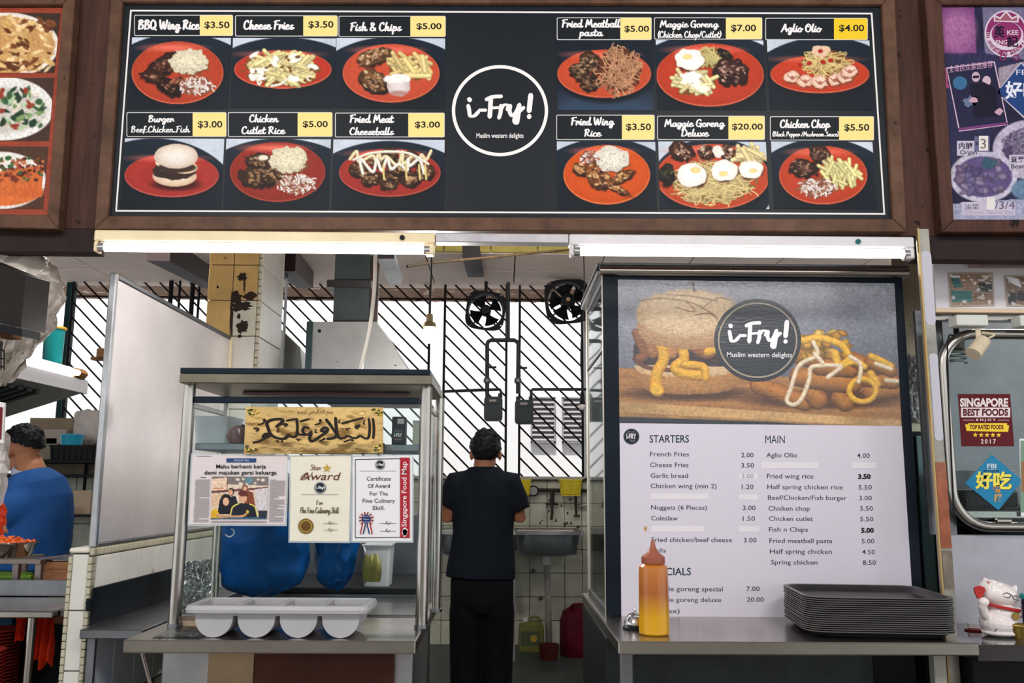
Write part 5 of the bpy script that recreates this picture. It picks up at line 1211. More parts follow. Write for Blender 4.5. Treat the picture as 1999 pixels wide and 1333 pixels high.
zt = ZR(541, CY, 1500)
POST = mat('pale_steel', (206, 200, 186), .35, .7)
for x in (cx0+.014, cx1-.014):
    for y in (CY+.014, CYB-.014): bbox('corner_post', (x-.012, y-.012, ZR_), (x+.012, y+.012, zt), POST, cab, .002)
for z in (ZR_+.012, zt-.012):
    for x in (cx0+.013, cx1-.013): bbox('side_rail', (x-.01, CY+.026, z-.012), (x+.01, CYB-.026, z+.012), STEELD, cab, .002)
bbox('side_rail', (cx0+.003, CY+.026, ZR(700, 3.7)), (cx0+.02, CYB-.026, ZR(700, 3.7)+.015), STEELD, cab, .002)
bbox('glass_side', (cx0+.008, CY+.026, ZR_+.025), (cx0+.012, CYB-.026, zt-.025), GLASS, cab)
bbox('glass_side', (cx1-.012, CY+.026, ZR_+.025), (cx1-.008, CYB-.026, zt-.025), GLASS, cab)
bbox('back_panel', (cx0+.03, CYB-.01, ZR_), (cx1-.03, CYB, zt), STEELD, cab)
bbox('floor_panel', (cx0+.026, CY+.03, ZR_+.0005), (cx1-.026, CYB-.015, ZR_+.01), STEEL2, cab)
for i, zz_ in enumerate((ZR(1000, 3.7), ZR(820, 3.7))): bbox('glass_shelf', (cx0+.03, CY+.04, zz_), (cx1-.03, CYB-.02, zz_+.006), GLASS, cab)
bbox('front_board', (cx0+.004, CY-.006, ZR_+.002), (cx1, CY, zt), mat('navy_board', (20, 28, 38), .3, var=.15), cab, .002)
bbox('roof', (cx0-.02, CY-.01, zt+.001), (cx1+.02, CYB, zt+.02), STEEL2, cab, .003)
za, zb_ = ZR(537, CY-.03), ZR(514, CY-.03)
bm = B(); tube(bm, [(XR(1171, CY-.03, 525), CY-.02, (za+zb_)/2), (XR(1772, CY-.03, 525), CY-.02, (za+zb_)/2)], [((zb_-za)/2, .02)]*2, 18); obj('top_moulding', bm, STEEL, cab, world=True)
bbox('roof_lip', (cx0-.02, CY-.03, zb_-.004), (cx1+.02, CYB, zb_+.006), STEELD, cab, .002)
# things inside, seen through the side
bag('plastic_wrap', 1190, 1300, 600, 900, 3.85, 'crumpled clear plastic wrap inside the upper left of the display cabinet', mat('milky_wrap', (214, 220, 222), .25, bump=.5, bscale=18), top=.9, sd=4, dep=.12)
bb = bag('blue_liner', 1195, 1320, 960, 1150, 3.8, 'dark teal plastic liner inside the lower left of the display cabinet', mat('teal_film', (18, 66, 84), .3, bump=.3, bscale=16), top=.9, sd=6, dep=.15)

# the burger poster and the menu poster
PYY = CY-.0065
PT = thing('burger_poster', 'glossy poster of a cheesy burger and loaded fries with a round dark logo', 'poster', (1.0, PYY, ZR(830, PYY)))
q = [(1206, 545.5), (1746, 553), (1760, 831), (1209.5, 825.5)]
quad_box('poster_sheet', q, PYY-.0006, .0005, PAPER, PT)
def burger(p):
    X, Y = p.X, p.Y; t = np.clip((Y-545)/180, 0, 1)[..., None]
    p.C[:] = np.array([146, 148, 158])*(1-t)+np.array([98, 100, 114])*t
    p.C *= (1+.08*(p.noise(5, 2)-.5))[..., None]
    # board
    edge = 716+(X-1208)*.055
    m = np.clip((Y-edge)/3, 0, 1); g = p.noise(50, 3)*.3+p.noise(300, 4)*.3
    top = np.array([150, 104, 60])*(0.8+.4*(np.sin((Y-edge*1.0)*.35+(X)*.004)*.15+.5+g*.4))[..., None]; p.put(m, top)
    e2 = 782+(X-1208)*.068+(X > 1500)*0; p.put(np.clip((Y-e2)/2, 0, 1), np.array([188, 148, 98])*(.85+.25*p.noise(60, 9))[..., None])
    e3 = 803+(X-1208)*.055; p.put(np.clip((Y-e3)/2, 0, 1), np.array([142, 104, 64])*(1.0+.2*p.noise(30, 6)[..., None])); e4 = 812+(X-1208)*.035+np.maximum(0, X-1500)*.03; p.put(np.clip((Y-e4)/2, 0, 1), (26, 34, 46))
    # shadow under burger
    p.ell(1345, 768, 120, 14, (70, 40, 24), soft=10)
    # bottom bun
    p.ell(1345, 738, 110, 32, (146, 100, 54), edge=.04, soft=2, inner=(176, 126, 72)); p.ell(1343, 718, 104, 18, (196, 160, 116), edge=.06, inner=(206, 176, 136))
    # patty and bacon
    p.poly([(1238, 668), (1440, 668), (1446, 705), (1420, 716), (1250, 712), (1236, 700)], (40, 24, 26)); p.ell(1345, 688, 104, 22, (46, 26, 26), edge=.1)
    for pts, w_, c in (([(1242, 650), (1258, 690), (1246, 700)], 18, (124, 72, 40)), ([(1262, 655), (1275, 690)], 20, (150, 96, 56)), ([(1298, 660), (1310, 690), (1318, 678)], 20, (170, 116, 66)), ([(1340, 665), (1380, 690), (1400, 665)], 22, (140, 84, 44)), ([(1400, 664), (1425, 690)], 22, (156, 104, 60))): p.stroke(pts, w_, c)
    p.stroke([(1238, 700), (1260, 716), (1300, 722), (1360, 720)], 8, (96, 52, 34))
    # cheese
    for pts, w_ in (([(1290, 672), (1296, 700), (1282, 730), (1280, 760)], 22), ([(1280, 755), (1284, 762)], 26), ([(1330, 672), (1335, 700), (1318, 716), (1330, 728), (1372, 734)], 20), ([(1336, 712), (1372, 716), (1378, 738)], 16), ([(1396, 672), (1380, 688), (1404, 680)], 14)): p.stroke(pts, w_, (212, 160, 48), edge=(166, 112, 30), hi=.25)
    p.ell(1282, 762, 13, 7, (220, 172, 60), soft=3)
    # top bun
    p.ell(1346, 640, 104, 42, (150, 112, 76), edge=.03, inner=(176, 138, 100)); p.ell(1340, 612, 98, 46, (176, 146, 110), edge=.03, inner=(206, 178, 140)); p.ell(1344, 600, 92, 34, (196, 166, 130), edge=.05, soft=8, inner=(212, 184, 146))
    for pts in ([(1244, 588), (1290, 582), (1340, 588), (1370, 600), (1400, 618)], [(1340, 588), (1356, 608), (1320, 600)], [(1370, 602), (1400, 582), (1430, 586)], [(1356, 615), (1385, 612), (1402, 625)], [(1300, 575), (1350, 578), (1400, 588)]): p.stroke(pts, 2.2, (122, 84, 52), edge=(160, 120, 84))
    p.stroke([(1353, 552), (1355, 568)], 4, (90, 76, 72)); 
    # loaded fries
    r = random.Random(12)
    p.ell(1610, 780, 150, 18, (80, 46, 24), soft=8)
    FR = (186, 128, 60)
    for pts, w_ in (([(1480, 752), (1530, 770), (1572, 786)], 34), ([(1588, 770), (1596, 780)], 40), ([(1640, 776), (1650, 786)], 36), ([(1700, 765), (1748, 760)], 34), ([(1690, 740), (1745, 745)], 30), ([(1560, 735), (1620, 745), (1665, 748)], 40), ([(1600, 715), (1660, 720)], 36), ([(1660, 700), (1712, 718)], 30), ([(1555, 690), (1590, 700)], 40), ([(1700, 708), (1740, 724)], 26)): p.stroke(pts, w_, (168, 108, 48), edge=(100, 58, 26), hi=.3)
    for i in range(30): p.ell(1610+r.uniform(-45, 50), 668+r.uniform(-22, 30), r.uniform(8, 16), r.uniform(5, 9), r.choice([(216, 168, 66), (204, 150, 50), (226, 186, 90), (190, 134, 44)]), r.uniform(-.6, .6), soft=2, edge=.2, shade=.5, seed=i)
    for pts, w_ in (([(1568, 665), (1600, 660), (1640, 672), (1655, 690)], 14), ([(1630, 690), (1636, 712)], 16), ([(1660, 700), (1640, 716), (1668, 706), (1688, 716)], 13), ([(1700, 695), (1724, 706), (1740, 715)], 13), ([(1700, 730), (1712, 750)], 16)): p.stroke(pts, w_, (222, 174, 62), edge=(170, 116, 34), hi=.25)
    ring_ = [(1684+26*math.cos(a), 762+22*math.sin(a)) for a in np.linspace(-2.2, 3.9, 14)]; p.stroke(ring_, 11, (222, 174, 62), edge=(168, 114, 34), hi=.25)
    for pts in ([(1588, 668), (1596, 692), (1570, 706), (1556, 720), (1544, 758), (1536, 782), (1550, 790), (1566, 776), (1580, 740), (1586, 716), (1640, 714), (1630, 726), (1616, 736)], [(1590, 690), (1606, 708)], [(1660, 696), (1680, 712), (1676, 745)], [(1710, 710), (1740, 720)], [(1730, 742), (1752, 744)]): p.stroke(pts, 8.5, (226, 208, 180), edge=(176, 150, 116), hi=.2)
    p.grain(6, 3)
burg = pic(q, burger, PT, PRTG, 1.5, PYY, .0014, 'printed_photo', pos=onplane(PYY))
pr = Print(onplane(PYY)); pr.lift = .0019; pr.ring(1479, 664, 85, 81, 7, (22, 30, 42)); pr.ring(1479, 664, 78.5, 74.5, 4.5, (150, 138, 122)); pr.ell(1479, 664, 74.5, 70.5, (22, 30, 42), 56); pr.build('logo_disc', PRTG, PT)
pr = Print(onplane(PYY)); pr.lift = .0024; logo_words(pr, 1481, 654, .92, tagline=False, col=(236, 232, 236)); pr.text('Muslim western delights', 1419, 687, 1546, 700, (232, 228, 232), bold=.005, slope=.006); pr.build('logo_lettering', PRTG, PT)
MT = thing('menu_poster', 'large white printed menu listing starters, mains and specials with small prices', 'poster', (1.0, PYY, ZR(1205, PYY)))
q = [(1209.5, 825.8), (1760.5, 831.2), (1784, 1209), (1213, 1204)]
quad_box('poster_sheet', q, PYY-.0006, .0005, mat('menu_paper', (208, 202, 214), .42, bump=.03, bscale=20), MT)
K = (48, 50, 66); D = (24, 48, 60)
for t_, a, b, y0, y1 in (('STARTERS', 1268, 1345, 849, 864), ('MAIN', 1494, 1532, 850, 865), ('SPECIALS', 1271, 1349, 1108, 1123)): 
    pr = Print(onplane(PYY)); pr.lift = .001; pr.text(t_, a, y0, b, y1, D, bold=0 if t_ == 'MAIN' else .012); pr.build('heading_lettering', PRTM, MT)
for t_, a, b, y in (('French Fries', 1269, 1345, 886), ('Cheese Fries', 1269, 1344, 907), ('Garlic bread', 1270, 1343, 928), ('Chicken wing (min 2)', 1270, 1399, 948), ('Nuggets (6 Pieces)', 1271, 1380, 990), ('Coleslaw', 1271, 1323, 1011), ('Fried chicken/beef cheese', 1272, 1429, 1053), ('balls', 1272, 1300, 1074), ('Maggie goreng special', 1273, 1411, 1149), ('Maggie goreng deluxe', 1274, 1408, 1170), ('(4 pax)', 1274, 1327, 1192),
    ('Aglio Olio', 1496, 1556, 888), ('Fried wing rice', 1497, 1588, 929), ('Half spring chicken rice', 1498, 1645, 950), ('Beef/Chicken/Fish burger', 1499, 1653, 971), ('Chicken chop', 1500, 1581, 992), ('Chicken cutlet', 1501, 1587, 1012), ('Fish n Chips', 1501, 1577, 1033), ('Fried meatball pasta', 1502, 1625, 1055), ('Half spring chicken', 1503, 1624, 1076), ('Spring chicken', 1505, 1596, 1097)): 
    pr = Print(onplane(PYY)); pr.lift = .001; pr.btext(t_, a, b, y+4.5, 9, K, bold=.006, slope=.004); pr.build('dish_lettering', PRTM, MT)
for t_, a, b, y in (('2.00', 1447, 1471, 888), ('3.50', 1447, 1472, 908), ('3.00', 1448, 1471, 929), ('1.20', 1448, 1471, 950), ('3.00', 1450, 1475, 991), ('1.50', 1450, 1474, 1012), ('3.00', 1452, 1477, 1054), ('7.00', 1457, 1483, 1149), ('20.00', 1458, 1491, 1170),
    ('4.00', 1673, 1698, 889), ('3.50', 1675, 1700, 930), ('5.50', 1676, 1702, 951), ('3.00', 1677, 1702, 972), ('5.50', 1679, 1704, 992), ('5.50', 1679, 1705, 1013), ('5.00', 1681, 1706, 1035), ('5.00', 1682, 1707, 1056), ('4.50', 1683, 1708, 1077), ('8.50', 1684, 1710, 1098)):
    pr = Print(onplane(PYY)); pr.lift = .001
    bd_ = (y in (930, 1035)); pr.btext(t_, a, b, y+4.5, 9, (16, 16, 20) if bd_ else ((150, 146, 156) if y == 929 else K), bold=.05 if bd_ else .006)
    pr.build('price_lettering', PRTM, MT)
for a, b, y0, y1 in ((1270, 1383, 963, 974), (1442, 1479, 965, 975), (1271, 1375, 1026, 1038), (1442, 1482, 1027, 1038), (1486, 1598, 902, 914), (1664, 1711, 903, 914), (1443, 1479, 924, 934)):
    pr = Print(onplane(PYY)); pr.lift = .0009 if y0 == 924 else .0013; pr.rect(a, y0, b, y1, (222, 216, 222)); pr.build('correction_tape', PRTM, MT)
pr = Print(onplane(PYY)); pr.lift = .001; disc_logo(pr, 1232.5, 852, 15.5, (22, 32, 42), (60, 70, 80)); pr.text('I-FRY', 1223, 846, 1242, 857, (226, 222, 226), bold=.03); pr.text('EST 2016', 1225, 841.5, 1240, 844.5, (170, 170, 176), res=1); pr.text('HALAL', 1230, 859, 1240, 862, (170, 170, 176), res=1); pr.build('round_logo', PRTM, MT)
pr = Print(onplane(PYY)); pr.lift = .001; blot(pr, 1260, 1032, 3.5, 5.5, (196, 160, 120), 3, 12, .2); pr.layer(); blot(pr, 1261, 1031, 1.4, 1.6, (140, 90, 60), 4, 8); pr.build('tape_stain', PRTM, MT)

# counter things
t = thing('squeeze_bottle', 'tall yellow mustard squeeze bottle with a brown nozzle cap, on the right counter', 'bottle')
by = 3.0; bx = XR(1277, by, 1200); t.location = (bx, by, ZR_)
H = ZR(1052, by)-ZR_; k = H/.297
prof = [(0, .001), (.044, .001), (.049, .006), (.0495, .02), (.0485, .12), (.0475, .195), (.046, .212), (.036, .222), (.033, .226), (0, .226)]
bm = B(); lathe(bm, [(r_*k, z*k) for r_, z in prof], n=32)
for v in bm.verts:
    a_ = math.atan2(v.co.y, v.co.x); s_ = 1-.045*abs(math.sin(4*a_)); v.co.x *= s_; v.co.y *= s_*.86
bod = obj('bottle_body', bm, None, t)
m = bpy.data.materials.new('bottle_plastic'); m.use_nodes = True; nt = m.node_tree; bs = nt.nodes['Principled BSDF']; bs.inputs['Roughness'].default_value = .3; bs.inputs['Coat Weight'].default_value = .2
ge = nt.nodes.new('ShaderNodeTexCoord'); sx = nt.nodes.new('ShaderNodeSeparateXYZ'); rp = nt.nodes.new('ShaderNodeValToRGB'); nt.links.new(ge.outputs['Object'], sx.inputs[0]); mr = nt.nodes.new('ShaderNodeMapRange'); mr.inputs['From Max'].default_value = .226*k; nt.links.new(sx.outputs['Z'], mr.inputs['Value']); nt.links.new(mr.outputs[0], rp.inputs['Fac']); nt.links.new(rp.outputs['Color'], bs.inputs['Base Color'])
rp.color_ramp.elements[0].color = (*lin((206, 150, 8)), 1); rp.color_ramp.elements[0].position = .25; rp.color_ramp.elements[1].color = (*lin((160, 88, 32)), 1); rp.color_ramp.elements[1].position = .58
e_ = rp.color_ramp.elements.new(.9); e_.color = (*lin((180, 106, 28)), 1)
bod.data.materials.clear(); bod.data.materials.append(m)
CAPM = mat('nozzle_brown', (150, 84, 66), .35)
bm = B(); lathe(bm, [(r_*k, z*k) for r_, z in [(0, .222), (.037, .222), (.038, .226), (.038, .243), (.034, .247), (.020, .256), (.010, .272), (.0055, .293), (.004, .297), (0, .297)]], n=24)
obj('nozzle_cap', bm, CAPM, t)
t = thing('service_bell', 'small chrome service bell half hidden behind the mustard bottle', 'bell', (XR(1240, 3.12, 1200), 3.12, ZR_))
bm = B(); lathe(bm, [(0, .0), (.043, .0), (.043, .006), (.036, .012), (0, .012)], n=24); obj('base', bm, BLACK, t)
bm = B(); lathe(bm, [(.036, .013), (.038, .018), (.034, .034), (.022, .048), (.006, .054), (0, .054)], n=28); obj('dome', bm, CHROME, t)
bm = B(); lathe(bm, [(0, .054), (.004, .054), (.004, .060), (.007, .062), (.006, .068), (0, .070)], n=12); obj('button', bm, CHROME, t)
# trays
TRM = mat('tray_black', (40, 38, 40), .35, var=.12, bump=.04, bscale=200)
tw, td = .47, .41
def tray_mesh():
    bm = B(); rings = []
    for k_, (ins, z, rr_) in enumerate([(.034, 0, .05), (.010, .0185, .06), (.008, .0195, .062), (.0, .0195, .066), (.0, .0222, .066), (.005, .0228, .062), (.014, .021, .058), (.036, .003, .045)]):
        rings.append([bm.verts.new((x, y, z)) for x, y in rrect(-tw/2+ins, -td/2+ins, tw/2-ins, td/2-ins, rr_, 6)])
    for r1, r2 in zip(rings, rings[1:]):
        for i in range(len(r1)): bm.faces.new((r1[i], r1[(i+1) % len(r1)], r2[(i+1) % len(r1)], r2[i]))
    bm.faces.new(rings[0][::-1]); bm.faces.new(rings[-1])
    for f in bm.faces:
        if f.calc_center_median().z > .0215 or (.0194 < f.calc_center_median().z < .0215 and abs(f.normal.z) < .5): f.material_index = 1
    return bm
tc_ = (1.225, 3.115); ntr = 17; dz = (ZR(1163, 2.92)-.0225-ZR_-.001)/(ntr-1)
tr0 = obj('serving_tray', tray_mesh(), [TRM, mat('tray_highlight_rim', (86, 83, 83), .28)]); r = random.Random(3)  # paler rim colour paints in the highlights along the tray edges
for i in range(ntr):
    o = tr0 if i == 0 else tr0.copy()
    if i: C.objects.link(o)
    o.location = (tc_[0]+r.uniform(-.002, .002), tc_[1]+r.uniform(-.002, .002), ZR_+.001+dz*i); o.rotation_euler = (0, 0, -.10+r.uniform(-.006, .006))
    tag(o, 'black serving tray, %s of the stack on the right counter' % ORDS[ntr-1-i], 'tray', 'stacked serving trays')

# ============================================================ partition post between our stall and the right one
GE = mat('brass_edge', (176, 150, 96), .4, .6)
t = thing('partition_post', 'narrow steel partition edge with brass trim, white sticker and brown tape, beside the trays', 'post', (XR(1845, 3.05, 1200), 3.06, 0))
a0, a1 = XR(1797, 3.06, 480), XR(1822, 3.06, 480); b0 = XR(1834, 3.06, 1190); b1 = XR(1862, 3.06, 1190)
zt_, zb_ = ZR(446, 3.06, 1800), ZR_+.001
def post_x(z, u): s_ = (z-zb_)/(zt_-zb_); return (b0*(1-s_)+a0*s_)*(1-u)+(b1*(1-s_)+a1*s_)*u
xm0 = (a0+b0)/2-.0; xm1 = xm0+.045
PB_ = mat('post_steel', (150, 146, 138), .35, .8, var=.3, scale=8)
bbox('panel', (xm0+.006, 3.06, 0), (xm1, 3.085, zt_), PB_, t, .002)
bbox('brass_trim', (xm0, 3.052, 0), (xm0+.0055, 3.064, zt_), GE, t, .001)
def on_post(name, y0, y1, u0, u1, m, r_=0):
    z1_, z0_ = ZR(y0, 3.06, 1830), ZR(y1, 3.06, 1830); w_ = xm1-xm0; bm = B()
    pts = rrect(xm0+w_*u0, z0_, xm0+w_*u1, z1_, r_ or .001, 5); prism(bm, [(x, 3.0585, z) for x, z in pts], (0, .0015, 0)); obj(name, bm, m, t, world=True)
on_post('white_sticker', 490, 635, .18, 1.0, mat('mirror_sticker', (184, 182, 194), .3), .018)
on_post('white_sticker', 690, 860, .3, .95, mat('mirror_sticker', (184, 182, 194), .3), .012)
on_post('brown_tape', 902, 1070, .2, 1.0, mat('brown_tape', (146, 84, 58), .3, var=.3, scale=20, coat=.3))
on_post('grey_tape', 1075, 1150, .25, 1.0, mat('grey_tape', (118, 108, 96), .5, var=.3, scale=20))
# dark things in the gap behind the poster cabinet
bm = B(); q = [(1772, 690), (1806, 702), (1808, 826), (1778, 824)]
def ff3(u, v): x, y = quad_pt(q, u, v); return pv(x, y, 4.03)+Vector((0, -.025*abs(mnoise.noise(Vector((u*5, v*9, 7)))), 0))
grid_surf(bm, ff3, 16, 30); bmesh.ops.solidify(bm, geom=bm.faces[:], thickness=.002); solo('foil_wrap', bm, mat('white_foil', (206, 206, 206), .25, .5), 'crumpled whitish foil hanging in the gap right of the poster cabinet', 'foil', smooth=25)
t = thing('storage_cupboard', 'dark teal storage cupboard in the narrow gap right of the poster cabinet', 'cupboard', (1.9, 4.4, 0))
bbox('body', (XR(1772, 3.95, 900), 4.0, .05), (1.98, 4.9, ZR(835, 3.95)), mat('cupboard_dark', (22, 30, 32), .4), t, .005)
bbox('door', (XR(1790, 3.95, 900)+.02, 3.985, .1), (XR(1804, 3.95, 900)+.04, 4.0, ZR(845, 3.95)), mat('teal_grey', (96, 118, 120), .4, .3), t, .002)
bbox('plinth', (XR(1772, 3.95, 900), 4.0, 0), (1.98, 4.9, .05), BLACK, t)
bm = B(); box(bm, (XR(1775, 3.9, 600), 4.05, ZR(835, 3.95)), (2.0, 4.08, ZR(478, 4.05))); solo('steel_backboard', bm, mat('tarnished_steel', (150, 144, 124), .35, .8, var=.3, scale=5, spots=((60, 50, 40), 30, .68)), 'tarnished steel board behind the top right corner of the poster cabinet', 'board')

# ============================================================ right-hand stall
RY = 3.35
GR = mat('right_panel_steel', (168, 166, 174), .34, .55, var=.12, scale=4, rvar=.08)
t = thing('stall_facade', 'grey steel front of the right neighbouring stall with a rounded chrome window frame', 'stall front', (2.2, RY, 0))
zc_r = ZR(1240, RY, 1950); xL = XR(1838, RY, 1100)
bbox('lower_panel', (xL, RY, zc_r-.9), (3.0, RY+.02, ZR(1044, RY, 1900)), GR, t, .002)
bbox('upper_panel', (XR(1822, RY, 520), RY, ZR(606, RY, 1900)), (3.0, RY+.02, ZR(500, RY, 1900)), mat('white_board', (226, 222, 228), .4, var=.04), t, .002)
bbox('left_panel', (xL-.03, RY+.012, ZR(1044, RY, 1900)), (XR(1858, RY, 850), RY+.03, ZR(606, RY, 1900)), STEELD, t)
bbox('dark_header', (XR(1800, RY, 480), RY-.06, ZR(500, RY, 1900)+.001), (3.0, RY+.05, ZR(466, RY, 1900)), DARKB, t, .002)
bbox('tube_light_tray', (XR(1823, RY-.06, 612), RY-.08, ZR(612, RY-.06, 1900)), (3.0, RY-.02, ZR(604, RY-.06, 1900)), mat('cream_strip', (216, 190, 160), .4), t, .002)
bbox('steel_strip', (XR(1820, RY-.06, 620), RY-.06, ZR(626, RY-.06, 1900)), (3.0, RY-.02, ZR(617, RY-.06, 1900)), STEEL, t, .002)
zw0, zw1 = ZR(1028, RY-.03, 1930), ZR(652, RY-.03, 1930); xw = XR(1850, RY-.03, 850)
rc_ = .13
path = [(3.0, RY-.03, zw1)]+[(xw+rc_-rc_*math.sin(a), RY-.03, zw1-rc_+rc_*math.cos(a)) for a in np.linspace(0, PI/2, 9)]+[(xw+rc_-rc_*math.cos(a), RY-.03, zw0+rc_-rc_*math.sin(a)) for a in np.linspace(0, PI/2, 9)]+[(3.0, RY-.03, zw0)]
bm = B(); tube(bm, path, .019, 14); obj('chrome_frame', bm, STEEL, t, world=True)
bm = B(); tube(bm, [(xw-.045, RY-.035, ZR(640, RY)), (xw-.05, RY-.035, ZR(1050, RY))], .018, 12); obj('chrome_frame', bm, STEEL, t, world=True)
bbox('glass_pane', (xw+.01, RY-.012, zw0), (3.0, RY-.009, zw1), GLASS, t)
bbox('sliding_rail', (xw+.06, RY+.0, zw0+.03), (3.0, RY+.04, zw0+.055), STEEL, t, .002)
bm = B(); box(bm, (XR(1934, RY, 1010), RY-.05, ZR(1014, RY)), (XR(1962, RY, 1010), RY-.02, ZR(1006, RY)), .004); box(bm, (XR(1945, RY, 1010), RY-.035, ZR(1022, RY)), (XR(1949, RY, 1010), RY-.03, ZR(1013, RY)), 0); obj('latch', bm, STEEL, t, world=True)
# inside the right stall
bm = B(); box(bm, (1.95, 4.6, .9), (4.2, 4.64, 2.4)); solo('grey_back_board', bm, mat('grey_back', (150, 154, 158), .5, .3, var=.1), 'plain grey steel board inside the right stall behind the stickers', 'board')
bm = B(); box(bm, (2.0, 3.6, 0), (4.0, 4.3, ZR(985, 3.6))); solo('dark_worktop_unit', bm, mat('dark_unit', (34, 38, 40), .4), 'dark work unit behind the glass of the right stall', 'cabinet')
tub('white_tray', XR(1866, 3.75, 920), XR(1960, 3.75, 920), 3.65, 3.95, ZR(950, 3.75), ZR(915, 3.75), mat('pale_tray', (190, 198, 202), .35), 'pale steel tray stacked inside the right stall window', 'tray')
bm = B(); box(bm, (XR(1870, 3.75, 950), 3.7, ZR(985, 3.75)), (XR(1975, 3.75, 950), 3.9, ZR(951, 3.75)), .01); solo('black_crate', bm, BLACK, 'black crate under the pale tray inside the right stall window', 'crate')
# stickers on the window
SYR = RY-.0135
def sticker(name, label, q, base, fn):
    c = (sum(p[0] for p in q)/len(q), max(p[1] for p in q)); t_ = thing(name, label, 'sticker', (XR(c[0], SYR, c[1]), SYR, ZR(c[1], SYR, c[0])))
    quad_box('sticker_sheet', q, SYR-.0012, .001, base, t_); fn(t_); return t_
def s1(t_):
    DR = (92, 26, 32); W = (226, 214, 214); Y_ = (240, 206, 60)
    pr = Print(onplane(SYR-.0012)); pr.text('SINGAPORE', 1874, 777, 1968, 794, W, bold=.045); pr.rect(1876, 795.5, 1972, 814.5, W); pr.layer(); pr.text('BEST FOODS', 1880, 797.5, 1968, 812, DR, bold=.045)
    pr.text('E N J O Y', 1906, 817, 1944, 823, W, bold=.02); pr.rect(1880, 819.5, 1902, 820.3, W); pr.rect(1948, 819.5, 1970, 820.3, W); pr.build('lettering', PRT, t_)
    pr = Print(onplane(SYR-.0012)); pr.poly([(1884, 828), (1890, 828), (1890, 826), (1966, 826), (1966, 830), (1970, 830), (1968, 843), (1887, 841)], Y_); pr.layer(); pr.text('TOP RATED FOODS', 1893, 829, 1959, 838, DR, bold=.045); pr.build('yellow_ribbon', PRT, t_)
    pr = Print(onplane(SYR-.0012))
    for i in range(5): star5(pr, 1904+i*11.4, 849, 5.2, Y_)
    tag(pr.build('stars', PRT, t_), kind='stuff')
    pr = Print(onplane(SYR-.0012)); pr.text('2 0 1 7', 1915, 857, 1944, 866, W, bold=.03); pr.build('year_lettering', PRT, t_)
sticker('award_sticker', 'square dark red award sticker with gold stars on the right stall window', [(1870, 769), (1972, 769), (1980, 871), (1877, 871)], mat('sticker_red', (92, 26, 32), .4), s1)
def s2(t_):
    pr = Print(onplane(SYR-.0012)); pr.text('FBI', 1927, 905, 1945, 914, (206, 214, 222), bold=.02); pr.rect(1926, 915.5, 1946, 916.3, (206, 214, 222)); pr.text('精打细算', 1920, 917, 1950, 922, (20, 40, 60), res=1); pr.build('lettering', PRT, t_)
    pr = Print(onplane(SYR-.0012)); pr.text('好', 1904, 921, 1939, 956, (20, 60, 80), bold=.05); pr.text('吃', 1940, 921, 1976, 956, (20, 60, 80), bold=.05); pr.layer(); pr.text('好', 1904, 920, 1938, 955, (240, 222, 90), bold=.035); pr.text('吃', 1939, 920, 1975, 955, (240, 222, 90), bold=.035); pr.build('yellow_lettering', PRT, t_)
    pr = Print(onplane(SYR-.0012)); pr.lift = .0009; pr.text('情', 1938, 948, 1954, 962, (200, 140, 60), bold=.03); pr.text('报', 1940, 964, 1957, 979, (214, 160, 80), bold=.03); pr.build('orange_lettering', PRT, t_)
sticker('diamond_sticker', 'blue diamond-shaped sticker with yellow Chinese characters low on the right stall window', [(1936, 887), (1996, 938), (1949, 996), (1884, 943)], mat('sticker_blue', (24, 124, 168), .35), s2)
def s3(t_):
    pr = Print(onplane(SYR-.0012)); pr.rect(1992, 860, 2020, 1000, (120, 150, 130)); pr.layer(); pr.rect(1994, 900, 2020, 960, (150, 110, 80)); pr.build('print', PRT, t_)
sticker('paper_notice', 'tall white paper notice at the right edge, right of the dark red sticker', [(1990, 856), (2030, 856), (2032, 1010), (1993, 1008)], PAPER, s3)
# picture cards on the upper board
def card(name, label, q, fn):
    c = (sum(p[0] for p in q)/4, max(p[1] for p in q)); t_ = thing(name, label, 'picture card', (XR(c[0], RY, c[1]), RY, ZR(c[1], RY, c[0])))
    quad_box('card_sheet', q, RY-.003, .002, mat('card_frame', (176, 160, 146), .2, coat=.8, bump=.4, bscale=50), t_); q2 = [(p[0]+(3 if i in (0, 3) else -3), p[1]+(3 if i < 2 else -3)) for i, p in enumerate(q)]
    pic(q2, fn, t_, PRTG, 1.6, RY-.003, .0008, 'printed_photo', pos=onplane(RY-.003)); return t_
def c1(p):
    p.fill((150, 122, 98)); p.poly([(1856, 567), (1897, 567), (1897, 590), (1858, 590)], (36, 110, 108)); p.poly([(1856, 540), (1870, 540), (1880, 560), (1862, 562)], (44, 104, 100)); p.poly([(1910, 552), (1938, 550), (1938, 570), (1912, 569)], (40, 50, 44))
    for y in (575, 579, 583, 587): p.stroke([(1900, y), (1936, y)], 1.4, (110, 80, 60))
    p.put((p.noise(9, 5) > .72)*(p.Y < 548)*.9, (230, 226, 226)); p.put((p.noise(7, 8) > .8)*.8, (230, 226, 226))
def c2(p):
    p.fill((128, 100, 82)); p.poly([(1962, 537), (1990, 545), (1994, 562), (1970, 550)], (230, 228, 230)); p.ell(1976, 582, 9, 12, (34, 32, 36), soft=2); p.ell(1994, 578, 9, 10, (30, 30, 34), soft=2); p.put((p.noise(8, 3) > .78)*.8, (220, 216, 216))
card('picture_card', 'small plastic-covered card with teal and brown pictures, left on the white upper board', [(1851, 532), (1938, 532), (1942, 597), (1855, 599)], c1)
card('picture_card', 'small plastic-covered card with two dark round shapes, cut by the right edge', [(1961, 537), (2045, 537), (2045, 598), (1966, 598)], c2)
t = thing('wrapped_strip', 'long plastic-wrapped printed strip fixed above the picture cards', 'strip', (2.0, RY-.01, ZR(525, RY)))
bm = B(); q = [(1888, 500), (2060, 500), (2060, 524), (1890, 524)]
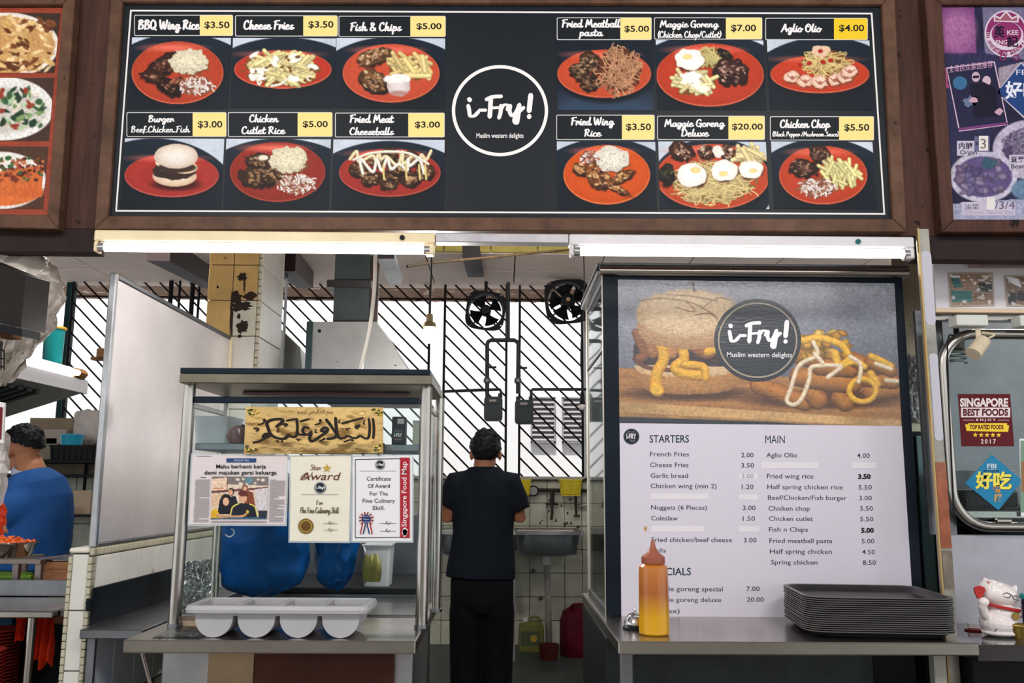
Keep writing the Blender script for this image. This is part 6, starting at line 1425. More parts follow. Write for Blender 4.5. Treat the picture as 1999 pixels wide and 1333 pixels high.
grid_surf(bm, crinkle(.006, 14, 2)(q, RY-.006), 50, 8); bmesh.ops.solidify(bm, geom=bm.faces[:], thickness=.001); obj('plastic_sleeve', bm, mat('pinkish_sleeve', (206, 190, 190), .2, coat=.6), t, world=True, smooth=30)
pr = Print(onplane(RY-.014)); pr.text('TEL. www.hualian.com', 1912, 512, 1996, 519, (110, 100, 104)); pr.build('lettering', PRTM, t)
# spotlight, driver boxes and spiral lamp
SPOT = mat('spot_beige', (206, 190, 164), .45)
for i, (xa, xb) in enumerate(((1860, 1921), (1983, 2040))):
    tt = thing('spotlight', 'beige track spotlight hanging above the right stall window' if i == 0 else 'white track adapter box at the right edge, above the window', 'light', (XR(xa+30, RY-.1, 630), RY-.1, ZR(710, RY)))
    bbox('driver_box', (XR(xa, RY-.1, 625), RY-.13, ZR(638, RY-.1, 1900)), (XR(xb, RY-.1, 625), RY-.065, ZR(617, RY-.1, 1900)), mat('grey_white_box', (206, 208, 202), .5), tt, .003)
    if i == 0:
        bbox('bracket_arm', (XR(1904, RY-.1, 650), RY-.105, ZR(673, RY-.1, 1900)), (XR(1914, RY-.1, 650), RY-.098, ZR(639, RY-.1, 1900)), SPOT, tt, .002)
        a_ = pv(1921, 663, RY-.10); b_ = pv(1900, 691, RY-.12); bm = B(); lat = [a_.lerp(b_, k) for k in (0, .05, .55, .56, .62, .63, 1)]; tube(bm, lat, [.018, .026, .0275, .0265, .0265, .0275, .028], 24); obj('lamp_head', bm, SPOT, tt, world=True)
        bm = B(); cyl(bm, pv(1912, 671, RY-.135), pv(1912, 671, RY-.128), .006, n=12); obj('pivot', bm, SPOT, tt, world=True)
        bm = B(); tube(bm, spline([pv(1916, 648, RY-.09), pv(1936, 652, RY-.08), pv(1940, 655, RY-.08), pv(1925, 662, RY-.09)], 5), .0035, 8); obj('wire', bm, CREAM, tt, world=True)
t = thing('spiral_bulb', 'dusty spiral energy-saving bulb left of the beige spotlight', 'bulb', (XR(1869, RY+.1, 690), RY+.12, ZR(706, RY+.1)))
c = pv(1870, 690, RY+.035); zz1 = pv(1868, 662, RY+.035).z
bm = B(); cyl(bm, (c.x, c.y, c.z+.016), (c.x, c.y, zz1), .024, .028, n=20); obj('bulb_base', bm, mat('dusty_base', (110, 104, 92), .6, var=.2), t, world=True)
bm = B(); tube(bm, [(c.x+.027*math.cos(a_), c.y+.027*math.sin(a_), c.z+.016-.0055*a_/2) for a_ in np.linspace(0, 6*PI, 60)], .0055, 8); obj('spiral_tube', bm, mat('dusty_tube', (150, 152, 150), .4), t, world=True)
bm = B(); box(bm, (c.x-.01, c.y-.005, zz1-.001), (c.x+.01, c.y+.005, ZR(500, RY, 1870)+.05), .002); obj('holder', bm, BLACK, t, world=True)
bm = B(); tube(bm, spline([pv(1862, 655, RY-.05), pv(1850, 668, RY-.05), pv(1853, 800, RY-.05), pv(1862, 1000, RY-.05)], 6), .003, 6); solo('black_cable', bm, BLACK, 'thin black cable hanging down the left side of the right stall window', 'cable')

# right stall counter, cat, dish, cup stack
RC = mat('dark_glossy_counter', (70, 66, 68), .08, .5)
zc2 = ZR(1243, 3.06, 1950)
bm = B(); box(bm, (rb+.01, 2.9, zc2-.05), (3.0, RY-.005, zc2), .003); t = thing('glossy_counter', 'dark glossy counter of the right stall under the lucky cat', 'counter', (2.2, 3.1, 0)); obj('top', bm, RC, t, world=True)
bbox('body', (rb+.04, 3.0, 0), (3.0, RY-.01, zc2-.051), BLACK, t)
CW = mat('cat_porcelain', (232, 222, 220), .18, var=.03, coat=.6); CR = mat('cat_red', (176, 40, 40), .25, coat=.5); CG = mat('cat_gold', (150, 124, 60), .3, .6)
s_ = 3.08/F; catx = XR(1957, 3.08, 1200)
t = thing('lucky_cat', 'white porcelain beckoning cat figurine with red collar and raised paw on the right stall counter', 'figurine', (catx, 3.08, zc2))
def cpt(px, py, dy=0): return Vector(((px-1957)*s_+((py-1243)*.02)*s_, dy, (1243-py)*s_*1.02))
bm = B()
def ellb(bm, c_, rx, ry, rz, rot=0, n=20):
    m_ = Matrix.Translation(c_) @ Matrix.Rotation(rot, 4, 'Y') @ Matrix.Diagonal((rx, ry, rz, 1)); bmesh.ops.create_uvsphere(bm, u_segments=n, v_segments=n//2+2, radius=1, matrix=m_)
ellb(bm, cpt(1950, 1220), 36*s_, 32*s_, 27*s_, .1); ellb(bm, cpt(1956, 1204), 30*s_, 28*s_, 26*s_, .3); ellb(bm, cpt(1952, 1236), 36*s_, 30*s_, 9*s_)
ellb(bm, cpt(1953, 1168), 36*s_, 30*s_, 24*s_, .28); ellb(bm, cpt(1940, 1160), 22*s_, 24*s_, 20*s_, .2)
tube(bm, [cpt(1938, 1160), cpt(1932, 1148), cpt(1930, 1138)], [14*s_, 9*s_, 2*s_], 12); tube(bm, [cpt(1975, 1168), cpt(1985, 1158), cpt(1990, 1152)], [13*s_, 7*s_, 2*s_], 12)
tube(bm, [cpt(1930, 1212, -.01), cpt(1918, 1202, -.02), cpt(1912, 1188, -.03), cpt(1914, 1178, -.035)], [10*s_, 9*s_, 8*s_, 9*s_], 14); ellb(bm, cpt(1914, 1180, -.035), 10*s_, 9*s_, 9*s_)
ellb(bm, cpt(1988, 1200), 9*s_, 12*s_, 12*s_)
remesh_obj('body', bm, CW, .0022, t, world=False, smooth_it=5)
def cp2(px, py, d): return cpt(px, py, d)
def cprint(name, fn):
    ps = lambda px, py, lift: np.array([list(Vector((catx, 3.08, zc2))+cpt(a_, b_, -.02)) for a_, b_ in zip(np.atleast_1d(px), np.atleast_1d(py))])
bm = B(); ring = [cpt(1955+32*math.cos(a_), 1191+7*math.sin(a_)*.0+(math.cos(a_))*6, -29*s_*math.sin(a_)) for a_ in np.linspace(0, 2*PI, 28, endpoint=False)]; tube(bm, ring, 3.4*s_, 8, closed=True); obj('red_collar', bm, CR, t)
bm = B(); pts = rrect(-9, -10, 11, 9, 6, 4); prism(bm, [cpt(1908+x*1.0+y*.2, 1162-y*1.0, -.036) for x, y in [(-11, 6), (-7, 10), (0, 11), (8, 8), (11, 2), (6, -8), (2, -12), (-2, -12), (-8, -2)]], (0, .008, 0)); obj('red_paddle', bm, CR, t)
bm = B(); prism(bm, [cpt(1928, 1156, -.030), cpt(1929, 1144, -.024), cpt(1946, 1149, -.030), cpt(1936, 1153, -.033)], (0, .012, 0)); obj('inner_ear', bm, CR, t)
bm = B(); lathe(bm, [(0, 0), (.0115, 0), (.0125, .003), (.0115, .006), (0, .006)], cpt(1966, 1204, -.056), 18, axis='y'); obj('gold_coin', bm, CG, t)
bm = B(); ellb(bm, cpt(1975, 1222, -.046), 21*s_, 10*s_, 6*s_, .1); tube(bm, [cpt(1972, 1222, -.046), cpt(1975, 1242, -.040)], [(17*s_, 9*s_), (11*s_, 7*s_)], 14); obj('gold_ingot', bm, CG, t)
LN = mat('cat_line', (60, 46, 44), .4)
for nm, pl in (('eye', [(1946, 1166), (1953, 1162), (1962, 1166)]), ('eye', [(1968, 1168), (1975, 1168), (1981, 1173)]), ('mouth', [(1948, 1169), (1956, 1171), (1963, 1167), (1968, 1174), (1978, 1176)]), ('paw_mark', [(1926, 1232), (1936, 1224), (1944, 1230)])):
    bm = B(); tube(bm, spline([cpt(x, y, -31*s_+abs(x-1955)*s_*.25) for x, y in pl], 4), .0011, 6); obj(nm, bm, LN, t)
t = thing('red_dish', 'tiny red and white dish on the right stall counter left of the lucky cat', 'dish', (XR(1901, 3.2, 1230), 3.2, zc2))
bm = B(); lathe(bm, [(0, 0), (.028, 0), (.032, .006), (0, .007)], n=20); obj('red_base', bm, CR, t); bm = B(); prism(bm, [(-.02, -.012, .008), (.02, -.012, .008), (.016, .012, .008), (-.016, .012, .008)], (0, 0, .016)); obj('white_cube', bm, PAPER, t)
bm = B(); cxx = XR(2021, 3.05, 1200)
prof = [(0, 0), (.034, 0)]
for i in range(22): z = .004+i*.0052; prof += [(.037, z), (.040, z+.0026), (.037, z+.005)]
prof += [(.036, .123), (0, .123)]
t = thing('cup_stack', 'tall stack of ribbed purple cups with a teal lid at the right edge', 'cup stack', (cxx, 3.05, zc2)); lathe(bm, prof, n=24); obj('ribbed_cups', bm, mat('cup_purple', (44, 34, 66), .35), t)
bm = B(); lathe(bm, [(0, .124), (.040, .124), (.041, .130), (.041, .138), (0, .139)], n=24); obj('teal_lid', bm, mat('teal_plastic', (20, 136, 140), .35), t)
# ============================================================ back of the stall
# fans
FANM = mat('fan_black', (30, 28, 30), .5, .2, var=.2)
def fan_at(cx, cy, R, Y, label, motor_side, tilt):
    c = pv(cx, cy, Y); k = Y/F; r_ = R*k; t = thing('exhaust_fan', label, 'fan', (c.x, c.y, c.z-r_), 0, 'black exhaust fans before the back windows')
    # square-cornered shroud ring
    bm = B(); n = 48
    def out(a): # superellipse with ears at the corners
        e = (abs(math.cos(a))**4+abs(math.sin(a))**4)**-.25; return r_*e*.98
    rings = []
    for ro, dy in ((1, 0), (1, .012), (.9, .012), (.84, .06), (.82, .06), (.87, .0)):
        rings.append([bm.verts.new((c.x+(out(2*PI*i/n+tilt) if ro == 1 else r_*ro)*math.cos(2*PI*i/n), c.y+dy, c.z+(out(2*PI*i/n+tilt) if ro == 1 else r_*ro)*math.sin(2*PI*i/n))) for i in range(n)])
    for r1, r2 in zip(rings, rings[1:]+rings[:1]):
        for i in range(n): bm.faces.new((r1[i], r1[(i+1) % n], r2[(i+1) % n], r2[i]))
    obj('shroud', bm, FANM, t, world=True)
    nb = 4 if motor_side > 0 else 5
    for b in range(nb):
        bm = B(); a0 = 2*PI*b/nb+.5
        def bl(u, v): rr = r_*(.22+.55*u); a = a0+(v-.5)*(.75+.35*u); return Vector((c.x+rr*math.cos(a), c.y+.03+(v-.5)*.05, c.z+rr*math.sin(a)))
        grid_surf(bm, bl, 6, 6); bmesh.ops.solidify(bm, geom=bm.faces[:], thickness=.003); obj('blade', bm, FANM, t, world=True)
    bm = B(); lathe(bm, [(0, -.05), (r_*.2, -.05), (r_*.27, -.03), (r_*.27, .05), (0, .05)] if motor_side > 0 else [(0, -.09), (r_*.1, -.09), (r_*.3, -.07), (r_*.34, -.02), (r_*.34, .04), (0, .04)], c, 24, axis='y'); obj('motor', bm, FANM, t, world=True)
    if motor_side < 0:
        bm = B(); lathe(bm, [(0, -.095), (r_*.09, -.095), (r_*.09, -.088), (0, -.088)], c, 16, axis='y'); obj('shaft_cap', bm, mat('brass_cap', (150, 120, 90), .4, .5), t, world=True)
    for i in range(4):
        a = PI/4+i*PI/2; e = r_*1.0; bm = B(); tube(bm, [(c.x+math.cos(a)*r_*.25, c.y-.01 if motor_side < 0 else c.y+.05, c.z+math.sin(a)*r_*.25), (c.x+math.cos(a)*r_*.95, c.y+.01 if motor_side < 0 else c.y+.055, c.z+math.sin(a)*r_*.95)], .008, 6); obj('strut', bm, FANM, t, world=True)
        bm = B(); cyl(bm, (c.x+math.cos(a)*e*1.08, c.y-.004, c.z+math.sin(a)*e*1.08), (c.x+math.cos(a)*e*1.08, c.y, c.z+math.sin(a)*e*1.08), .006, n=8); obj('screw', bm, CHROME, t, world=True)
    bbox('hanger', (c.x-.015, c.y+.06, c.z+r_*.8), (c.x+.015, c.y+.09, ZC-.001), FANM, t)
    return t
fan_at(948, 606, 40, 8.15, 'left black square-framed exhaust fan with four blades, above the standing person', 1, .12)
fan_at(1108, 588, 46, 8.1, 'right black exhaust fan seen from its motor side, beside the poster cabinet', -1, -.1)
# gas pipes and meters
GM = mat('gas_dark', (36, 46, 48), .45, .3, var=.15)
gp_ = thing('gas_pipes', 'black gas pipework bent in an upturned U with two valves, feeding the meters', 'pipes', (XR(982, 8.2, 700), 8.25, ZR(764, 8.25)))
YG = 8.25
def gpipe(name, pts, r_=.019): bm = B(); tube(bm, [pv(x, y, YG) for x, y in pts], r_, 10); return obj(name, bm, GM, gp_, world=True)
gpipe('pipe', [(951, 768), (951, 672), (953, 667), (958, 664), (1004, 664), (1009, 667), (1012, 672), (1011, 768)])
gpipe('pipe', [(866, 764), (945, 761), (976, 760), (978, 764), (978, 776)], .014); gpipe('pipe', [(1037, 778), (1037, 762), (1040, 760), (1150, 760)], .014)
gpipe('pipe', [(992, 552), (992, 664)], .017)
for x, y in ((951, 743), (1011, 743)):
    c = pv(x, y, YG-.01); bm = B(); lathe(bm, [(0, -.03), (.028, -.03), (.034, -.015), (.034, .015), (.028, .03), (0, .03)], c, 18, axis='y'); v_ = obj('valve', bm, GM, gp_, world=True)
    bm = B(); lathe(bm, [(0, -.036), (.016, -.036), (.016, -.03), (0, -.03)], c, 14, axis='y'); obj('valve_face', bm, mat('valve_grey', (110, 116, 116), .4, .5), v_, world=True)
for x, y in ((951, 717), (1011, 718)): gpipe('lever_handle', [(x, y), (x+18, y)], .010)
for i, (x, y, px2, lab_) in enumerate(((963, 797, 978, 'left dark gas meter hanging under the bent pipes, above the person'), (1023, 803, 1037, 'right dark gas meter hanging under the bent pipes, before the louvred window'))):
    c = pv(x, y, YG); k = YG/F; t = thing('gas_meter', lab_, 'gas meter', (c.x, c.y, c.z-26*k), 0, 'gas meters at the back window')
    bm = B(); prism(bm, [(c.x+px_*k, c.y-.06, c.z+pz_*k) for px_, pz_ in rrect(-18, -25, 18, 22, 7, 4)], (0, .11, 0)); bmesh.ops.bevel(bm, geom=[e for e in bm.edges if abs(e.verts[0].co.y-e.verts[1].co.y) < 1e-4], offset=.008, segments=2, affect='EDGES'); obj('meter_body', bm, GM, t, world=True)
    bm = B(); prism(bm, [(c.x+px_*k, c.y-.066, c.z+pz_*k) for px_, pz_ in rrect(-13, 6, 13, 18, 3, 3)], (0, .006, 0)); obj('dial_housing', bm, mat('gas_face', (58, 66, 68), .4), t, world=True)
    bbox('counter_window', (c.x-8*k, c.y-.069, c.z+12*k), (c.x+6*k, c.y-.066, c.z+16*k), mat('counter_white', (170, 160, 156), .4), t)
    bbox('data_plate', (c.x-7*k, c.y-.064, c.z-8*k), (c.x+5*k, c.y-.06, c.z-4*k), mat('counter_white', (170, 160, 156), .4), t)
    bm = B(); prism(bm, [(c.x+px_*k, c.y-.068, c.z+pz_*k) for px_, pz_ in rrect(-14, -22, 14, -1, 4, 3)], (0, .008, 0)); obj('lower_cover', bm, GM, t, world=True)
    for xx in (x-12, x+13): bm = B(); cyl(bm, pv(xx, y-20, YG), pv(xx, y-29, YG), .018, n=12); obj('pipe_union', bm, GM, t, world=True)
# lamps on cords
t = thing('hanging_bulb', 'lit white bulb in a brass socket hanging on a cord near the display stand', 'bulb', (XR(838, 3.9, 650), 3.9, ZR(672, 3.9)))
c = pv(838, 652, 3.9); k = 3.9/F
bm = B(); lathe(bm, [(0, -.042), (.018, -.038), (.03, -.018), (.032, 0), (.026, .022), (.018, .034), (0, .036)], c, 24); obj('bulb_globe', bm, mat('bulb_glow', (255, 255, 255), .4, emit=(255, 250, 244), es=14), t, world=True)
zb1 = pv(838, 612, 3.9).z
bm = B(); lathe(bm, [(0, .034), (.03, .03), (.026, .05), (.016, .056), (.014, zb1-c.z-.004), (.004, zb1-c.z)], c, 20); obj('socket', bm, mat('old_brass', (150, 130, 96), .4, .5, var=.2), t, world=True)
bm = B(); tube(bm, [(c.x, c.y, zb1-.002), (c.x+.003, c.y, zb1+.2), (c.x, c.y, 3.6)], .0035, 6); obj('cord', bm, BLACK, t, world=True)
lamp('bulb_light', 'POINT', (c.x, c.y-.0, c.z-.08), 42, (1, .95, .9)).data.shadow_soft_size = .04
t = thing('hanging_bulb', 'small unlit bulb hanging on a cord left of the poster cabinet', 'bulb', (XR(1138, 6.5, 790), 6.5, ZR(800, 6.5)))
c = pv(1137, 793, 6.5)
bm = B(); lathe(bm, [(0, -.03), (.02, -.025), (.028, -.005), (.024, .012), (0, .014)], c, 18); obj('bulb_globe', bm, mat('bulb_off', (206, 200, 196), .3), t, world=True)
bm = B(); lathe(bm, [(0, .012), (.024, .012), (.018, .04), (.014, .10), (.004, .11)], c, 16); obj('socket', bm, BLACK, t, world=True)
bm = B(); tube(bm, spline([(c.x, c.y, c.z+.105), (c.x-.01, c.y, c.z+.4), (c.x+.02, c.y, c.z+.9), (c.x, c.y, 3.6)], 5), .004, 6); obj('cord', bm, BLACK, t, world=True)
bm = B(); tube(bm, spline([pv(733, 490, 3.4), pv(731, 560, 3.4), pv(722, 640, 3.4), pv(706, 712, 3.35), pv(704, 726, 3.3)], 8), .0075, 8)
solo('white_cable', bm, mat('dirty_white', (200, 194, 184), .5), 'thick off-white cable hanging from the ceiling onto the display stand top', 'cable')
# cable and bracket under the ceiling
bm = B(); tube(bm, spline([pv(795, 520, 5.2), pv(850, 512, 5.6), pv(950, 503, 6.0), pv(1040, 494, 6.2), pv(1110, 488, 6.3)], 8), .009, 8)
solo('ceiling_cable', bm, mat('yellowed_cable', (70, 56, 38), .6, var=.5, scale=20), 'sagging thick cable strung under the ceiling between the two battens', 'cable')
bm = B(); hexa(bm, [pv(903, 505, 6.6), pv(940, 505, 6.6), pv(945, 542, 8.1), pv(914, 542, 8.1), pv(902, 470, 6.6), pv(935, 470, 6.6), pv(940, 530, 8.1), pv(912, 530, 8.1)]); solo('ceiling_duct', bm, mat('ceiling_duct_dark', (46, 42, 42), .6), 'dark metal duct crossing the ceiling between the two battens', 'duct')
bm = B(); hexa(bm, [pv(735, 505, 4.8), pv(770, 505, 4.8), pv(782, 556, 6.0), pv(762, 558, 6.0), pv(735, 492, 4.8), pv(770, 492, 4.8), pv(788, 540, 6.0), pv(768, 540, 6.0)]); solo('ceiling_duct', bm, STEELD, 'small steel cable tray under the ceiling right of the hood duct', 'duct')
for i, (a, b) in enumerate((((300, 500), (405, 556)), ((545, 520), (590, 556)))):
    p0, p1 = pv(*a, 5.4), pv(*b, 8.0); bm = B(); hexa(bm, [p0+Vector((-.04, 0, -.03)), p0+Vector((.1, 0, -.03)), p1+Vector((.1, 0, -.03)), p1+Vector((-.04, 0, -.03)), p0+Vector((-.04, 0, .12)), p0+Vector((.1, 0, .12)), p1+Vector((.1, 0, .12)), p1+Vector((-.04, 0, .12))])
    solo('roof_beam', bm, DARKB, ['dark metal roof beam left of the tiled pillar', 'dark metal roof beam right of the tiled pillar'][i], 'beam')
for i, x in enumerate((335, 352, 377, 390)):
    bm = B(); a = pv(x, 548, 8.3); a.z = ZC-.001; b = Vector((a.x, 8.3, ZS+.031)); tube(bm, [a, b], .012 if i % 2 else .022, 6); solo('vertical_pipe', bm, IRON, ['thin', 'thick', 'second thin', 'rightmost'][i]+' dark upright pipe at the back window left of the tiled pillar', 'pipe', 'dark upright pipes left of the pillar')
# sinks
zr1 = ZR(1037, 7.75, 1070)
def sink(xa, xb, label):
    x0_, x1_ = XR(xa, 7.8, 1040), XR(xb, 7.8, 1040); t = thing('sink', label, 'sink', ((x0_+x1_)/2, 8.0, 0), 0, 'steel sinks along the back wall')
    bm = B(); Y0, Y1 = 7.75, 8.36
    o = rrect(x0_, Y0, x1_, Y1, .03, 4); cxm, cym = (x0_+x1_)/2, (Y0+Y1)/2; hw, hd = (x1_-x0_)/2, (Y1-Y0)/2
    rings = [[(x, y, zr1-.03) for x, y in o], [(x, y, zr1) for x, y in o], [(cxm+(x-cxm)*.93, cym+(y-cym)*.88, zr1+.0) for x, y in o], [(cxm+(x-cxm)*.90, cym+(y-cym)*.82, zr1-.02) for x, y in o], [(cxm+(x-cxm)*.82, cym+(y-cym)*.7, zr1-.2) for x, y in o]]
    vr = [[bm.verts.new(p) for p in r_] for r_ in rings]
    for r1, r2 in zip(vr, vr[1:]):
        for i in range(len(r1)): bm.faces.new((r1[i], r1[(i+1) % len(r1)], r2[(i+1) % len(r1)], r2[i]))
    bm.faces.new(vr[-1]); obj('rim_and_basin', bm, STEEL2, t, world=True)
    bm = B(); r_ = []
    for k_, z in ((.88, zr1-.031), (.87, zr1-.13), (.80, zr1-.19), (.6, zr1-.215)): r_.append([bm.verts.new((cxm+x*hw*k_, cym+y*hd*.92*k_/.88, z)) for x, y in rrect(-1, -1, 1, 1, .6, 8)])
    for r1, r2 in zip(r_, r_[1:]):
        for i in range(len(r1)): bm.faces.new((r1[i], r1[(i+1) % len(r1)], r2[(i+1) % len(r1)], r2[i]))
    bm.faces.new(r_[-1]); obj('bowl', bm, mat('dull_bowl', (120, 126, 130), .45, .8, var=.15), t, world=True)
    bm = B(); lathe(bm, [(0, zr1-.30), (.035, zr1-.30), (.035, zr1-.22), (.05, zr1-.216), (0, zr1-.216)], (cxm, cym, 0), 16); obj('drain_cup', bm, WHITEP, t, world=True)
    bm = B(); tube(bm, spline([(cxm, cym, zr1-.30), (cxm+.01, cym+.02, zr1-.5), (cxm+.02, cym+.05, .1), (cxm+.02, cym+.05, .01)], 4), .028, 12); obj('drain_pipe', bm, mat('dirty_pvc', (150, 146, 140), .5, var=.2), t, world=True)
    return t
sink(1000, 1140, 'deep steel sink with rounded bowl right of the standing person'); sink(848, 960, 'steel sink partly hidden by the standing person')
bm = B(); box(bm, (XR(960.5, 7.8, 1040), 7.9, zr1-.03), (XR(999.5, 7.8, 1040), 8.36, zr1), .003); solo('sink_bridge', bm, STEEL2, 'narrow steel drainer strip joining the two sinks', 'drainer')
# taps and pipes on the tiled wall
YP = 8.36
t = thing('water_pipes', 'rusty black water pipes with a tap fixed along the tiled back wall', 'pipes', (XR(1080, YP, 960), YP, ZR(1010, YP)))
RP = mat('rusty_pipe', (52, 44, 38), .6, .3, var=.5, scale=30)
def wp(name, pts, r_=.014, m=RP): bm = B(); tube(bm, [pv(x, y, YP) for x, y in pts], r_, 8); obj(name, bm, m, t, world=True)
wp('pipe', [(1045, 956), (1100, 957), (1150, 958)], .016); wp('tap', [(1078, 958), (1077, 985)], .02); wp('tap_handle', [(1066, 983), (1090, 984)], .012); wp('spout', [(1077, 985), (1078, 1000), (1076, 1014)], .013)
wp('pipe', [(1124, 966), (1124, 988)], .014); wp('pipe', [(1124, 988), (1152, 989)], .010, CHROME); wp('pipe', [(1124, 988), (1125, 1007)], .012); wp('pipe', [(1120, 1007), (1132, 1007)], .010)
pr = Print(onplane(8.405)); r = random.Random(3)
for i in range(26): blot(pr, r.uniform(1050, 1140), r.uniform(960, 1030), r.uniform(.8, 3), r.uniform(.8, 4), (66, 58, 46), i, 8); pr.layer(1e-5)
tag(pr.build('wall_grime', PRTM, wb), kind='stuff')
t = thing('water_meter', 'small round white-faced gauge between the yellow baskets', 'gauge', (XR(1041, YP, 958), YP, ZR(967, YP)))
c = pv(1041, 958, YP); bm = B(); lathe(bm, [(0, -.03), (.045, -.03), (.05, -.02), (.05, .02), (0, .02)], c, 24, axis='y'); obj('case', bm, BLACK, t, world=True)
bm = B(); lathe(bm, [(0, -.032), (.038, -.032), (.038, -.029), (0, -.029)], c, 24, axis='y'); obj('dial', bm, mat('dial_grey', (170, 174, 176), .3), t, world=True)
# yellow baskets hanging from the sill
YB_ = mat('basket_yellow', (226, 206, 60), .4, var=.05)
def basket(xa, xb, ya, yb, label):
    Y0 = 8.22; c0 = pv((xa+xb)/2, yb, Y0); hw = (xb-xa)/2*Y0/F; h = (yb-ya)*Y0/F; t = thing('wall_basket', label, 'basket', (c0.x, Y0+.06, c0.z), 0, 'yellow baskets on the back wall')
    L = rrect(-1, -1, 1, 1, .35, 4); n = len(L)
    def ring(v): return [Vector((c0.x+x*hw*(.84+.16*v), Y0+.065+y*.062*(.84+.16*v), c0.z+h*v)) for x, y in L]
    for v in (0, 1): bm = B(); tube(bm, ring(v), .006 if v == 0 else .009, 6, closed=True); obj('rim', bm, YB_, t, world=True)
    bm = B()
    for i in range(1, 7): tube(bm, ring(i/7), .0035, 4, closed=True)
    for i in range(0, n): tube(bm, [ring(0)[i], ring(1)[i]], .003, 4)
    for q_ in range(9): x = c0.x+hw*.8*(q_/4-1); tube(bm, [(x, Y0+.012, c0.z), (x, Y0+.118, c0.z)], .003, 4)
    for vv in (.15, .32, .5, .68, .85):
        for q_ in range(1, 12): x = hw*(.84+.16*vv)*(q_/6-1)*.9; tube(bm, [(c0.x+x, Y0+.003, c0.z+h*(vv-.08)), (c0.x+x, Y0+.003, c0.z+h*(vv+.08))], .006, 4)
    g = obj('lattice', bm, YB_, t, world=True); g['kind'] = 'stuff'
basket(1094, 1136, 938, 967, 'yellow plastic wall basket nearer the poster cabinet, below the window sill'); basket(1004, 1036, 938, 965, 'yellow plastic wall basket just right of the standing person')
bm = B(); tube(bm, [pv(1130, 942, 8.355), pv(1152, 930, 8.1)], .010, 8); solo('broom_handle', bm, BLACK, 'short black handle leaning across the yellow basket by the cabinet', 'handle')
# floor items
def lying(x, Y): return XR(x, Y, 1250)
t = thing('jerrycan', 'translucent yellowish detergent jerrycan with a printed label, on the floor under the sink', 'jerrycan', (XR(1037, 8.1, 1200), 8.1, 0))
k = 8.1/F; JY = mat('jerry_yellow', (116, 116, 64), .35, var=.12)
bm = B(); prof = [(23.5, 0), (24, .02), (24, .17), (22, .22), (12, .245)]
rings = [[bm.verts.new((x*w_*k, y*w_*.62*k, z)) for x, y in rrect(-1, -1, 1, 1, .3, 4)] for w_, z in prof]
for r1, r2 in zip(rings, rings[1:]):
    for i in range(len(r1)): bm.faces.new((r1[i], r1[(i+1) % len(r1)], r2[(i+1) % len(r1)], r2[i]))
bm.faces.new(rings[0][::-1]); bm.faces.new(rings[-1]); obj('can_body', bm, JY, t)
bm = B(); tube(bm, spline([(-.02, 0, .24), (0, 0, .275), (.06, 0, .275), (.085, 0, .235)], 5), .012, 8); obj('handle', bm, JY, t)
bm = B(); cyl(bm, (-.05, 0, .236), (-.05, 0, .275), .024, n=14); obj('screw_cap', bm, WHITEP, t)
bm = B(); box(bm, (-.09, -.0705, .05), (.075, -.0685, .17), 0); obj('printed_label', bm, mat('label_dark', (84, 92, 70), .5), t)
bm = B(); lathe(bm, [(0, -.0035), (.03, -.0035), (.03, 0), (0, 0)], (.02, -.0705, .11), 16, axis='y'); obj('label_logo', bm, mat('label_gold', (180, 150, 60), .5), t)
t = thing('red_container', 'dark red plastic container on the floor beside the poster cabinet', 'container', (XR(1128, 7.9, 1200), 7.9, 0))
RC_ = mat('dark_red', (84, 14, 32), .4, var=.15)
bm = B(); lathe(bm, [(0, 0), (.15, 0), (.155, .02), (.155, .28), (.13, .36), (.06, .40), (0, .40)], n=24); obj('barrel', bm, RC_, t); bm = B(); tube(bm, spline([(-.05, -.06, .38), (-.05, -.09, .42), (.05, -.09, .42), (.05, -.06, .38)], 4), .012, 8); obj('handle', bm, RC_, t); bm = B(); cyl(bm, (0, -.15, .06), (0, -.19, .05), .018, n=10); obj('spout', bm, RC_, t)
bm = B(); cyl(bm, (XR(999, 7.7, 1200), 7.6, 0.0), (XR(1001, 7.7, 1125), 7.7, ZR(1122, 7.7)), .026, n=12); solo('white_pipe', bm, mat('dirty_pvc', (150, 146, 140), .5), 'upright white plastic pipe right of the standing person', 'pipe')
bm = B(); lathe(bm, [(0, 0), (.07, 0), (.085, .12), (.08, .12), (.066, .008), (0, .008)], (XR(1071, 7.75, 1240), 7.7, 0), 18); solo('brown_pot', bm, mat('brown_pot', (80, 34, 28), .5), 'small brown pot on the floor between the jerrycan and the red container', 'pot')

# ============================================================ people
SKIN = mat('skin', (176, 120, 88), .5, var=.06); SKIND = mat('skin_tan', (150, 98, 72), .5, var=.06); HAIR = mat('hair_black', (24, 24, 28), .45, var=.4, scale=60, stretch=(1, 1, .2), bump=.4, bscale=150)
def hand(bm, w, d, up, k=1.0, curl=.5, side=1):
    """palm with five bent fingers: w wrist, d direction, up back-of-hand normal"""
    d = Vector(d).normalized(); up = Vector(up).normalized(); s_ = d.cross(up).normalized()*side; w = Vector(w)
    tube(bm, [w, w+d*.035*k, w+d*.085*k], [(.026*k, .017*k), (.038*k, .015*k), (.040*k, .013*k)], 12)
    for i, L in enumerate((.068, .076, .070, .055)):
        b = w+d*.08*k+s_*(.030-.020*i)*k; p = [b-d*.02*k, b]; dr = d.copy()
        for seg in (.45, .32, .23): dr = (dr-up*curl*.6).normalized(); p.append(p[-1]+dr*L*seg*k)
        tube(bm, p, [.0085*k, .0085*k, .008*k, .0075*k, .0058*k], 8)
    b = w+d*.02*k+s_*.026*k; dr = (d*.7+s_*.8-up*.3).normalized(); tube(bm, [b-s_*.01*k, b+dr*.03*k, b+dr*.05*k+d*.012*k, b+dr*.06*k+d*.03*k], [.012*k, .011*k, .0095*k, .007*k], 8)
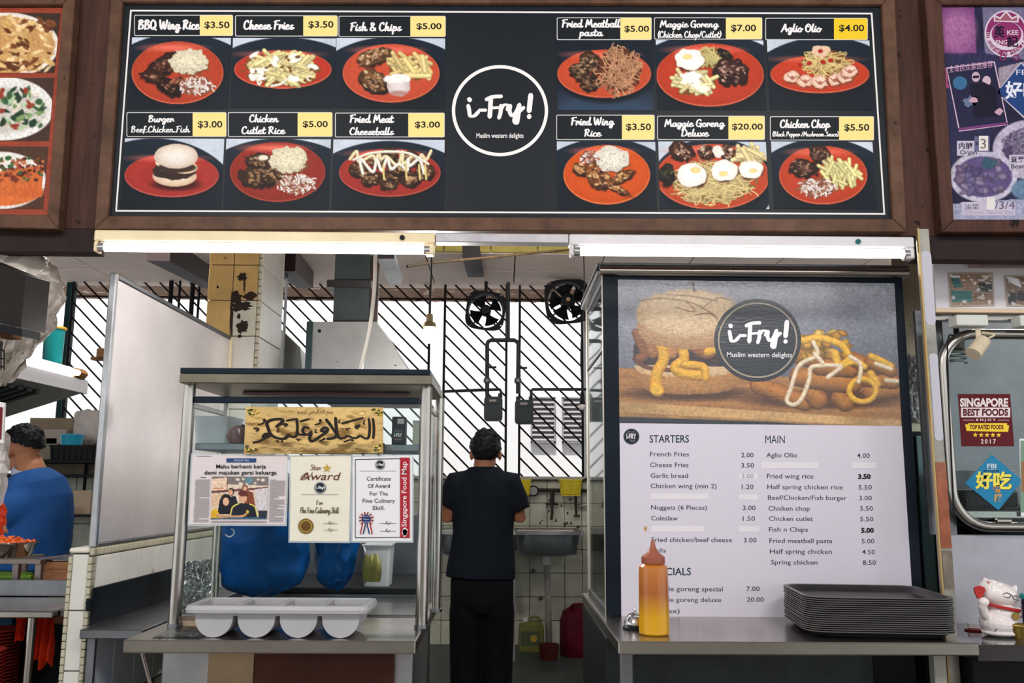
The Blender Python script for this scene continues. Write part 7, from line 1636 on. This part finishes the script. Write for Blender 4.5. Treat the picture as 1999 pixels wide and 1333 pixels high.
def head_shapes(bm, c, k, fw, tilt=0):
    """skull, jaw, nose, ears; fw = facing direction (unit, horizontal)"""
    fw = Vector(fw).normalized(); sd = fw.cross(Vector((0, 0, 1))).normalized(); ang = math.atan2(fw.y, fw.x)
    def e(off, r3): m_ = Matrix.Translation(c+fw*off[0]*k+sd*off[1]*k+Vector((0, 0, off[2]*k))) @ Matrix.Rotation(ang, 4, 'Z') @ Matrix.Diagonal((r3[0]*k, r3[1]*k, r3[2]*k, 1)); bmesh.ops.create_uvsphere(bm, u_segments=24, v_segments=16, radius=1, matrix=m_)
    e((-.01, 0, .03), (.098, .076, .092)); e((.022, 0, -.045), (.062, .056, .066)); e((.05, 0, -.085), (.028, .026, .02)); e((.088, 0, -.02), (.018, .013, .022)); e((.078, 0, .0), (.012, .01, .03)); e((.07, 0, -.058), (.018, .024, .008)); e((.068, 0, -.07), (.017, .02, .007))
    for s_ in (-1, 1): e((-.005, s_*.078, -.012), (.020, .008, .031)); e((-.008, s_*.084, -.01), (.016, .007, .024)); e((.07, s_*.03, .018), (.012, .014, .009))
# --- the standing cook, back to us
Yp = 5.6; kk = Yp/F; 
def q5(x, y, dy=0): v = pv(x, y, Yp); return Vector((v.x, v.y+dy, v.z))
man = thing('person', 'person in black T-shirt and black trousers standing with back turned at the sink', 'person', (XR(942, Yp, 1200), Yp, 0))
bm = B()
hc = q5(948, 884, .045)
head_shapes(bm, hc, 1.12, (0.05, 1, 0))
tube(bm, [q5(944, 932, .0), q5(945, 910, .01), q5(947, 893, .03)], [(.078, .07), (.066, .064), (.064, .068)], 18)
tube(bm, [q5(944, 1160), q5(943, 1110), q5(943, 1060), q5(944, 1000), q5(944, 950), q5(944, 926)], [(.150, .10), (.155, .105), (.150, .10), (.165, .105), (.16, .095), (.09, .065)], 24)
for sx in (-1, 1):
    sh = q5(944+sx*56, 942); el = q5(872 if sx < 0 else 1015, 1010, .02); wr = Vector((el.x+(.10 if sx < 0 else -.12), el.y+.25, el.z+.03))
    tube(bm, [q5(944+sx*34, 938), sh, sh.lerp(el, .5), el, el.lerp(wr, .5), wr], [.05, .058, .048, .041, .036, .027], 14)
    hand(bm, wr, (wr-el), (0, 0, 1), .95, .5, -sx)
    hip = q5(944+sx*27, 1150, 0); kn = Vector((hip.x+sx*.02, Yp+.02, .50)); an = Vector((kn.x+sx*.01, Yp-.01, .09)); tube(bm, [hip, hip.lerp(kn, .5), kn, kn.lerp(an, .4), an], [.095, .085, .058, .056, .038], 16)
    tube(bm, [an+Vector((0, -.05, -.05)), an+Vector((0, .03, -.045)), an+Vector((0, .15, -.065))], [(.036, .036), (.042, .04), (.04, .02)], 12)
remesh_obj('body', bm, SKIND, .008, man, smooth_it=3)
bm = B()                                   # T-shirt with short sleeves
tube(bm, [q5(938, 1128), q5(939, 1108), q5(941, 1080), q5(943, 1040), q5(944, 1000), q5(944, 965), q5(944, 938), q5(944, 922), q5(944, 911, .0)], [(.212, .145), (.208, .142), (.196, .135), (.186, .128), (.194, .13), (.192, .125), (.170, .105), (.13, .09), (.082, .074)], 30)
for sx in (-1, 1):
    e_ = q5(870 if sx < 0 else 1015, 988 if sx < 0 else 996, .0); sh = q5(944+sx*53, 945); tube(bm, [q5(944+sx*18, 936), sh, sh.lerp(e_, .5), e_], [.066, .082, .074, .064], 18)
def wrk(co): n = mnoise.noise(co*7)*.5+mnoise.noise(Vector((co.x*16, co.y*9, co.z*7)))*.5; return co+Vector((n*.006, -n*.02, 0))
remesh_obj('t_shirt', bm, mat('tshirt_black', (20, 25, 34), .85, var=.15, scale=4), .008, man, smooth_it=3, fn=wrk)
bm = B()
tube(bm, [q5(941, 1108), q5(941, 1135), q5(941, 1175), q5(941, 1195)], [(.18, .12), (.192, .13), (.192, .135), (.16, .12)], 26)
for sx in (-1, 1):
    hip = q5(941+sx*24, 1165); kn = Vector((hip.x+sx*.012, Yp+.02, .50)); an = Vector((kn.x-sx*.0, Yp-.01, .06)); tube(bm, [hip+Vector((0, 0, .02)), hip.lerp(kn, .4), kn, kn.lerp(an, .5), an], [.112, .118, .108, .10, .092], 20)
remesh_obj('trousers', bm, mat('trouser_black', (15, 17, 20), .8, var=.2), .009, man, smooth_it=3, fn=lambda c_: c_+Vector((0, mnoise.noise(c_*9)*.008, 0)))
def hair_cap(name, c, k, fw, parent, m=HAIR, nape=-.06, front=.045, tuft=.012, seed=0, wide=1.0, spikes=70):
    fw = Vector(fw).normalized(); sd = fw.cross(Vector((0, 0, 1))); bm = B(); ang = math.atan2(fw.y, fw.x)
    bmesh.ops.create_uvsphere(bm, u_segments=56, v_segments=36, radius=1)
    def hl(a, el):                       # keep above the hairline: a=0 front
        t_ = (1-math.cos(a))/2; return el > (front*(1-t_)+nape*t_)/.1-(.0 if abs(a) > 1.2 else -.1)
    dl = []
    for v in bm.verts:
        a = math.atan2(v.co.y, v.co.x); z = v.co.z; t_ = (1-math.cos(a))/2; lim = front/.1*(1-t_)**1+nape/.1*t_
        if abs(abs(a)-1.65) < .35: lim = max(lim, -.12)
        if z < lim-.08: dl.append(v)
    bmesh.ops.delete(bm, geom=dl, context='VERTS')
    for v in bm.verts:
        n = mnoise.noise(v.co*6+Vector((seed, 0, 0)))+.6*mnoise.noise(v.co*17); v.co = Vector((v.co.x*(.109+tuft*.5*n)-.012, v.co.y*(.088+tuft*.4*n)*wide, v.co.z*(.100+tuft*n)+.033))
    bmesh.ops.solidify(bm, geom=bm.faces[:], thickness=.012)
    r = random.Random(seed)
    for i in range(spikes):
        a = r.uniform(-PI, PI); el = r.uniform(.15, 1.4); d_ = Vector((math.cos(a)*math.cos(el), math.sin(a)*math.cos(el), math.sin(el)))
        p0 = Vector((d_.x*.105-.012, d_.y*.084*wide, d_.z*.098+.033)); tg = (Vector((r.uniform(-1, 1), r.uniform(-1, 1), r.uniform(-1, .6)))); tg = (tg-d_*tg.dot(d_)*.92).normalized()
        tube(bm, [p0-d_*.008, p0+d_*.003+tg*.012, p0+d_*.002+tg*.032], [.009, .007, .001], 5)
    bmesh.ops.transform(bm, matrix=Matrix.Translation(c) @ Matrix.Rotation(ang, 4, 'Z') @ Matrix.Scale(k, 4), verts=bm.verts)
    return obj(name, bm, m, parent, world=True, smooth=70)
hair_cap('hair', hc, 1.10, (0.05, 1, 0), man, nape=-.085, seed=3, tuft=.016)
# --- the cook in the left stall, blue polo, looking down to the left
Yq = 4.7; 
def q4(x, y, dy=0): v = pv(x, y, Yq); return Vector((v.x, v.y+dy, v.z))
m2 = thing('person', 'person in a blue polo shirt with glasses, bent over food in the left stall', 'person', (XR(60, Yq, 1100), Yq, 0))
fw = Vector((-.93, .37, -.0)); h2 = q4(36, 879, .03)
bm = B(); head_shapes(bm, h2, 1.02, fw)
tube(bm, [q4(66, 938), q4(60, 915), q4(50, 895, .02)], [(.085, .08), (.070, .066), (.062, .062)], 18)
tube(bm, [q4(64, 1150), q4(64, 1080), q4(66, 1000), q4(64, 950), q4(62, 930)], [(.13, .11), (.14, .12), (.15, .13), (.15, .12), (.09, .08)], 24)
for sx, sh, el, wr in ((1, q4(92, 950, .02), q4(40, 1030, -.12), q4(-10, 1045, .02)), (-1, q4(28, 950, .1), q4(0, 1030, .2), q4(-60, 1040, .2))):
    tube(bm, [q4(64, 945), sh, sh.lerp(el, .5), el, el.lerp(wr, .5), wr], [.06, .064, .055, .047, .04, .03], 14); hand(bm, wr, wr-el, (0, 0, 1), 1, .5, sx)
    hip = q4(64+sx*20, 1140, sx*-.03); kn = Vector((hip.x, Yq, .5)); an = Vector((hip.x, Yq, .09)); tube(bm, [hip, hip.lerp(kn, .5), kn, an], [.10, .09, .06, .04], 14); tube(bm, [an+Vector((.04, 0, -.05)), an+Vector((-.15, .03, -.06))], [(.04, .036), (.04, .02)], 10)
remesh_obj('body', bm, SKIN, .008, m2, smooth_it=3)
hair_cap('hair', h2, 1.04, fw, m2, nape=-.02, front=.05, seed=9, tuft=.012)
bm = B()
tube(bm, [q4(64, 1110), q4(66, 1085), q4(70, 1050), q4(72, 1010), q4(72, 975), q4(66, 948), q4(62, 930), q4(60, 920)], [(.165, .15), (.165, .15), (.170, .165), (.172, .165), (.172, .16), (.155, .145), (.115, .11), (.085, .085)], 30)
tube(bm, [q4(70, 950, 0), q4(84, 955, -.02), q4(60, 992, -.10), q4(34, 1003, -.14)], [.095, .112, .100, .086], 20); tube(bm, [q4(64, 946), q4(28, 952, .1), q4(15, 1000, .15)], [.095, .10, .085], 16)
remesh_obj('polo_shirt', bm, mat('polo_blue', (30, 80, 142), .85, var=.12, scale=4), .008, m2, smooth_it=3, fn=wrk)
bm = B(); c_ = q4(60, 921); ring = [c_+Vector((.082*math.cos(a), .078*math.sin(a), -.022*math.cos(a)+.02*math.cos(a-1.2))) for a in np.linspace(0, 2*PI, 28, endpoint=False)]; tube(bm, ring, [(.010, .020)]*28, 8, closed=True); obj('collar', bm, mat('collar_grey', (176, 178, 196), .8), m2, world=True)
bm = B(); tube(bm, [q4(64, 1095), q4(64, 1150), q4(64, 1180)], [(.155, .14), (.16, .15), (.12, .12)], 22)
for sx in (-1, 1): hip = q4(64+sx*20, 1150); tube(bm, [hip, Vector((hip.x, Yq, .5)), Vector((hip.x, Yq, .06))], [.115, .085, .07], 16)
remesh_obj('trousers', bm, mat('trouser_navy', (24, 34, 56), .8), .01, m2)
bm = B(); ang = math.atan2(fw.y, fw.x); sd = fw.cross(Vector((0, 0, 1))).normalized(); up = Vector((0, 0, 1)); GC = h2+fw*.094+up*.015
for s_ in (-1, 1):
    ctr = GC+sd*.033*s_; tube(bm, [ctr+sd*.026*math.cos(a)+up*.017*math.sin(a) for a in np.linspace(0, 2*PI, 16, endpoint=False)], .002, 6, closed=True); tube(bm, [GC+sd*.06*s_, h2+fw*.04+sd*.083*s_+up*.014, h2-fw*.01+sd*.088*s_+up*.008], .0022, 6)
tube(bm, [GC-sd*.008, GC+sd*.008], .002, 6); obj('glasses', bm, CHROME, m2, world=True)['kind'] = 'stuff'
# ============================================================ the left neighbouring stall
# plastic-covered object hanging and dark monitor
bm = B(); k = 3.3/F; c = pv(20, 600, 3.3)
def pf(u, v):
    a = u*2*PI; z = v*2-1; prof_ = [(0, .04), (.07, .18), (.18, .46), (.33, .76), (.51, .9), (.69, .97), (.875, .68), (1, .1)]
    for (v0, r0), (v1, r1) in zip(prof_, prof_[1:]):
        if v0 <= v <= v1: rr = r0+(r1-r0)*(v-v0)/(v1-v0); break
    p = Vector((c.x+100*k*rr*math.cos(a)-.01, c.y+.16*rr*math.sin(a), ZR(740, 3.3, 50)+(ZR(466, 3.3, 50)-ZR(740, 3.3, 50))*v))
    n = mnoise.noise_vector(Vector((math.cos(a)*2.2, math.sin(a)*2.2, v*3.5))); n2 = mnoise.noise_vector(Vector((math.cos(a)*6, math.sin(a)*6, v*9+4))); return p+n*.045+n2*.022+.012*mnoise.noise_vector(Vector((math.cos(a)*14, math.sin(a)*14, v*20)))
grid_surf(bm, pf, 110, 80); bmesh.ops.remove_doubles(bm, verts=bm.verts, dist=1e-4)
solo('plastic_covered_fan', bm, mat('plastic_film', (186, 176, 166), .22, var=.16, scale=5, bump=.5, bscale=12, coat=.5), 'large bulging object wrapped in crumpled translucent plastic in the upper left corner', 'wrapped object', smooth=80)
t = thing('monitor', 'black box monitor at the left edge in front of the plastic wrap', 'monitor', (XR(10, 2.95, 600), 2.95, ZR(655, 2.95)))
p = [pv(-60, 492, 2.95), pv(51, 537, 2.95), pv(41, 640, 2.95), pv(-60, 618, 2.95)]
bm = B(); prism(bm, p, (.03, .10, 0)); obj('screen_case', bm, mat('monitor_black', (34, 30, 28), .3, var=.2), t, world=True)
p = [pv(-60, 619, 2.94), pv(43, 641, 2.94), pv(43, 657, 2.94), pv(-60, 634, 2.94)]; bm = B(); prism(bm, p, (.02, .08, 0)); obj('lower_bezel', bm, BLACK, t, world=True)
bbox('wall_bracket', (XR(5, 3.05, 660), 3.02, ZR(668, 3.05)), (XR(33, 3.05, 660), 3.08, ZR(654, 3.05)), mat('rust', (110, 76, 50), .7), t)
t = thing('wire_basket', 'small dark wire basket holder at the left edge under the monitor', 'basket', (XR(0, 3.0, 700), 3.0, ZR(725, 3.0)))
bm = B()
for y in (684, 700, 716): tube(bm, [pv(-20, y, 3.0), pv(9, y, 3.0)], .0025, 5)
for x in (-8, 2, 8): tube(bm, [pv(x, 684, 3.0), pv(x, 722, 3.0)], .0025, 5)
obj('wire', bm, IRON, t, world=True)['kind'] = 'stuff'; bbox('mount', (XR(-20, 3.02, 700), 3.0, ZR(690, 3.0)), (XR(0, 3.02, 700), 3.03, ZR(672, 3.0)), IRON, t)
# cooker hood with its tube light; runs away from us along the stall
hx, hz, hy1, hy0 = XR(168, 5.5, 768), ZR(768, 5.5, 168), 5.5, 3.7
t = thing('stall_hood', 'long steel cooker hood with dark filters over the left stall, running away from the camera', 'exhaust hood', (hx-.4, 4.6, hz-.35))
top = ZR(744, 5.5, 168)
bm = B(); prism(bm, [(hx, hy0, hz), (hx, hy0, top), (hx-.95, hy0, top), (hx-.95, hy0, hz-.42), (hx-.93, hy0, hz-.42), (hx-.93, hy0, hz-.3), (hx-.03, hy0, hz)], (0, hy1-hy0, 0)); obj('hood_shell', bm, STEEL2, t, world=True)
bbox('rim', (hx-.006, hy0, hz-.004), (hx+.008, hy1, top+.002), mat('rim_steel', (200, 196, 196), .3, .8), t, .002)
n = 15
for i in range(n):
    y = hy0+.1+(hy1-hy0-.5)*i/(n-1); bm = B(); hexa(bm, [Vector((hx-.10, y, hz-.035)), Vector((hx-.10, y+.05, hz-.035)), Vector((hx-.85, y+.05, hz-.285)), Vector((hx-.85, y, hz-.285)), Vector((hx-.10, y, hz-.015)), Vector((hx-.10, y+.05, hz-.015)), Vector((hx-.85, y+.05, hz-.265)), Vector((hx-.85, y, hz-.265))]); obj('filter_slat', bm, mat('filter_dark', (44, 50, 56), .4, .7), t, world=True)
t = thing('fluorescent_light', 'lit fluorescent batten on the left stall hood, its end wrapped in brown tape', 'light', (hx, 4.5, top+.003))
ly1 = 5.45; bbox('housing', (hx-.06, hy0, top+.003), (hx+.0, ly1-.12, top+.06), WHITEP, t, .003)
bm = B(); cyl(bm, (hx+.02, hy0, top+.03), (hx+.02, ly1-.12, top+.03), .017, n=14); obj('tube', bm, TUBE, t, world=True)
bm = B(); tube(bm, [(hx-.02, ly1-.13, top+.03), (hx-.01, ly1-.04, top+.03), (hx-.02, ly1+.04, top+.03)], [(.05, .034), (.055, .036), (.01, .01)], 10)
for v in bm.verts: v.co += .006*mnoise.noise_vector(v.co*40)
obj('taped_end', bm, mat('brown_tape_pale', (176, 130, 84), .5, var=.3, scale=20), t, world=True, smooth=20)
bz = top+.003
t = thing('teal_bucket', 'tall teal plastic bucket with an orange rim on top of the left stall hood', 'bucket', (XR(82, 5.2, 700)-.02, 5.2, bz))
rb_ = 19*5.2/F; hb = ZR(648, 5.2)-bz; bm = B(); lathe(bm, [(0, 0), (rb_*.9, 0), (rb_, hb*.96), (rb_*1.03, hb*.96), (rb_*1.03, hb), (rb_*.94, hb), (rb_*.85, .01), (0, .01)], (.08, 0, 0), 28); obj('bucket_body', bm, mat('teal_bucket', (16, 126, 128), .4), t)
bm = B(); tube(bm, [(rb_*1.03*math.cos(a)+.08, rb_*1.03*math.sin(a), hb) for a in np.linspace(0, 2*PI, 28, endpoint=False)], .008, 6, closed=True); obj('orange_rim', bm, mat('orange_rim', (236, 170, 50), .4), t)
bm = B(); lathe(bm, [(0, 0), (.11, 0), (.125, .16), (.12, .17), (0, .17)], (hx-.36, 4.75, bz), 20); solo('dark_teal_tub', bm, mat('dark_teal', (14, 76, 92), .4), 'dark teal plastic tub left of the tall teal bucket on the hood', 'tub')
# glimpse at the left edge
bm = B(); prism(bm, [pv(-30, 780, 3.3), pv(9, 786, 3.3), pv(6, 865, 3.3), pv(-30, 858, 3.3)], (0, .01, 0)); t = thing('small_sign', 'small dark red sign with a white edge at the left edge above the cook', 'sign', (XR(0, 3.3, 860), 3.3, ZR(866, 3.3))); obj('sign_board', bm, WHITEP, t, world=True)
bm = B(); prism(bm, [pv(-30, 790, 3.297), pv(5, 795, 3.297), pv(2, 858, 3.297), pv(-30, 852, 3.297)], (0, .002, 0)); obj('red_face', bm, mat('sign_darkred', (110, 34, 38), .4), t, world=True)
bag('clear_plastic_bag', -34, 17, 850, 1000, 3.35, 'clear plastic bag hanging at the left edge beside the cook', mat('clear_bag', (196, 186, 182), .2, alpha=.6, bump=.5, bscale=20), top=.7, sd=11, dep=.05)
bag('orange_bag', -34, 8, 990, 1050, 3.45, 'red-orange plastic bag at the left edge under the clear bag', mat('orange_film', (226, 70, 34), .3, bump=.3, bscale=20), top=.8, sd=13, dep=.04)
# shelves at the back
SY_ = 7.9
def on(name, m, label, cat, xa, xb, ya, yb, Y=SY_, d=.2, bev=.006): bm = B(); box(bm, (XR(xa, Y, (ya+yb)/2), Y, ZR(yb, Y)), (XR(xb, Y, (ya+yb)/2), Y+d, ZR(ya, Y)), bev); return solo(name, bm, m, label, cat)
sh_ = thing('wall_shelves', 'dark steel shelves on the back wall of the left stall', 'shelf', (XR(130, SY_, 1000), SY_+.2, ZR(1016, SY_)))
for y in (905, 932, 1010): bbox('shelf_board', (XR(-60, SY_, y), SY_-.05, ZR(y+3.5, SY_)), (XR(200, SY_, y), 8.4, ZR(y, SY_)), BLACK, sh_)
bbox('upright', (XR(124, SY_, 900), 8.3, ZR(1010, SY_)), (XR(128, SY_, 900), 8.33, ZR(905, SY_)), BLACK, sh_)
bbox('back_board', (XR(60, 8.38, 830), 8.36, ZR(935, 8.38)), (XR(215, 8.38, 830), 8.4, ZR(822, 8.38)), mat('old_beige_board', (150, 134, 112), .6, var=.15), sh_)
crt = thing('black_crate', 'black plastic crate on the back shelf below the blue tub', 'crate', (XR(138, SY_, 890), SY_+.15, ZR(905, SY_)))
xa, xb, za_, zb2 = XR(94, SY_, 890), XR(186, SY_, 890), ZR(905, SY_)+.001, ZR(874, SY_)
bm = B(); w2, d2 = (xb-xa)/2, .15; cx_, cy_ = (xa+xb)/2, SY_+.15; rg = []
for kx_, zz_ in ((.94, za_), (1, zb2), (1.03, zb2), (1.03, zb2-.012)): rg.append([bm.verts.new((cx_+x*w2*kx_, cy_+y*d2*kx_, zz_)) for x, y in rrect(-1, -1, 1, 1, .1, 3)])
for r1, r2 in zip(rg, rg[1:]):
    for i in range(len(r1)): bm.faces.new((r1[i], r1[(i+1) % len(r1)], r2[(i+1) % len(r1)], r2[i]))
bm.faces.new(rg[0][::-1]); obj('crate_body', bm, BLACK, crt, world=True)
for i in range(8): x = xa+.03+(xb-xa-.06)*i/7; bbox('rib', (x-.004, SY_-.002, za_+.01), (x+.004, SY_+.012, zb2-.02), BLACK, crt)
t = thing('blue_tub', 'round bright blue plastic tub with lid standing on the black crate', 'tub', (XR(140, SY_+.12, 865), SY_+.12, zb2)); rb_ = 21*SY_/F; hb = ZR(853, SY_+.12)-zb2
bm = B(); lathe(bm, [(0, 0), (rb_*.92, 0), (rb_, hb*.8), (0, hb*.8)], n=28); obj('tub_body', bm, mat('bright_blue', (34, 160, 196), .35), t); bm = B(); lathe(bm, [(0, hb*.8), (rb_*1.06, hb*.8), (rb_*1.06, hb*.9), (rb_*.9, hb), (0, hb)], n=28); obj('lid', bm, mat('bright_blue', (34, 160, 196), .35), t)
on('white_carton', mat('dull_white', (176, 166, 156), .6), 'dull white carton on the shelf left of the blue tub', 'box', 84, 128, 844, 873, 8.22, .12)
on('stacked_tubs', mat('dull_cream', (150, 140, 120), .5, var=.1), 'wide pale plastic box above the cook on the back shelf', 'box', 66, 110, 860, 903, 8.22, .12)
bag('white_bag', 147, 205, 806, 872, 8.22, 'white plastic bag of goods on the back shelf behind the blue tub', mat('white_bag', (206, 196, 190), .5, bump=.2), top=.8, sd=15, dep=.08)
on('chopping_board', mat('board_cream', (190, 168, 142), .6, var=.1, spots=((120, 90, 60), 20, .68)), 'worn cream chopping board leaning on the lower back shelf', 'board', 140, 176, 962, 1009, 7.95, .03)
for i, x in enumerate((126, 134)):
    bm = B(); r_ = .019; lathe(bm, [(0, 0), (r_, 0), (r_*1.1, .13 if i == 0 else .14), (0, .13 if i == 0 else .14)], (XR(x, 7.92, 990), 7.93, ZR(1010, SY_)+.001), 14); solo('steel_canister', bm, CHROME, ['left', 'right'][i]+' narrow steel canister beside the chopping board on the back shelf', 'canister', 'steel canisters')
bm = B(); lathe(bm, [(0, 0), (.032, 0), (.032, .07), (0, .07)], (XR(130, 7.8, 1005), 7.86, ZR(1010, SY_)+.001), 16); solo('blue_tin', bm, mat('tin_blue', (40, 90, 160), .4), 'short blue and white tin in front of the steel canisters', 'tin')
# counter of the left stall, with food
FY_ = 3.48
zt1 = ZR(1207, 3.33, 80)
t = stt = thing('steel_table', 'small steel table at the left edge with a raised rack, plates below', 'table', (XR(50, 3.48, 1180), 3.53, 0))
xr_ = XR(122, 3.38, 1180)
bbox('table_top', (-2.6, 3.33, ZR(1207, 3.33, 80)-.0), (XR(103, 3.33, 1190), 3.73, ZR(1193, 3.33, 80)), STEEL, t, .004)
bbox('table_side', (XR(104, 3.33, 1190), 3.38, ZR(1207, 3.33, 80)), (XA-.01, 3.73, ZR(1193, 3.33, 80)-.003), STEELD, t, .003)
bm = B(); zt2 = ZR(1193, 3.33, 80); bm = B(); cyl(bm, (XR(60, 3.43, 1250), 3.43, 0), (XR(60, 3.43, 1250), 3.43, zt2-.03), .016, n=12); obj('leg', bm, STEEL, t, world=True); bm = B(); cyl(bm, (-2.4, 3.43, 0), (-2.4, 3.43, zt2-.03), .016, n=12); obj('leg', bm, STEEL, t, world=True)
bbox('guard_rail', (-2.5, 3.76, zt2+.0), (XA-.01, 3.77, ZR(1132, 3.76, 100)), STEELD, t, .002)
# work surface behind with rack
zwk = ZR(1135, 3.98, 60)
t = thing('work_counter', 'steel work counter of the left stall behind the rack', 'counter', (-2.3, 4.28, 0)); bbox('top', (-3.2, 3.8, zwk-.04), (XA-.012, 4.3, zwk), STEEL, t, .003); bbox('body', (-3.2, 3.88, 0), (XA-.03, 4.28, zwk-.041), BLACK, t)
t = thing('serving_rack', 'brown-grey metal rack carrying the tray of orange food', 'rack', (XR(40, 3.88, 1130), 3.93, zwk))
RKM = mat('rack_steel', (124, 112, 106), .35, .8, var=.2)
zrk = ZR(1101, 3.83, 60)
for x, y in ((32, 3.84), (76, 3.84), (46, 4.1), (82, 4.1)): bbox('leg', (XR(x, y, 1120)-.012, y-.012, zwk), (XR(x, y, 1120)+.012, y+.012, zrk), RKM, t)
bbox('front_bar', (-2.6, 3.82, zrk), (XR(79, 3.84, 1090)+.012, 3.855, zrk+.02), RKM, t, .002); bbox('back_bar', (-2.6, 4.085, zrk), (XR(85, 4.1, 1090), 4.115, zrk+.02), RKM, t, .002); bbox('side_bar', (XR(76, 3.84, 1090)-.012, 3.856, zrk), (XR(76, 3.84, 1090)+.012, 4.084, zrk+.02), RKM, t, .002)
t = thing('food_tray', 'oval steel tray heaped with orange sauced food on the rack at the left edge', 'tray', (XR(10, 3.98, 1070), 3.96, zrk+.021))
ft = Vector(t.location); rx_ = XR(68, 3.96, 1060)-ft.x; bm = B(); rg = []
for kx_, zz_ in ((.82, 0), (.98, .05), (1.04, .058), (1.04, .062), (.97, .056), (.80, .006)): rg.append([bm.verts.new((rx_*kx_*math.cos(a), .13*kx_*math.sin(a), zz_)) for a in np.linspace(0, 2*PI, 40, endpoint=False)])
for r1, r2 in zip(rg, rg[1:]):
    for i in range(40): bm.faces.new((r1[i], r1[(i+1) % 40], r2[(i+1) % 40], r2[i]))
bm.faces.new(rg[0][::-1]); bm.faces.new(rg[-1]); obj('oval_tray', bm, CHROME, t)
bm = B(); r = random.Random(4)
for i in range(150): a = r.uniform(0, 2*PI); q_ = math.sqrt(r.random())*.85; ellb(bm, Vector((rx_*q_*math.cos(a), .12*q_*math.sin(a), .042+.03*(1-q_)+r.uniform(0, .01))), r.uniform(.010, .022), r.uniform(.006, .012), r.uniform(.005, .009), r.uniform(-1, 1), 8)
obj('orange_food', bm, mat('orange_food', (222, 96, 20), .35, var=.25, scale=40, coat=.4), t)['kind'] = 'stuff'
t = thing('steamer', 'flat brown wooden steamer basket on the work counter beside the tiled wall', 'steamer', (XR(112, 3.98, 1110)+.03, 4., zwk)); R_ = .115
WB = mat('bamboo', (176, 120, 82), .5, var=.25, scale=12, stretch=(1, 1, 8)); bm = B(); lathe(bm, [(0, 0), (R_, 0), (R_, .062), (R_*1.06, .062), (R_*1.06, .09), (R_*.9, .094), (0, .094)], n=32); obj('bamboo_ring', bm, WB, t); bm = B(); lathe(bm, [(0, .095), (R_*1.08, .095), (R_*1.08, .1), (0, .104)], n=32); obj('metal_lid', bm, STEEL, t)
for i, (xa, xb, y) in enumerate(((-30, 64, 1118), (-30, 52, 1108), (-20, 62, 1126))):
    bm = B(); a, b = pv(xa, y, 4.04+.03*i), pv(xb, y+2, 4.+.03*i); a.z = b.z = zwk+.014+.003*i; tube(bm, spline([a, a.lerp(b, .5)+Vector((0, 0, .0)), b], 4), .012, 8); solo('green_bean', bm, mat('bean_green', (110, 150, 50), .4, var=.15), ['nearest', 'middle', 'farthest'][i]+' long green vegetable under the food rack', 'vegetable', 'green vegetables under the rack')
# plates and cloth below
PM = mat('plate_red', (150, 44, 38), .35, var=.1)
r = random.Random(5)
ORD = ['topmost', 'second from the top', 'third from the top', 'fourth from the top', 'fifth from the top', 'sixth from the top', 'seventh from the top', 'eighth from the top', 'ninth from the top', 'tenth from the top', 'eleventh from the top', 'twelfth from the top', 'thirteenth from the top', 'fourteenth from the top', 'fifteenth from the top', 'sixteenth from the top', 'seventeenth from the top', 'eighteenth from the top', 'nineteenth from the top']
def ordinal(i): return ORD[i]
def plate_stack(cx_, cy_, R_, z0_, z1_, name, pos_, dz_=.0125):
    n_ = int((z1_-z0_)/dz_); first = None
    for i in range(n_):
        if first is None:
            bm = B(); lathe(bm, [(0, 0), (R_*.6, 0), (R_, .016), (R_+.001, .020), (R_-.004, .020), (R_*.6, .005), (0, .005)], n=30); first = o = obj(name, bm, PM)
        else: o = first.copy(); C.objects.link(o)
        o.location = (cx_+r.uniform(-.002, .002), cy_, z0_+dz_*i)
        tag(o, 'dark red plate, %s of the %s stack under the left steel table' % (ordinal(n_-1-i), pos_), 'plate', 'dark red plates in the %s stack' % pos_)
bbox('lower_shelf', (-2.5, 3.36, .60), (XR(40, 3.36, 1300), 3.72, .62), BLACK, stt)

plate_stack(XR(8, 3.58, 1250)-.03, 3.58, .085, .621, ZR(1239, 3.53), 'dinner_plate', 'taller')
plate_stack(XR(-12, 3.44, 1270)-.02, 3.425, .065, .621, ZR(1272, 3.43), 'small_plate', 'shorter')
bm = B(); box(bm, (-2.7, 3.74, .3), (XR(33, 3.78, 1220), 3.78, zt2-.04)); solo('blue_board', bm, mat('blue_board', (14, 66, 96), .5), 'blue panel behind the red plates under the steel table', 'panel')
OC = mat('orange_cloth', (232, 66, 26), .7, var=.15, scale=9)
def cloth(xa, xb, ya, yb, Y, label, sd):
    x0_, x1_ = XR(xa, Y, ya), XR(xb, Y, ya); za2, zb3 = ZR(ya, Y), ZR(yb, Y); bm = B()
    def f(u, v): s_ = 1-.35*v+.1*math.sin(v*5+sd); return Vector(((x0_+x1_)/2+(x1_-x0_)*(u-.5)*s_, Y+.018*math.sin(u*14+sd+v*2)+.01*mnoise.noise(Vector((u*4, v*5, sd))), za2+(zb3-za2)*v-.02*math.sin(u*PI*3+sd)*(v > .95)))
    grid_surf(bm, f, 28, 24); bmesh.ops.solidify(bm, geom=bm.faces[:], thickness=.004); return solo('orange_cloth', bm, OC, label, 'cloth', 'orange cloths under the steel table', smooth=60)
cloth(34, 50, 1207, 1245, 3.46, 'small orange cloth end left of the table leg, above the plates', 1); cloth(70, 113, 1207, 1300, 3.5, 'long orange cloth hanging right of the table leg', 4)
bm = B(); box(bm, (XA-.30, 3.78, ZR(1222, 3.78)), (XA-.012, 3.8, ZR(1135, 3.78)), .004); solo('brown_board', bm, mat('brown_board', (120, 76, 60), .5), 'brown board against the tiled wall below the steamer', 'board')
